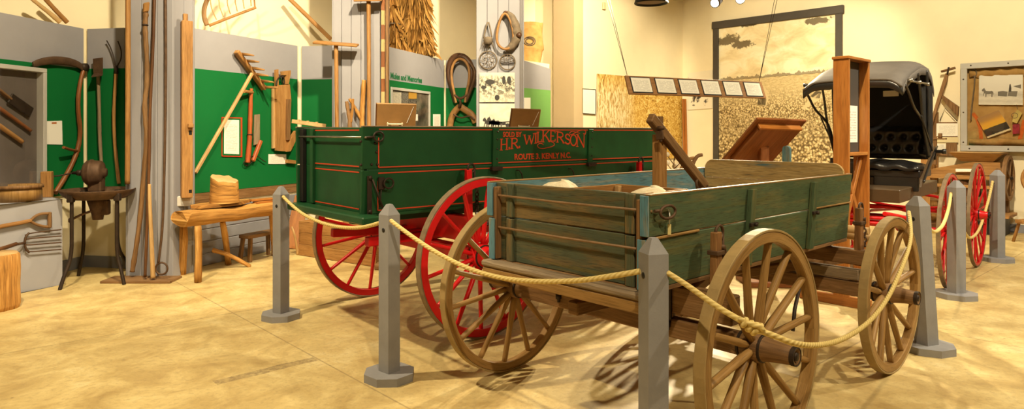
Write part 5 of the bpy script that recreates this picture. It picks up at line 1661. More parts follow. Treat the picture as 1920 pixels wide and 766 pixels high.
for (name, lab, cx, cy, R, half) in (('wire_muzzle', 'round wire mesh muzzle on the photo column, left one', 915, 112.5, 16.5, False), ('wire_muzzle', 'round wire muzzle with straight cross bar on the photo column, right one', 951.5, 116, 14.5, True)):
    t = thing(name, lab, 'muzzle', c3(cx, cy + R)); o_ = t.location.copy()
    ce = c3(cx, cy, .03) - o_; r = R / FPX * 10.17
    m = MB(); m.tube(ring_pts(ce, r, X, Z, 32), .009, 6, True); m.build('ring', M['cord'], t)
    if not half:
        for k in range(8):
            a = 2 * PI * k / 8
            m = MB(); m.tube(smooth([ce + X * (r * math.cos(a)) + Z * (r * math.sin(a)), ce + X * (r * .62 * math.cos(a + .35)) + Z * (r * .62 * math.sin(a + .35)) - Y * .04, ce + X * (r * .25 * math.cos(a)) + Z * (r * .25 * math.sin(a)) - Y * .06, ce + X * (r * .3 * math.cos(a + 1)) + Z * (r * .3 * math.sin(a + 1)) - Y * .06], 2), .0045, 5); m.build('mesh_wire', M['cord'], t)
        m = MB(); m.tube(ring_pts(ce - Y * .035, r * .62, X, Z, 24), .0045, 5, True); m.build('mesh_ring', M['cord'], t)
    else:
        m = MB(); m.tube([ce - X * r - Z * r * .15, ce + X * r - Z * r * .15], .008, 6); m.build('cross_bar', M['iron'], t)
        for k in range(5):
            x0 = -r * .8 + r * .4 * k
            hgt = math.sqrt(max(0, r * r - x0 * x0))
            m = MB(); m.tube(smooth([ce + X * x0 - Z * r * .15, ce + X * x0 * .9 - Y * .03 + Z * hgt * .4, ce + X * x0 + Z * hgt * .98], 2), .004, 5); m.build('mesh_wire', M['cord'], t)
        for k in range(3):
            z0 = r * (.1 + .28 * k); hw = math.sqrt(max(0, r * r - z0 * z0))
            m = MB(); m.tube(smooth([ce - X * hw + Z * z0, ce - Y * .03 + Z * z0, ce + X * hw + Z * z0], 2), .004, 5); m.build('mesh_wire', M['cord'], t)
# photographs on the third column
def flatpic(name, label, cat, pts, mat, thick, nrmv, back=None):
    """mounted picture; pts lower-left, lower-right, upper-right, upper-left"""
    o = (pts[0] + pts[1]) / 2
    t = thing(name, label, cat, o)
    m = MB(); m.prism([p - o for p in pts], -nrmv * thick); b = m.build('mount', back or M['white'], t)
    m = MB(); m.poly([p - o + nrmv * .0015 for p in pts]); m.build('print', mat, t)
    return t, o, b
def hull(t, o, base, ux, uz, shapes, mat, off, nm='printed_figure'):
    """dark printed silhouettes lying on a picture"""
    for pts in shapes:
        m = MB(); m.prism([base + ux * x + uz * y + off - o for (x, y) in pts], off.normalized() * .0008); m.build(nm, mat, t)
M['ink'] = plain('photo_black', (.030, .026, .022), .6)
M['ink_mid'] = plain('photo_grey', (.16, .145, .12), .6)
crowd = blotch('old_crowd_photo', (.03, .027, .022), (.66, .60, .46), 7, .40, .47, stretch=(1.6, 1.1, 1))
NC = V((0, -1, 0))
def c3p(px, py): return at(px, py, 10.17)
def crowd_photo():
    t = NT('old_farm_scene_photo', .6, spec=.25)
    uv = t.coord('UV'); s = t.sep(uv)
    n = t.noise(t.coord('UV', (2.2, 1.6, 1)), 5, 7, .7, .6)
    band = t.math('MULTIPLY', t.ramp(s[1], [(.06, .35), (.3, .75), (.55, 1.0), (.82, .75), (.93, .1)]), 1.0)
    f = t.math('MULTIPLY', t.ramp(n, [(.42, 0.0), (.56, 1.0)]), band)
    t.col(t.mix(f, (.72, .66, .50), (.035, .03, .024)))
    return t.m
t, o, b = flatpic('mounted_photo', 'old photo of a crowd with horse teams, upper one on the photo column', 'photo', [c3p(899, 191), c3p(965, 191), c3p(965, 136), c3p(899, 136)], crowd_photo(), .012, NC)
hx, hz = X * (66 / FPX * 10.17), Z * (55 / FPX * 10.17)
bse = c3p(899, 191)
def ell(cx, cy, rx, ry, n=12, a=0): return [(cx + rx * math.cos(2 * PI * i / n) * math.cos(a) - ry * math.sin(2 * PI * i / n) * math.sin(a), cy + rx * math.cos(2 * PI * i / n) * math.sin(a) + ry * math.sin(2 * PI * i / n) * math.cos(a)) for i in range(n)]
hull(t, o, bse, hx, hz, [ell(.69, .74, .05, .15), ell(.84, .74, .06, .14), ell(.30, .68, .14, .09), ell(.5, .15, .07, .10), ell(.12, .5, .08, .06), [(.34, .90), (.35, .83), (.36, .90)]], M['ink'], NC * .002)
t, o, b = flatpic('mounted_photo', 'old photo of a horse team in an open field, lower one on the photo column', 'photo', [c3p(899, 246), c3p(965, 246), c3p(965, 194), c3p(899, 194)], blotch('field_photo', (.55, .5, .4), (.74, .69, .56), 3, .3, .6), .012, NC)
hx, hz = X * (66 / FPX * 10.17), Z * (52 / FPX * 10.17); bse = c3p(899, 246)
def horse(x, y, s, f=1):
    P = [(-.50, .55), (-.56, .66), (-.50, .80), (-.40, .86), (-.36, .93), (-.33, .84), (-.20, .62), (.10, .58), (.30, .62), (.42, .52), (.46, .25), (.42, .24), (.38, .40), (.36, .0), (.28, .0), (.26, .34), (.20, .30), (-.05, .28), (-.14, .30), (-.16, .0), (-.24, .0), (-.25, .34), (-.34, .36), (-.40, .10), (-.46, .12), (-.38, .50), (-.44, .58)]
    return [(x + p[0] * s * f, y + p[1] * s * 1.25) for p in P]
hull(t, o, bse, hx, hz, [horse(.28, .12, .34), horse(.42, .10, .38), horse(.52, .12, .30), [(.60, .30), (.96, .34), (.96, .38), (.60, .34)], [(.66, .22), (.76, .24), (.74, .32), (.64, .30)], ell(.80, .22, .06, .07)], M['ink'], NC * .002)
hull(t, o, bse, hx, hz, [[(.0, .10), (1, .13), (1, .16), (0, .14)]], M['ink_mid'], NC * .0018)
framed('label_card', 'small white label on the pale green panel right of the photo column', 6, 981, 994, 183, 214, [(0, M['white'], .008, 'card')])
# ------------------------------------------------------------------ on the ledge
burl = NT('burlap', .85, spec=.1)
u_ = burl.coord('UV', (60, 60, 1))
wv = burl.math('MULTIPLY', burl.math('SINE', burl.math('MULTIPLY', burl.sep(u_)[0], 6.28)), burl.math('SINE', burl.math('MULTIPLY', burl.sep(u_)[1], 6.28)))
bn = burl.noise(burl.coord('Object'), 9, 5)
burl.col(burl.ramp(bn, [(.3, (.38, .21, .065)), (.7, (.55, .34, .12))]))
burl.bump(burl.math('ADD', bn, burl.math('MULTIPLY', wv, .2)), .5, .01)
M['burlap'] = burl.m
def sack_at(x0, x1, yt, yb, d, label):
    zb, zt = HP + .002, zat(yt, d)
    xa, xb = at(x0, 100, d).x, at(x1, 100, d).x
    cx, w, h = (xa + xb) / 2, xb - xa, zt - zb
    t = thing('burlap_sack', label, 'sack', (cx, d, zb))
    m = MB()
    def fn(u, v):
        a = 2 * PI * u
        bul = .80 + .24 * v ** .7 if v < .3 else 1.0 - .18 * (v - .3)
        if v < .04: bul = .86
        top = 1 - max(0, (v - .86) / .14) * .5
        x = w / 2 * bul * math.copysign(abs(math.cos(a)) ** .7, math.cos(a)) * (1 + .04 * math.sin(7 * v + 2 * a))
        y = .17 * bul * top * math.copysign(abs(math.sin(a)) ** .8, math.sin(a)) * (1 + .05 * math.sin(5 * a + 9 * v))
        return V((x + .03 * v, y, h * v + .012 * math.sin(3 * a) * v))
    m.grid(fn, 40, 24, True, 1.4, h)
    m.poly([fn(j / 40, 1) for j in range(40)]); m.poly([fn(j / 40, 0) for j in range(40)])
    m.build('bag', M['burlap'], t)
    m = MB()
    for r0 in (.075, .05):
        m.tube([V((.02 + r0 * 1.3 * math.cos(2 * PI * j / 20), 0, h * .52 + r0 * math.sin(2 * PI * j / 20))) + V((0, -.178, 0)) for j in range(20)], .008, 5, True)
    m.build('stamp', plain('sack_print', (.13, .10, .07), .9), t)
sack_at(962, 1018, 43, 128, 11.55, 'tan burlap sack with a round dark stamp standing on the panel ledge')
# corn shocks
M['husk'] = None
hk = NT('dry_corn_leaf', .8, spec=.15)
hn = hk.noise(hk.coord('UV', (1.5, 12, 1)), 3, 5, .6, .5)
hn2 = hk.noise(hk.coord('Object', (1, 1, 1)), 4, 3)
hk.col(hk.ramp(hk.math('ADD', hk.math('MULTIPLY', hn, .6), hk.math('MULTIPLY', hn2, .4)), [(.36, (.12, .05, .01)), (.5, (.30, .15, .035)), (.64, (.52, .31, .10))]))
M['husk'] = hk.m
def leaf(m, p0, d, L, w, curl, rnd):
    k = 6
    side = d.cross(V((rnd.uniform(-1, 1), rnd.uniform(-1, 1), rnd.uniform(-.3, .3)))).normalized()
    pts = []
    p = V(p0); dd = V(d)
    for i in range(k + 1):
        f = i / k
        ww = w * (1 - f) ** .6 * (.6 + .8 * min(1, f * 4) * .5) + .002
        pts.append((p - side * ww, p + side * ww))
        dd = (dd + V(curl) / k).normalized()
        p = p + dd * (L / k)
    b = len(m.v)
    for a, c in pts: m.v += [a, c]
    r = rnd.uniform(0, 30)
    for i in range(k):
        m.face([b + 2 * i, b + 2 * i + 1, b + 2 * i + 3, b + 2 * i + 2], [(i / k * L, r), (i / k * L, r + w * 2), ((i + 1) / k * L, r + w * 2), ((i + 1) / k * L, r)], True)
def shock(base, tie, top, rb, rt, label, nleaf, mat, seed, leaves=True):
    rnd = random.Random(seed)
    base, tie, top = V(base), V(tie), V(top)
    t = thing('corn_shock', label, 'corn stalks', base)
    m = MB()
    for i in range(34):
        a = rnd.uniform(0, 2 * PI); f = math.sqrt(rnd.random())
        e = V((math.cos(a), math.sin(a) * .7, 0)) * f
        m.tube([e * rb, (tie - base) + e * rt * .55, (top - base) + e * rt * 1.5], .011, 6)
    m.build('stalks', mat, t)
    m = MB()
    H = (top - base).z; ht = (tie - base).z
    for i in range(nleaf):
        z = H * (.04 + .96 * rnd.random() ** 1.25)
        a = rnd.uniform(0, 2 * PI)
        e = V((math.cos(a), math.sin(a) * .85, 0))
        if z < ht:
            k = z / ht; r = rb + (rt - rb) * k ** .7; ax = (tie - base) * k
        else:
            k = (z - ht) / (H - ht); r = rt * (1 + .55 * k); ax = (tie - base) + (top - tie) * k
        wild = rnd.random() < .11
        d = (V((e.x * rnd.uniform(.1, .45), e.y * .3, -1)) if not wild else V((e.x * 1.2, e.y * 1.2, rnd.uniform(-.2, .8)))).normalized()
        p = ax + e * r * rnd.uniform(.80, 1.0)
        L = min(rnd.uniform(.22, .50), max(.05, z * 1.0)) if not wild else rnd.uniform(.12, .22)
        leaf(m, p, d, L, rnd.uniform(.020, .052), (e.x * rnd.uniform(-.25, .45), e.y * .3, -.1 if not wild else -1.2), rnd)
    o = m.build('leaves', M['husk'], t); o['kind'] = 'stuff'
    m = MB(); m.tube(ring_pts(tie - base, rt * 1.05, X, Y * .8, 24), .012, 6, True); m.build('twine', M['cord'], t)
    return t
dS = 10.55
shock((at(784, 100, dS).x, dS, HP + .003), at(779, 22, dS), at(770, -70, dS), .25, .15, 'bushy dry corn shock standing on the ledge above the lettered panel', 900, M['husk'], 3)
dS = 10.0
shock((at(754, 95, dS).x, dS, HP + .003), at(739, 45, dS), at(724, -10, dS), .085, .075, 'darker leaning bundle of dry stalks left of the bushy corn shock', 120, M['bark'], 5)
# grain cradle
t = thing('grain_cradle', 'wooden grain cradle with fanned fingers lying on the ledge above the rake', 'cradle', (at(395, 48, 8.30).x, 8.3, HP + .004)); o_ = t.location.copy()
gc = lambda px, py, d=8.3: at(px, py, d) - o_
m = MB(); m.tube(smooth([gc(388, 47), gc(383, 35), gc(382, 18), gc(388, 0), gc(398, -22), gc(415, -45)], 2), .03, 10, sx=.7); m.build('bow', M['oldwood'], t)
m = pole_mesh([gc(392, 48, 8.25), gc(435, 31, 8.35), gc(480, 14, 8.5)], .018, .016); m.build('bar', M['honey'], t)
for k in range(6):
    x0 = 410 + k * 13; y0 = 41 - k * 5.2
    m = MB(); m.tube(smooth([gc(x0 - 4, y0 - 4, 8.33), gc(x0 - 16 + k * 2, y0 - 30, 8.28), gc(x0 - 16 + k * 7, -30, 8.2), gc(x0 + k * 12, -70, 8.15)], 2), .0075, 6); m.build('finger', M['pale'], t)
m = pole_mesh([gc(478, 15, 8.5), gc(476, -10, 8.45), gc(473, -40, 8.4)], .010, .010); m.build('brace', M['honey'], t)
dq = 9.42
m = pole_mesh([at(540, -5, dq - .1), at(580, 34, dq), at(621, 74, dq + .1)], .030, .030); mk('long_pole', 'yellow pole slanting down to the second column above the narrow panel', 'pole', m, M['honey'])
m = pole_mesh([at(58, -3, 7.25), at(85, 18, 7.38), at(113, 41, 7.50)], .018, .030, 10, .03); mk('fork_pole', 'paler of two slanting poles at the top left corner, on the left', 'pole', m, M['pale'])
m = pole_mesh([at(84, -3, 7.36), at(105, 20, 7.46), at(126, 42, 7.56)], .024, .026, 10, .02); mk('fork_pole', 'darker yellow of two slanting poles at the top left corner, on the right', 'pole', m, M['honey'])
# ------------------------------------------------------------------ bright bay of the left wall
def onw(px, py, off=.0):
    p = ray(CR + NL * off, CR - DL * 6 + NL * off, px); return V((p.x, p.y, zat(py, p.y)))
def onr(px, py, off=.0):
    p = ray(CR + NR * off, CR + DR * 9 + NR * off, px); return V((p.x, p.y, zat(py, p.y)))
m = MB(); a, b = onw(1130, 17, .03), onw(1136, 5, .03); m.box((a + b) / 2, (.09, .03, abs(b.z - a.z)), (DL, NL, Z), .006); mk('wall_sensor', 'small cream box high on the bright wall bay', 'sensor', m, paint('cream_plastic', (.62, .52, .30), .05, .5))
t, o, b = flatpic('framed_notice', 'black edged white notice on the bright wall left of the corn picture', 'notice', [onw(1091, 212, .02), onw(1117, 214, .02), onw(1117, 168, .02), onw(1091, 166, .02)], printed('sparse_notice', 26, .4, (.86, .83, .74), (.7, .67, .6), .12), .012, NL)
m = MB()
c_ = [onw(1091, 212, .024), onw(1117, 214, .024), onw(1117, 168, .024), onw(1091, 166, .024)]
for i in range(4): m.bar(c_[i] - o, c_[(i + 1) % 4] - o, .012, .012, NL, .002)
m.build('frame', M['black'], t)
def corn_pic():
    t = NT('corn_rows_picture', .55, spec=.3)
    uv = t.coord('UV'); s = t.sep(uv)
    rows = t.noise(t.coord('UV', (60, 9, 1)), 1.0, 5, .65, 1.2)
    leafn = t.noise(t.coord('UV', (14, 10, 1)), 2.6, 7, .7, 1.5)
    f = t.mix(t.ramp(s[0], [(.18, 0.0), (.55, 1.0)]), rows, leafn)
    warm = t.ramp(f, [(.34, (.16, .07, .01)), (.44, (.45, .24, .03)), (.55, (.66, .44, .10)), (.66, (.82, .70, .34))])
    pale = t.ramp(f, [(.36, (.30, .17, .05)), (.46, (.62, .46, .20)), (.56, (.84, .76, .52))])
    k = t.ramp(s[0], [(.02, .85), (.28, .75), (.42, .1), (1, 0.0)])
    k2 = t.math('MULTIPLY', k, t.ramp(s[1], [(.75, 1.0), (.95, .2)]))
    t.col(t.mix(k2, warm, pale))
    return t.m
flatpic('corn_picture', 'large unframed picture of golden corn rows on the bright wall', 'picture', [onw(1120, 300, .03), onw(1279, 296, .03), onw(1279, 151, .03), onw(1120, 138, .03)], corn_pic(), .02, NL, M['tan'])
# ------------------------------------------------------------------ right wall: the big field mural
def mural_mat():
    t = NT('cotton_field_mural', .45, spec=.35)
    uv = t.coord('UV'); s = t.sep(uv)
    hor = .655
    # sky
    cl = t.noise(t.coord('UV', (2.0, 4.6, 1)), 2.4, 8, .62, .6)
    sky = t.ramp(cl, [(.30, (.66, .53, .30)), (.46, (.82, .70, .44)), (.60, (.90, .84, .62))])
    dk = t.noise(t.coord('UV', (5.2, 8.5, 1)), 2.4, 8, .68, .6)
    def blobm(cx, cy, rx, ry):
        a = t.math('DIVIDE', t.math('SUBTRACT', s[0], cx), rx); b = t.math('DIVIDE', t.math('SUBTRACT', s[1], cy), ry)
        d = t.math('SQRT', t.math('ADD', t.math('MULTIPLY', a, a), t.math('MULTIPLY', b, b)))
        return t.ramp(d, [(.2, 1.0), (1.0, 0.0)])
    m1 = t.math('MAXIMUM', t.math('MAXIMUM', blobm(.09, .915, .22, .06), blobm(.21, .880, .20, .045)), t.math('MAXIMUM', blobm(.86, .975, .20, .035), blobm(.28, .998, .16, .022)))
    dm = t.ramp(t.math('ADD', t.math('MULTIPLY', dk, .85), t.math('MULTIPLY', m1, .34)), [(.60, 0.0), (.66, 1.0)])
    sky = t.mix(t.math('MULTIPLY', dm, t.ramp(m1, [(.02, 0.0), (.18, .9)])), sky, (.11, .08, .04))
    # field: bolls growing larger towards the bottom
    dep = t.math('SUBTRACT', hor, s[1])
    def bolls(scale, seed, lo):
        p = t.coord('UV', (2.6, 3.2, 1), (seed, seed, 0))
        vo = t.n('ShaderNodeTexVoronoi'); vo.inputs['Scale'].default_value = scale
        wv = t.n('ShaderNodeVectorMath', operation='ADD')
        nz = t.n('ShaderNodeTexNoise'); nz.inputs['Scale'].default_value = scale * .7; t.l(p, nz.inputs['Vector'])
        sc = t.n('ShaderNodeVectorMath', operation='SCALE'); sc.inputs['Scale'].default_value = .9 / scale
        t.l(nz.outputs['Color'], sc.inputs[0]); t.l(p, wv.inputs[0]); t.l(sc.outputs[0], wv.inputs[1]); t.l(wv.outputs[0], vo.inputs['Vector'])
        no = t.noise(p, scale * .55, 6, .72, .5)
        f = t.math('ADD', t.math('MULTIPLY', t.math('SUBTRACT', .75, vo.outputs['Distance']), .42), t.math('MULTIPLY', no, .62))
        return t.ramp(f, [(lo - .03, (.13, .085, .035)), (lo + .06, (.40, .29, .13)), (lo + .14, (.68, .54, .29)), (lo + .24, (.86, .75, .47))])
    fld = t.mix(t.ramp(dep, [(.20, 0.0), (.42, 1.0)]), bolls(30, 3, .345), bolls(19, 0, .365))
    farc = t.ramp(t.noise(t.coord('UV', (2.6, 9, 1)), 14, 6, .7), [(.35, (.45, .34, .16)), (.6, (.70, .57, .32))])
    fld = t.mix(t.ramp(dep, [(.05, 1.0), (.20, 0.0)]), fld, farc)
    edge = t.math('ADD', s[1], t.math('MULTIPLY', t.math('SUBTRACT', t.noise(t.coord('UV', (1, 1, 1)), 26, 3, .6), .5), .014))
    edge = t.math('SUBTRACT', edge, t.math('MULTIPLY', s[0], .012))
    c = t.mix(t.math('GREATER_THAN', edge, hor), fld, sky)
    th_ = t.math('MULTIPLY', t.ramp(t.noise(t.coord('UV', (1, 0, 1)), 16, 6, .7), [(.36, 0.0), (.66, 1.0)]), .030)
    base_ = t.math('SUBTRACT', edge, hor)
    trees = t.math('MULTIPLY', t.math('GREATER_THAN', base_, -.003), t.math('LESS_THAN', base_, th_))
    trees = t.math('MULTIPLY', trees, .75)
    c = t.mix(trees, c, (.14, .10, .05))
    t.col(c)
    return t.m
def wall_xy(px, off): return ray(CR + NR * off, CR + DR * 12 + NR * off, px)
zt_m, zb_m = 3.845, .55
A0, A1 = wall_xy(1347, .03), wall_xy(1569, .03)
mu0 = (A0 + A1) / 2
mural = thing('field_mural', 'huge framed sepia mural of a cotton field under clouds on the right wall', 'mural', (mu0.x, mu0.y, zb_m))
mo = mural.location.copy()
zph = 3.735
m = MB()
ip = [V((A0.x, A0.y, zb_m)) - mo, V((A1.x, A1.y, zb_m)) - mo, V((A1.x, A1.y, zph)) - mo, V((A0.x, A0.y, zph)) - mo]
m.poly(ip); m.poly([p - NR * .02 for p in ip]); m.build('photograph', mural_mat(), mural)
M['mframe'] = paint('dark_grey_brown_frame', (.062, .053, .044), .12, .6, .1, 4)
wdt = (A1 - A0).length
for (px, nm) in ((1342.5, 'frame_stile'), (1573, 'frame_stile')):
    p = wall_xy(px, .045)
    m = MB(); m.box(V((p.x, p.y, (zb_m + zph) / 2)) - mo, (.115, .05, zph - zb_m), (DR, NR, Z), .006, 2); m.build(nm, M['mframe'], mural)
p = (wall_xy(1336, .05) + wall_xy(1582, .05)) / 2
m = MB(); m.box(V((p.x, p.y, zph + .065)) - mo, ((wall_xy(1336, .05) - wall_xy(1582, .05)).length, .07, .15), (DR, NR, Z), .006, 0); m.build('frame_head', M['mframe'], mural)
m = MB(); m.box(V((mu0.x, mu0.y, zb_m)) + NR * .015 - mo, (wdt + .2, .05, .12), (DR, NR, Z), .006, 0); m.build('frame_foot', M['mframe'], mural)
M['pick_light'] = plain('picker_shirt_print', (.66, .53, .30), .5); M['pick_dark'] = plain('picker_trousers_print', (.10, .075, .04), .5)
def mpt(px, py): 
    p = wall_xy(px, .031); return V((p.x, p.y, zat(py, p.y))) - mo
for (pts, mt) in ((((1424, 166), (1432, 160), (1438, 170), (1441, 186), (1436, 200), (1428, 196), (1421, 182)), 'pick_light'), (((1422, 184), (1431, 181), (1437, 186), (1435, 198), (1428, 196), (1420, 196)), 'pick_dark'),
                  (((1503, 204), (1512, 192), (1524, 182), (1536, 174), (1542, 178), (1536, 188), (1520, 196), (1508, 206)), 'pick_light'), (((1520, 180), (1530, 170), (1540, 172), (1537, 184), (1527, 184)), 'pick_dark')):
    m = MB(); m.prism([mpt(*q) for q in pts], NR * .0008); m.build('printed_figure', M[mt], mural)
# black and white picture half behind the hanging rail
flatpic('horse_picture', 'white picture with dark animal shapes on the right wall, half behind the hanging rail', 'picture', [onr(1290, 206, .02), onr(1335, 203, .02), onr(1335, 131, .02), onr(1290, 137, .02)], blotch('ink_animal_picture', (.05, .045, .04), (.78, .72, .58), 2.6, .36, .42, stretch=(1, 1.4, 1), seed=3), .01, NR)
p = wall_xy(1286.5, .10)
m = MB(); m.bar((p.x, p.y, 0), (p.x - .03, p.y + .06, 2.28), .03, .13, NR, .004); m.bar(V((p.x, p.y, 0)) + DR * .03, V((p.x - .03, p.y + .06, 2.28)) + DR * .03, .05, .02, NR, .003); mk('corner_plank', 'tall orange plank standing in the far corner by the corn picture', 'plank', m, M['orange'])
# ------------------------------------------------------------------ plough and cotton plant behind the blue wagon
pl = at(1300, 312, 8.9); pl.z = 0
t = thing('walking_plough', 'old plough, its curved wooden handle showing behind the blue wagon by the corner', 'plough', pl); o_ = pl.copy()
gp = lambda px, py, d=8.9: at(px, py, d) - o_
m = pole_mesh([V((-.35, -.1, .25)), gp(1285, 345), gp(1297, 312), gp(1303, 298), gp(1309, 291), gp(1317, 290)], .03, .022, 10); m.build('handle', M['oldwood'], t)
m = pole_mesh([V((-.30, .25, .25)), gp(1270, 330, 9.2), gp(1285, 303, 9.2), gp(1293, 297, 9.2), gp(1302, 296, 9.2)], .03, .022, 10); m.build('handle', M['honey'], t)
m = MB(); m.bar((-.5, .05, .28), (.7, .05, .42), .08, .10, Z, .008); m.build('plough_beam', M['oldwood'], t)
m = MB(); m.prism([V((-.35, .05, .0)), V((.05, .05, .0)), V((.15, .05, .20)), V((-.1, .05, .34)), V((-.4, .05, .30))], (0, .05, .02)); m.build('plough_share', M['iron'], t)
cp = at(1264, 315, 8.3); cp.z = 0
t = thing('cotton_plant', 'dry cotton stalk with white bolls behind the jack lever in the blue wagon', 'plant', cp)
rnd = random.Random(4)
m = MB(); tips = []
m.tube([V((0, 0, 0)), V((.01, 0, .6)), V((0, .01, 1.22))], [.014, .012, .005], 6)
for i in range(16):
    z = .45 + .05 * i; a = i * 2.4
    e = V((math.cos(a) * .13 * (1.2 - i * .02), math.sin(a) * .12, z + .12))
    m.tube([V((0, 0, z)), e * .6 + V((0, 0, z)) * .4, e], [.007, .005, .004], 5); tips.append(e)
m.build('stalk', M['oldwood'], t)
for e in tips:
    m = MB(); m.lathe(e - Z * .03, Z, [(0, 0), (.01, .028), (.035, .038), (.06, .026), (.07, 0)], 10, jag=.15); m.build('boll', cot.m, t)
# ------------------------------------------------------------------ black buggy
BS = V((4.33, 7.43, 0))
BF = V((-.692, -.722, 0)); 
bug = thing('buggy', 'black leather-topped buggy with tufted seat and red wheels at the right', 'buggy', BS, math.atan2(BF.y, BF.x))
M['hide'] = paint('black_leather', (.020, .018, .017), .2, .30, .25, 9, .6)
M['canvas'] = paint('sheen_grey_top_canvas', (.135, .118, .102), .10, .65, .3, 7, .3)  # light reflecting off the dark top is put into this grey
M['inside'] = plain('black_lining', (.006, .006, .006), .85)
M['body_brown'] = paint('brown_buggy_body', (.085, .052, .025), .15, .45, .1, 6)
yl, yr = -.47, .43
def roofz(x, y):
    # x from rear (-.14) to front (1.16)
    pts = [(-.16, 2.10), (-.05, 2.24), (.12, 2.315), (.45, 2.30), (.80, 2.22), (1.05, 2.135), (1.17, 2.07)]
    z = pts[-1][1]
    for (a, b), (c, d) in zip(pts, pts[1:]):
        if x <= c:
            z = b + (d - b) * max(0, (x - a)) / (c - a); break
    yc = (y - (yl + yr) / 2) / ((yr - yl) / 2)
    return z - .025 * yc * yc - .065 * max(0, abs(yc) - .75) ** 1.5 / .25 ** 1.5
m = MB()
NX, NY = 28, 24
top = lambda u, v: V((-.16 + 1.33 * u, yl + (yr - yl) * v, roofz(-.16 + 1.33 * u, yl + (yr - yl) * v)))
m.grid(top, NX, NY, True)
m.build('roof_cover', M['canvas'], bug, solid=.008)
m = MB()
m.grid(lambda u, v: top(u, v) - Z * .03 + V((0, 0, 0)), NX, NY, True); m.build('roof_lining', M['inside'], bug)
m = MB()                                        # hanging valances: front and both sides
m.grid(lambda u, v: top(1, u) + V((.004, 0, -.085 * v)) + Z * .004, 24, 2, True)
m.build('front_valance', M['hide'], bug, solid=.006)
for v0 in (0, 1):
    m = MB(); m.grid(lambda u, v: top(u, v0) + V((0, (.004 if v0 else -.004), -.075 * v)) + Z * .004, 24, 2, True); m.build('side_valance', M['canvas'] if v0 else M['hide'], bug, solid=.006)
m = MB()                                        # rolled edge bead
m.tube([top(1, k / 20) + V((.006, 0, .003)) for k in range(21)], .012, 8); m.build('front_bead', M['canvas'], bug)
m = MB(); m.box((-.13, (yl + yr) / 2, 1.70), (.02, yr - yl - .02, .84), None, .004); rcu = m.build('rear_curtain', M['inside'], bug)
m = MB(); m.box((-.118, .03, 1.99), (.004, .155, .065), None, .001); m.build('paper_label', plain('cream_label', (.85, .80, .66), .7), rcu)
m = MB(); m.prism([V((-.13, yr - .012, 1.30)), V((.13, yr - .012, 1.28)), V((.40, yr - .012, 2.02)), V((-.13, yr - .012, 2.06))], (0, .012, 0)); m.build('side_curtain', M['inside'], bug)
m = MB(); m.prism([V((-.13, yl + .012, 1.30)), V((.02, yl + .012, 1.28)), V((.04, yl + .012, 2.02)), V((-.13, yl + .012, 2.06))], (0, -.012, 0)); m.build('side_curtain', M['inside'], bug)
for y, s in ((yl, -1), (yr, 1)):
    for pts in (((1.12, 2.00), (.98, 1.93), (.80, 1.80), (.55, 1.72), (.30, 1.62), (.12, 1.32)), ((.62, 2.14), (.50, 1.95), (.42, 1.70), (.30, 1.50), (.14, 1.30)), ((.22, 2.20), (.18, 1.8), (.12, 1.30))):
        m = MB(); m.tube(smooth([(x, y + s * .012, z) for (x, z) in pts], 2), .013, 8); m.build('top_bow', M['hide'], bug)
    m = MB(); m.tube([(.55, y + s * .03, 1.72), (.06, y + s * .03, 1.36)], .008, 8); m.build('prop_iron', M['hide'], bug)
    m = MB(); m.tube([(1.02, y + s * .025, 2.045), (.30, y + s * .03, 2.055)], .010, 8)
    for x in (1.02, .66, .30): m.lathe((x, y + s * .03, 2.05), (0, s, 0), [(-.02, 0), (-.02, .018), (.02, .018), (.02, 0)], 10)
    m.build('joint_rod', M['steel'] if s > 0 else M['hide'], bug)
# seat
m = MB()
def tuft(u, v):
    y = -.44 + .86 * u; z = 1.26 + .36 * v
    col, row = u * 7.0, v * 3.0
    cx = col + (.5 if int(math.floor(row + .5)) % 2 else 0)
    d = 0
    for rr in range(0, 4):
        for cc_ in range(-1, 9):
            bx_, bz_ = (cc_ + (.5 if rr % 2 else 0)), rr + .0
            dx, dz = (col - bx_), (row - bz_)
            d = max(d, math.exp(-(dx * dx + dz * dz) / .045))
    edge = min(1, min(u, 1 - u) * 9) * min(1, min(v, 1 - v) * 7)
    return V((-.075 - .03 * v + (.080 - .060 * d) * edge, y, z))
m.grid(tuft, 84, 40, True); m.build('seat_back', M['hide'], bug)
m = MB()
for rr in range(1, 3):
    for cc_ in range(0, 8):
        u, v = (cc_ + (.5 if rr % 2 else 0)) / 7.0, rr / 3.0
        if .03 < u < .97: m.lathe(tuft(u, v) - X * .002, X, [(0, 0), (0, .012), (.006, .009), (.008, 0)], 8)
m.build('tuft_button', M['hide'], bug)
def cushion(u, v):
    a = PI * v
    return V((-.06 + .50 * u + .02, -.44 + .86 * v, 1.16 + .10 * (math.sin(PI * v) ** .25) * (math.sin(PI * min(1, u * 1.0 + .0)) ** .25 if 0 < u < 1 else 0) + .012 * math.cos(v * 25) * u))
m.grid(cushion, 20, 30, True); m.build('seat_cushion', M['hide'], bug, solid=.01)
m = MB(); m.box((.16, -.01, 1.12), (.54, .86, .08), None, .01); m.build('seat_box', M['hide'], bug)
m = MB(); m.box((.43, -.24, 1.11), (.03, .40, .32), None, .012); ap = m.build('seat_apron', M['hide'], bug)
m = MB(); m.box((.452, -.20, 1.12), (.03, .19, .22), None, .010); m.build('raised_panel', M['hide'], ap)
m = MB(); m.box((.41, .20, 1.03), (.03, .42, .18), None, .012); m.build('seat_apron', M['hide'], bug)
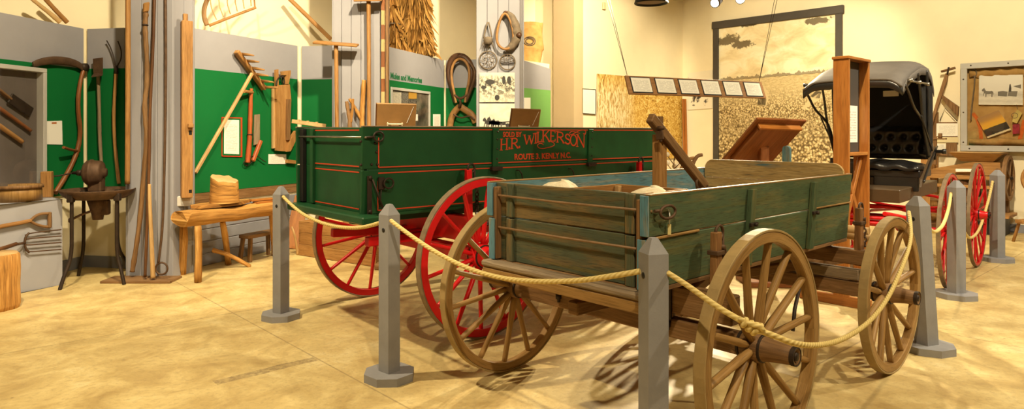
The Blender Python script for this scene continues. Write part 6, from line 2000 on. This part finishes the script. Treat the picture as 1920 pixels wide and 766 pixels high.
for y, s in ((-.46, -1), (.44, 1)):
    m = MB(); m.prism([V((-.16, y, 1.36)), V((-.10, y, 1.30)), V((.20, y, 1.14)), V((.55, y, 1.00)), V((.50, y, 1.08)), V((.20, y, 1.25)), V((-.10, y, 1.40))], (0, s * .02, 0)); m.build('seat_arm', M['body_brown'], bug)
    m = MB(); m.tube(smooth([(-.18, y + s * .02, 1.40), (-.05, y + s * .03, 1.36), (.2, y + s * .03, 1.24), (.50, y + s * .03, 1.05)], 2), .010, 8); m.build('arm_rail', M['hide'], bug)
m = MB(); m.lathe((-.02, .47, 1.35), (0, 1, 0), [(0, 0), (0, .018), (.06, .018), (.07, .028), (.10, .028), (.10, 0)], 12); m.tube([(-.02, .47, 1.35), (-.02, .47, 1.26)], .012, 8); m.build('lamp_bracket', M['hide'], bug)
# body, springs, axles, wheels
m = MB(); m.hexa([(-.75, -.36, .86), (-.75, -.36, 1.00), (-.75, .36, .86), (-.75, .36, 1.00), (.95, -.36, .86), (.95, -.36, .99), (.95, .36, .86), (.95, .36, .99)], .008, 0); m.build('body_box', M['body_brown'], bug)
m = MB(); m.box((.10, 0, 1.03), (.62, .66, .10), None, .008, 0); m.build('seat_riser', M['body_brown'], bug)
WX = ((.47, .575), (-1.10, .60))
for (x, R) in WX:
    m = MB(); m.tube([(x, -.66, R), (x, -.3, R + .004), (x, .3, R + .004), (x, .66, R)], .022, 10); m.build('axle', M['red'], bug)
    m = MB(); m.tube(smooth([(x, -.50, R + .10), (x, -.25, R + .20), (x, .25, R + .20), (x, .50, R + .10)], 2), .018, 8); m.tube(smooth([(x, -.50, R + .10), (x, -.25, R + .03), (x, .25, R + .03), (x, .50, R + .10)], 2), .018, 8); m.build('spring', M['red'], bug)
    for s in (-1, 1):
        make_wheel(bug, x, s * .69, R, s, 16, M['red'], M['tyre_rust'], M['red'], M['red'], tread=.032, fel=.042, nose=.15, hub_r=.055, dish=.03, spr=.011, inner=.08, cap=M['black'], ph=.1)
for y in (-.22, .22):
    m = MB(); m.tube([(-1.10, y * .6, .60), (-.3, y, .64), (.47, y, .60)], .017, 8); m.build('reach', M['red'], bug)
for s in (-1, 1):
    m = MB(); m.tube(smooth([(.47, s * .50, .66), (.75, s * .52, .66), (1.05, s * .40, .74), (1.42, s * .34, .80)], 2), .021, 10); sh_ = m.build('shaft', M['red'], bug)
    m = MB(); m.tube([(.86, s * .47, .69), (.98, s * .43, .72)], .027, 10); m.build('shaft_leather', M['black'], sh_)
m = MB(); m.tube([(.95, -.43, .70), (.95, .43, .70)], .019, 10); m.build('cross_bar', M['red'], bug)
m = MB(); m.tube([(1.05, -.40, .66), (1.05, .40, .66)], .015, 10); m.tube([(.98, 0, .70), (1.07, 0, .66)], .014, 8); m.build('singletree', M['red'], bug)
for s in (-1, 1):
    m = MB(); m.tube(smooth([(.47, s * .2, .60), (.62, s * .28, .53), (.75, s * .50, .60)], 2), .013, 8); m.build('fifth_brace', M['red'], bug)
m = MB(); m.lathe((.47, 0, .66), Z, [(0, 0), (0, .14), (.02, .14), (.02, .11), (.0, .11)], 20); m.build('fifth_wheel', M['red'], bug)
# ------------------------------------------------------------------ corn sheller against the wall
ms = wall_xy(1812, .42)
mill = thing('corn_sheller', 'old wooden corn sheller with tray hopper and big flywheel against the right wall', 'machine', ms, math.atan2(DR.y, DR.x))
def mlocal(px, py, off=.42):
    p = wall_xy(px, off); d = V((p.x, p.y, zat(py, p.y))) - ms
    return V((d.dot(DR), d.dot(-NR), d.z))
xl, xr = mlocal(1743, 400).x, mlocal(1880, 400).x
for (x, z, w) in ((xl, 1.16, .13), (xr, 1.02, .09)):
    for y in (-.20, .22):
        m = MB(); m.box((x, y, z / 2), (w, .075, z), None, .006, 2); m.build('leg', M['honey'] if x < 0 else M['oldwood'], mill)
        if x < 0 and y < 0:
            for k in (-1, 1):
                m = MB(); m.lathe((x + k * .03, y - .036, .93), (0, -1, 0), [(0, 0), (0, .022), (.008, .018), (.010, 0)], 10); m.build('peg', M['oldwood'], mill)
xm = (xl + xr) / 2; wl = xr - xl
for (z, y, hh_) in ((.86, -.22, .06), (.72, -.22, .05), (.52, -.21, .10), (.86, .22, .06), (.32, .22, .10), (.30, -.20, .09)):
    m = MB(); m.box((xm, y, z), (wl + .05, .045, hh_), None, .005, 0); m.build('rail', M['honey'] if z > .6 else M['oldwood'], mill)
m = MB()
P = [(xl - .02, .92), (xl + .10, .98), (xl + .40, 1.05), (xl + .62, 1.10), (xr + .0, 1.10), (xr, .90), (xl + .02, .88)]
m.prism([V((x, -.17, z)) for x, z in P], (0, .36, 0), (1, 0, 0)); m.build('hood', M['honey'], mill)
m = MB(); P2 = [(.02, 1.11), (.05 + wl * .42, 1.11)]
t0, t1, b0_, b1_ = mlocal(1786, 283).x, mlocal(1886, 283).x, mlocal(1806, 300).x, mlocal(1866, 300).x
m.hexa([(b0_, -.14, 1.105), (t0, -.28, 1.245), (b0_, .14, 1.105), (t0, .28, 1.245), (b1_, -.14, 1.105), (t1, -.28, 1.235), (b1_, .14, 1.105), (t1, .28, 1.235)], .004, 0); hp_ = m.build('hopper_tray', M['honey'], mill)
m = MB(); m.box(((t0 + t1) / 2, 0, 1.246), (t1 - t0 - .04, .50, .006), None, .001, 0); m.build('tray_inside', M['pale'], hp_)
m = MB(); m.bar(mlocal(1792, 319, .66), mlocal(1829, 319, .66), .03, .045, Z, .004); m.build('white_slat', M['white'], mill)
m = MB(); m.tube([V((xm - .02, -.20, .60)), V((xm - .02, .20, .60))], .20, 20); m.build('drum', M['darkwood'], mill)
for k in range(5):
    m = MB(); m.box((xl + .25 + k * .12, -.215, .42), (.09, .02, .22), None, .003, 2); m.build('slat', M['darkwood'], mill)
m = MB(); m.box((xr - .05, 0, .30), (.36, .62, .05), None, .006, 0); m.build('base_plank', M['honey'], mill)
m = MB(); m.box((xr - .06, .0, .14), (.24, .40, .27), None, .006); m.build('dark_base_block', M['black'], mill)  # black block: deep shadow below the machine put into its colour
m = MB(); m.box((xm - .05, .05, .05), (wl, .40, .10), None, .006); m.build('dark_base_block', M['darkwood'], mill)
fw_c = V((xr + .06, .05, .86))
m = MB(); m.annulus(fw_c, (1, 0, 0), .285, .345, .055, 40); fwm = m.build('flywheel', M['oldwood'], mill)
for k in range(5):
    a = 2 * PI * k / 5
    m = MB(); m.bar(fw_c, fw_c + V((0, math.cos(a) * .29, math.sin(a) * .29)), .035, .05, X, .004); m.build('spoke', M['oldwood'], fwm)
m = MB(); m.tube([fw_c - X * .3, fw_c + X * .06], .022, 10); m.build('hub', M['iron'], fwm)
sb0 = V((mlocal(1754, 300).x, -.02, 1.0))
m = MB(); m.box(sb0 + Z * .24, (.05, .04, .42), None, .005, 2); m.box(sb0 + Z * .45 + X * .02, (.27, .08, .022), None, .004, 0); m.lathe(sb0 + Z * .46 + X * .07, Z, [(0, 0), (0, .03), (.08, .03), (.08, 0)], 10); m.build('feed_stand', M['oldwood'], mill)
# ------------------------------------------------------------------ on the wall: wooden frame with cards
def on2(px, py, off): return onr(px, py, off)
t = thing('plough_stock', 'wooden plough stock hung on the right wall between buggy top and burlap case', 'tool', on2(1765, 290, .06)); o_ = t.location.copy()
w2 = lambda px, py, off=.08: on2(px, py, off) - o_
def wpoly(nm, pts, off, th, mat, par=None):
    m = MB(); m.prism([w2(x, y, off) for (x, y) in pts], NR * th, Z); return m.build(nm, mat, par or t)
wpoly('beam', ((1774, 138), (1779, 138), (1777, 152), (1762, 196), (1750, 232), (1745, 250), (1741, 246), (1747, 226), (1758, 188)), .10, .06, M['oldwood'])
wpoly('strut', ((1764, 180), (1768, 178), (1799, 200), (1797, 218), (1778, 198)), .08, .05, M['oldwood'])
m = MB(); m.tube(smooth([w2(1765, 134, .14), (w2(1777, 131, .14)), w2(1791, 127, .14)], 1), [.018, .03, .03, .014][:len(smooth([0 * V((0, 0, 0)), V((1, 0, 0)), V((2, 0, 0))], 1))] if False else .020, 8, sx=1.6); m.build('cross_handle', M['oldwood'], t)
m = MB(); m.tube([w2(1776, 140, .15), w2(1779, 126, .17)], .014, 8); m.build('pin', M['iron'], t)
t = thing('card_board', 'brown board with white cards and a cord triangle under the wooden plough stock', 'sign', on2(1770, 292, .03)); o_ = t.location.copy()
wpoly('board', ((1750, 212), (1760, 210), (1760, 229), (1795, 229), (1795, 292), (1742, 292), (1742, 240)), .02, .02, M['oldwood'])
m = MB(); m.tube([w2(1762, 226, .06), w2(1772, 203, .06), w2(1795, 227, .06)], .006, 6); m.build('cord', M['iron'], t)
for (x0, y0, x1, y1, mt) in ((1756, 231, 1796, 255, 'print_fine'), (1757, 257, 1797, 267, 'white'), (1743, 268, 1774, 287, 'print')):
    m = MB(); m.prism([w2(x, y, .045) for (x, y) in ((x0, y1), (x1, y1), (x1, y0), (x0, y0))], NR * .004)
    c = m.build('card', plain('yellowed_card', (.68, .58, .34), .7) if y0 > 256 else M['white'], t)
    if mt != 'white':
        m = MB(); m.poly([w2(x, y, .0505) for (x, y) in ((x0 + 1, y1 - 1), (x1 - 1, y1 - 1), (x1 - 1, y0 + 1), (x0 + 1, y0 + 1))]); m.build('printed_text', M[mt], c)
# ------------------------------------------------------------------ burlap shadow box
p0, p1 = wall_xy(1801, .16), wall_xy(1990, .16)
zt_, zb_ = 2.66, 1.255
sc0 = (p0 + p1) / 2
box = thing('burlap_case', 'grey framed wall case lined with burlap holding a mule photo, cut by right edge', 'display case', (sc0.x, sc0.y, zb_), math.atan2(DR.y, DR.x))
wb, hb = (p1 - p0).length, zt_ - zb_
m = MB(); m.box((0, .13, hb / 2), (wb - .02, .02, hb - .02), None, .002); m.build('back', M['burlap'], box)
for (x, z, sx_, sz_) in ((0, hb - .045, wb, .09), (0, .045, wb, .09)):
    m = MB(); m.box((x, .0, z), (sx_, .024, sz_), None, .004, 0); m.build('frame_rail', M['alu'], box)
    m = MB(); m.box((x, .075, z + (.035 if z > .5 else -.035)), (sx_, .13, .016), None, .002, 0); m.build('case_side', M['tan'], box)
for x in (-wb / 2 + .045, wb / 2 - .045):
    m = MB(); m.box((x, .0, hb / 2), (.09, .024, hb - .18), None, .004, 2); m.build('frame_stile', M['alu'], box)
    m = MB(); m.box((x + math.copysign(.037, x), .075, hb / 2), (.016, .13, hb), None, .002, 2); m.build('case_side', M['tan'], box)
for (x, z) in ((-wb / 2 + .04, .14), (-wb / 2 + .04, .62), (-wb / 2 + .04, 1.15), (-wb / 2 + .14, hb - .04), (-wb / 2 + .12, .04), (-wb / 2 + .62, .04), (.62 - wb / 2, hb - .04)):
    m = MB(); m.lathe((x, -.012, z), (0, -1, 0), [(0, 0), (0, .012), (.005, .010), (.006, 0)], 10); m.build('screw', M['iron'], box)
m = MB(); m.box((0, -.004, hb / 2), (wb - .17, .004, hb - .17), None, .0005); m.build('glass_pane', M['glass'], box)
def drape(u, v, z0, h, amp, f, ph):
    return V((-wb / 2 + .10 + (wb - .2) * u, .10 - .035 * math.sin(PI * v) - .015 * math.sin(f * u + ph), z0 + h * (v - .5) + amp * math.sin(f * u + ph + 2 * v)))
m = MB(); m.grid(lambda u, v: drape(u, v, hb - .17, .13, .018, 34, 0), 60, 8, True, 2, .2); m.build('burlap_swag', M['burlap'], box, solid=.006)
m = MB(); m.grid(lambda u, v: drape(u, v, .15, .10, .010, 14, 1), 60, 8, True, 2, .2); m.build('burlap_fold', M['burlap'], box, solid=.006)
def bloc(px, py, y):
    off = .16 - y
    p = wall_xy(px, off); d = V((p.x, p.y, zat(py, p.y))) - V((sc0.x, sc0.y, zb_))
    return V((d.dot(DR), d.dot(-NR), d.z))
def inbox(name, pts, y, mat, label, cat, print_=None, th=.004, edge=None):
    q = [bloc(px, py, y) for (px, py) in pts]
    bxm = box.matrix_basis
    R = Matrix.Rotation(math.atan2(DR.y, DR.x), 4, 'Z'); T = Matrix.Translation((sc0.x, sc0.y, zb_))
    qq = [(T @ R @ p) for p in q]
    o = sum(qq, V((0, 0, 0))) / len(qq)
    t = thing(name, label, cat, o)
    m = MB(); m.prism([p - o for p in qq], NR * th); m.build('sheet', mat, t)
    if print_:
        m = MB(); m.poly([p - o + NR * (th + .001) for p in qq]); m.build('print', print_, t)
    return t, o, qq
def mule_mat():
    t = NT('mule_photo', .5, spec=.3)
    s = t.sep(t.coord('UV'))
    n = t.noise(t.coord('UV', (3, 5, 1)), 3, 5, .6)
    f = t.math('ADD', s[1], t.math('MULTIPLY', t.math('SUBTRACT', n, .5), .25))
    t.col(t.ramp(f, [(.0, (.80, .76, .66)), (.12, (.62, .58, .50)), (.22, (.74, .70, .61)), (.34, (.55, .52, .46)), (.46, (.74, .71, .64)), (.9, (.80, .78, .71))]))
    return t.m
t, o, qq = inbox('mule_photo', [(1835, 196), (1918, 197), (1918, 140), (1836, 141)], .085, M['white'], 'ragged edged photo of a mule and wagon inside the burlap case', 'photo', mule_mat())
ux, uz = qq[1] - qq[0], qq[3] - qq[0]
hull(t, o, qq[0], ux, uz, [horse(.22, .26, .27), [(.44, .30), (.64, .28), (.66, .44), (.55, .47), (.44, .44)], [(.66, .30), (.86, .28), (.88, .46), (.68, .46)], [(.78, .62), (.95, .54), (.95, .68)]], M['ink_mid'], NR * .0055)
hull(t, o, qq[0], ux, uz, [[(.68, .44), (.70, .68), (.72, .70), (.74, .56), (.74, .44)]], M['ink'], NR * .0058)
def sunset():
    t = NT('sunset_calendar', .5, spec=.3)
    s = t.sep(t.coord('UV'))
    n = t.noise(t.coord('UV', (14, 1, 1)), 2, 4)
    f = t.math('ADD', s[1], t.math('MULTIPLY', t.math('SUBTRACT', n, .5), .08))
    t.col(t.ramp(f, [(.0, (.70, .58, .36)), (.075, (.70, .58, .36)), (.08, (.03, .022, .015)), (.40, (.045, .03, .015)), (.42, (.75, .42, .03)), (.62, (.72, .36, .03)), (.80, (.42, .22, .06)), (1, (.36, .20, .08))]))
    return t.m
t, o, qq = inbox('calendar_print', [(1852, 259), (1896, 243), (1873, 206), (1832, 222)], .08, M['white'], 'tilted sunset picture card inside the burlap case below the mule photo', 'picture', sunset(), .006)
t, o, qq = inbox('cloth_pouch', [(1898, 228), (1907, 231), (1917, 212), (1908, 205), (1902, 213)], .085, paint('yellow_pouch_cloth', (.52, .40, .12), .15, .8), 'small yellowish cloth pouch pinned right of the sunset card in the burlap case', 'pouch', None, .02)
m = MB(); m.tube([p - o for p in (qq[3], onr(1906, 196, .08))], .004, 5); m.tube(ring_pts((qq[0] + qq[3]) / 2 - o + NR * .022, .04, DR, Z, 16), .004, 5, True); m.build('drawstring', M['cord'], t)
inbox('red_packet', [(1899, 251), (1912, 250), (1912, 232), (1899, 233)], .085, paint('dark_red_packet', (.30, .015, .03), .4, .5, .2, 20), 'small dark red packet below the cloth pouch in the burlap case', 'packet', None, .02)
M['oprint'] = paint('orange_sack_print', (.60, .13, .02), .2, .9, .2, 20)
m = MB()
def strip(pts, w, y):
    for (a, b) in zip(pts, pts[1:]):
        m.bar(bloc(*a, y), bloc(*b, y), .003, w, V((0, 1, 0)).cross(bloc(*b, y) - bloc(*a, y)), .0004)
strip([(1824, 212), (1832, 222), (1838, 240), (1840, 262)], .05, .112); m.build('sack_print', M['oprint'], box)
m = MB(); strip([(1912, 262), (1916, 245), (1921, 225)], .05, .112); m.build('sack_print', M['oprint'], box)
m = MB(); m.tube(smooth([bloc(1828, 146, .07), bloc(1826, 170, .07), bloc(1822, 200, .07), bloc(1820, 225, .07)], 2), .010, 7); m.tube(smooth([bloc(1828, 146, .07), bloc(1822, 134, .07), bloc(1828, 128, .07), bloc(1832, 138, .07), bloc(1826, 147, .07)], 2), .010, 7); m.build('hanging_rope', M['cord'], box)
# spinning wheel, nearly all beyond the right edge
sw = at(1950, 400, 9.35); sw.z = 0
t = thing('spinning_wheel', 'wooden spinning wheel just entering the frame at the right edge', 'spinning wheel', sw)
m = MB(); m.annulus((0, 0, .90), (DR.x * 0 + .2, 1, 0), .20, .235, .04, 36); w_ = m.build('wheel', M['honey'], t)
for k in range(8):
    a = 2 * PI * k / 8
    m = MB(); m.tube([V((0, 0, .90)), V((math.cos(a) * .205, -.04 * math.cos(a), .90 + math.sin(a) * .205))], .010, 6); m.build('spoke', M['honey'], w_)
m = MB(); m.bar((-.30, 0, .30), (.4, 0, .36), .14, .05, Z, .006); m.build('table', M['honey'], t)
for (x, y) in ((-.22, .08), (-.22, -.08), (.32, 0)):
    m = MB(); m.tube([(x, y, .31), (x * 1.2, y * 1.8, 0)], .02, 8); m.build('leg', M['honey'], t)
for s in (-1, 1):
    m = MB(); m.tube([(0, s * .06, .33), (0, s * .05, .92)], .018, 8); m.build('upright', M['honey'], t)
# ------------------------------------------------------------------ lamps
lp = at(1221, 7, 9.0)
t = thing('pendant_lamp', 'unlit black pendant lamp cut by the top edge above the corn picture', 'lamp', lp)
m = MB(); m.lathe((0, 0, 0), Z, [(0, .222), (.012, .226), (.10, .20), (.22, .11), (.30, .06), (.30, .05), (.215, .10), (.095, .19), (.004, .214)], 36, closed=True); m.build('lamp_shade', [M['black']], t)
m = MB(); m.lathe((0, 0, .03), Z, [(0, .205), (.06, .19), (.18, .095), (.19, 0)], 30); m.build('shade_lining', plain('pale_lamp_lining', (.55, .45, .38), .5), t)
m = MB(); m.lathe((0, 0, .08), Z, [(0, 0), (.02, .035), (.06, .045), (.10, .02), (.14, .02), (.14, 0)], 16); m.build('bulb', plain('milky_bulb', (.6, .55, .5), .3), t)
m = MB(); m.tube([(0, 0, .30), (0, 0, CEIL - lp.z)], .008, 6); m.build('hanging_cord', M['black'], t)
glow = NT('lit_lens'); glow.b.inputs['Emission Color'].default_value = (1, .95, .85, 1); glow.b.inputs['Emission Strength'].default_value = 14
AIMS = ((-1.6, 4.2, .1), (.9, 3.0, .2))
for (px, py, d, lab) in ((1340, 6, 9.6, 'lit track spotlight at the top edge left of the mural frame'), (1388, -1, 9.9, 'lit track spotlight at the top edge above the mural frame')):
    p = at(px, py, d)
    t = thing('track_spotlight', lab, 'spotlight', p)
    tgt = V(AIMS[0] if px < 1360 else AIMS[1])
    ax = (tgt - p).normalized()
    spot(p + ax * .04, tgt, 900, 58, .5, .05)
    m = MB(); m.lathe((0, 0, 0), -ax, [(0, .058), (0, .072), (.03, .074), (.10, .06), (.17, .055), (.19, .03), (.19, 0)], 20); m.build('housing', M['grey'], t)
    m = MB(); m.lathe((0, 0, 0), -ax, [(.006, 0), (.008, .05), (.0, .066)], 20); m.build('lens', glow.m, t)
    m = MB(); m.tube([-ax * .10 + X * .07, -ax * .10 + X * .075 + Z * .16, Z * .20 - ax * .08], .009, 6); m.tube([Z * .20 - ax * .08, Z * (CEIL - p.z) - ax * .08], .012, 8); m.build('stem_arm', M['black'], t)
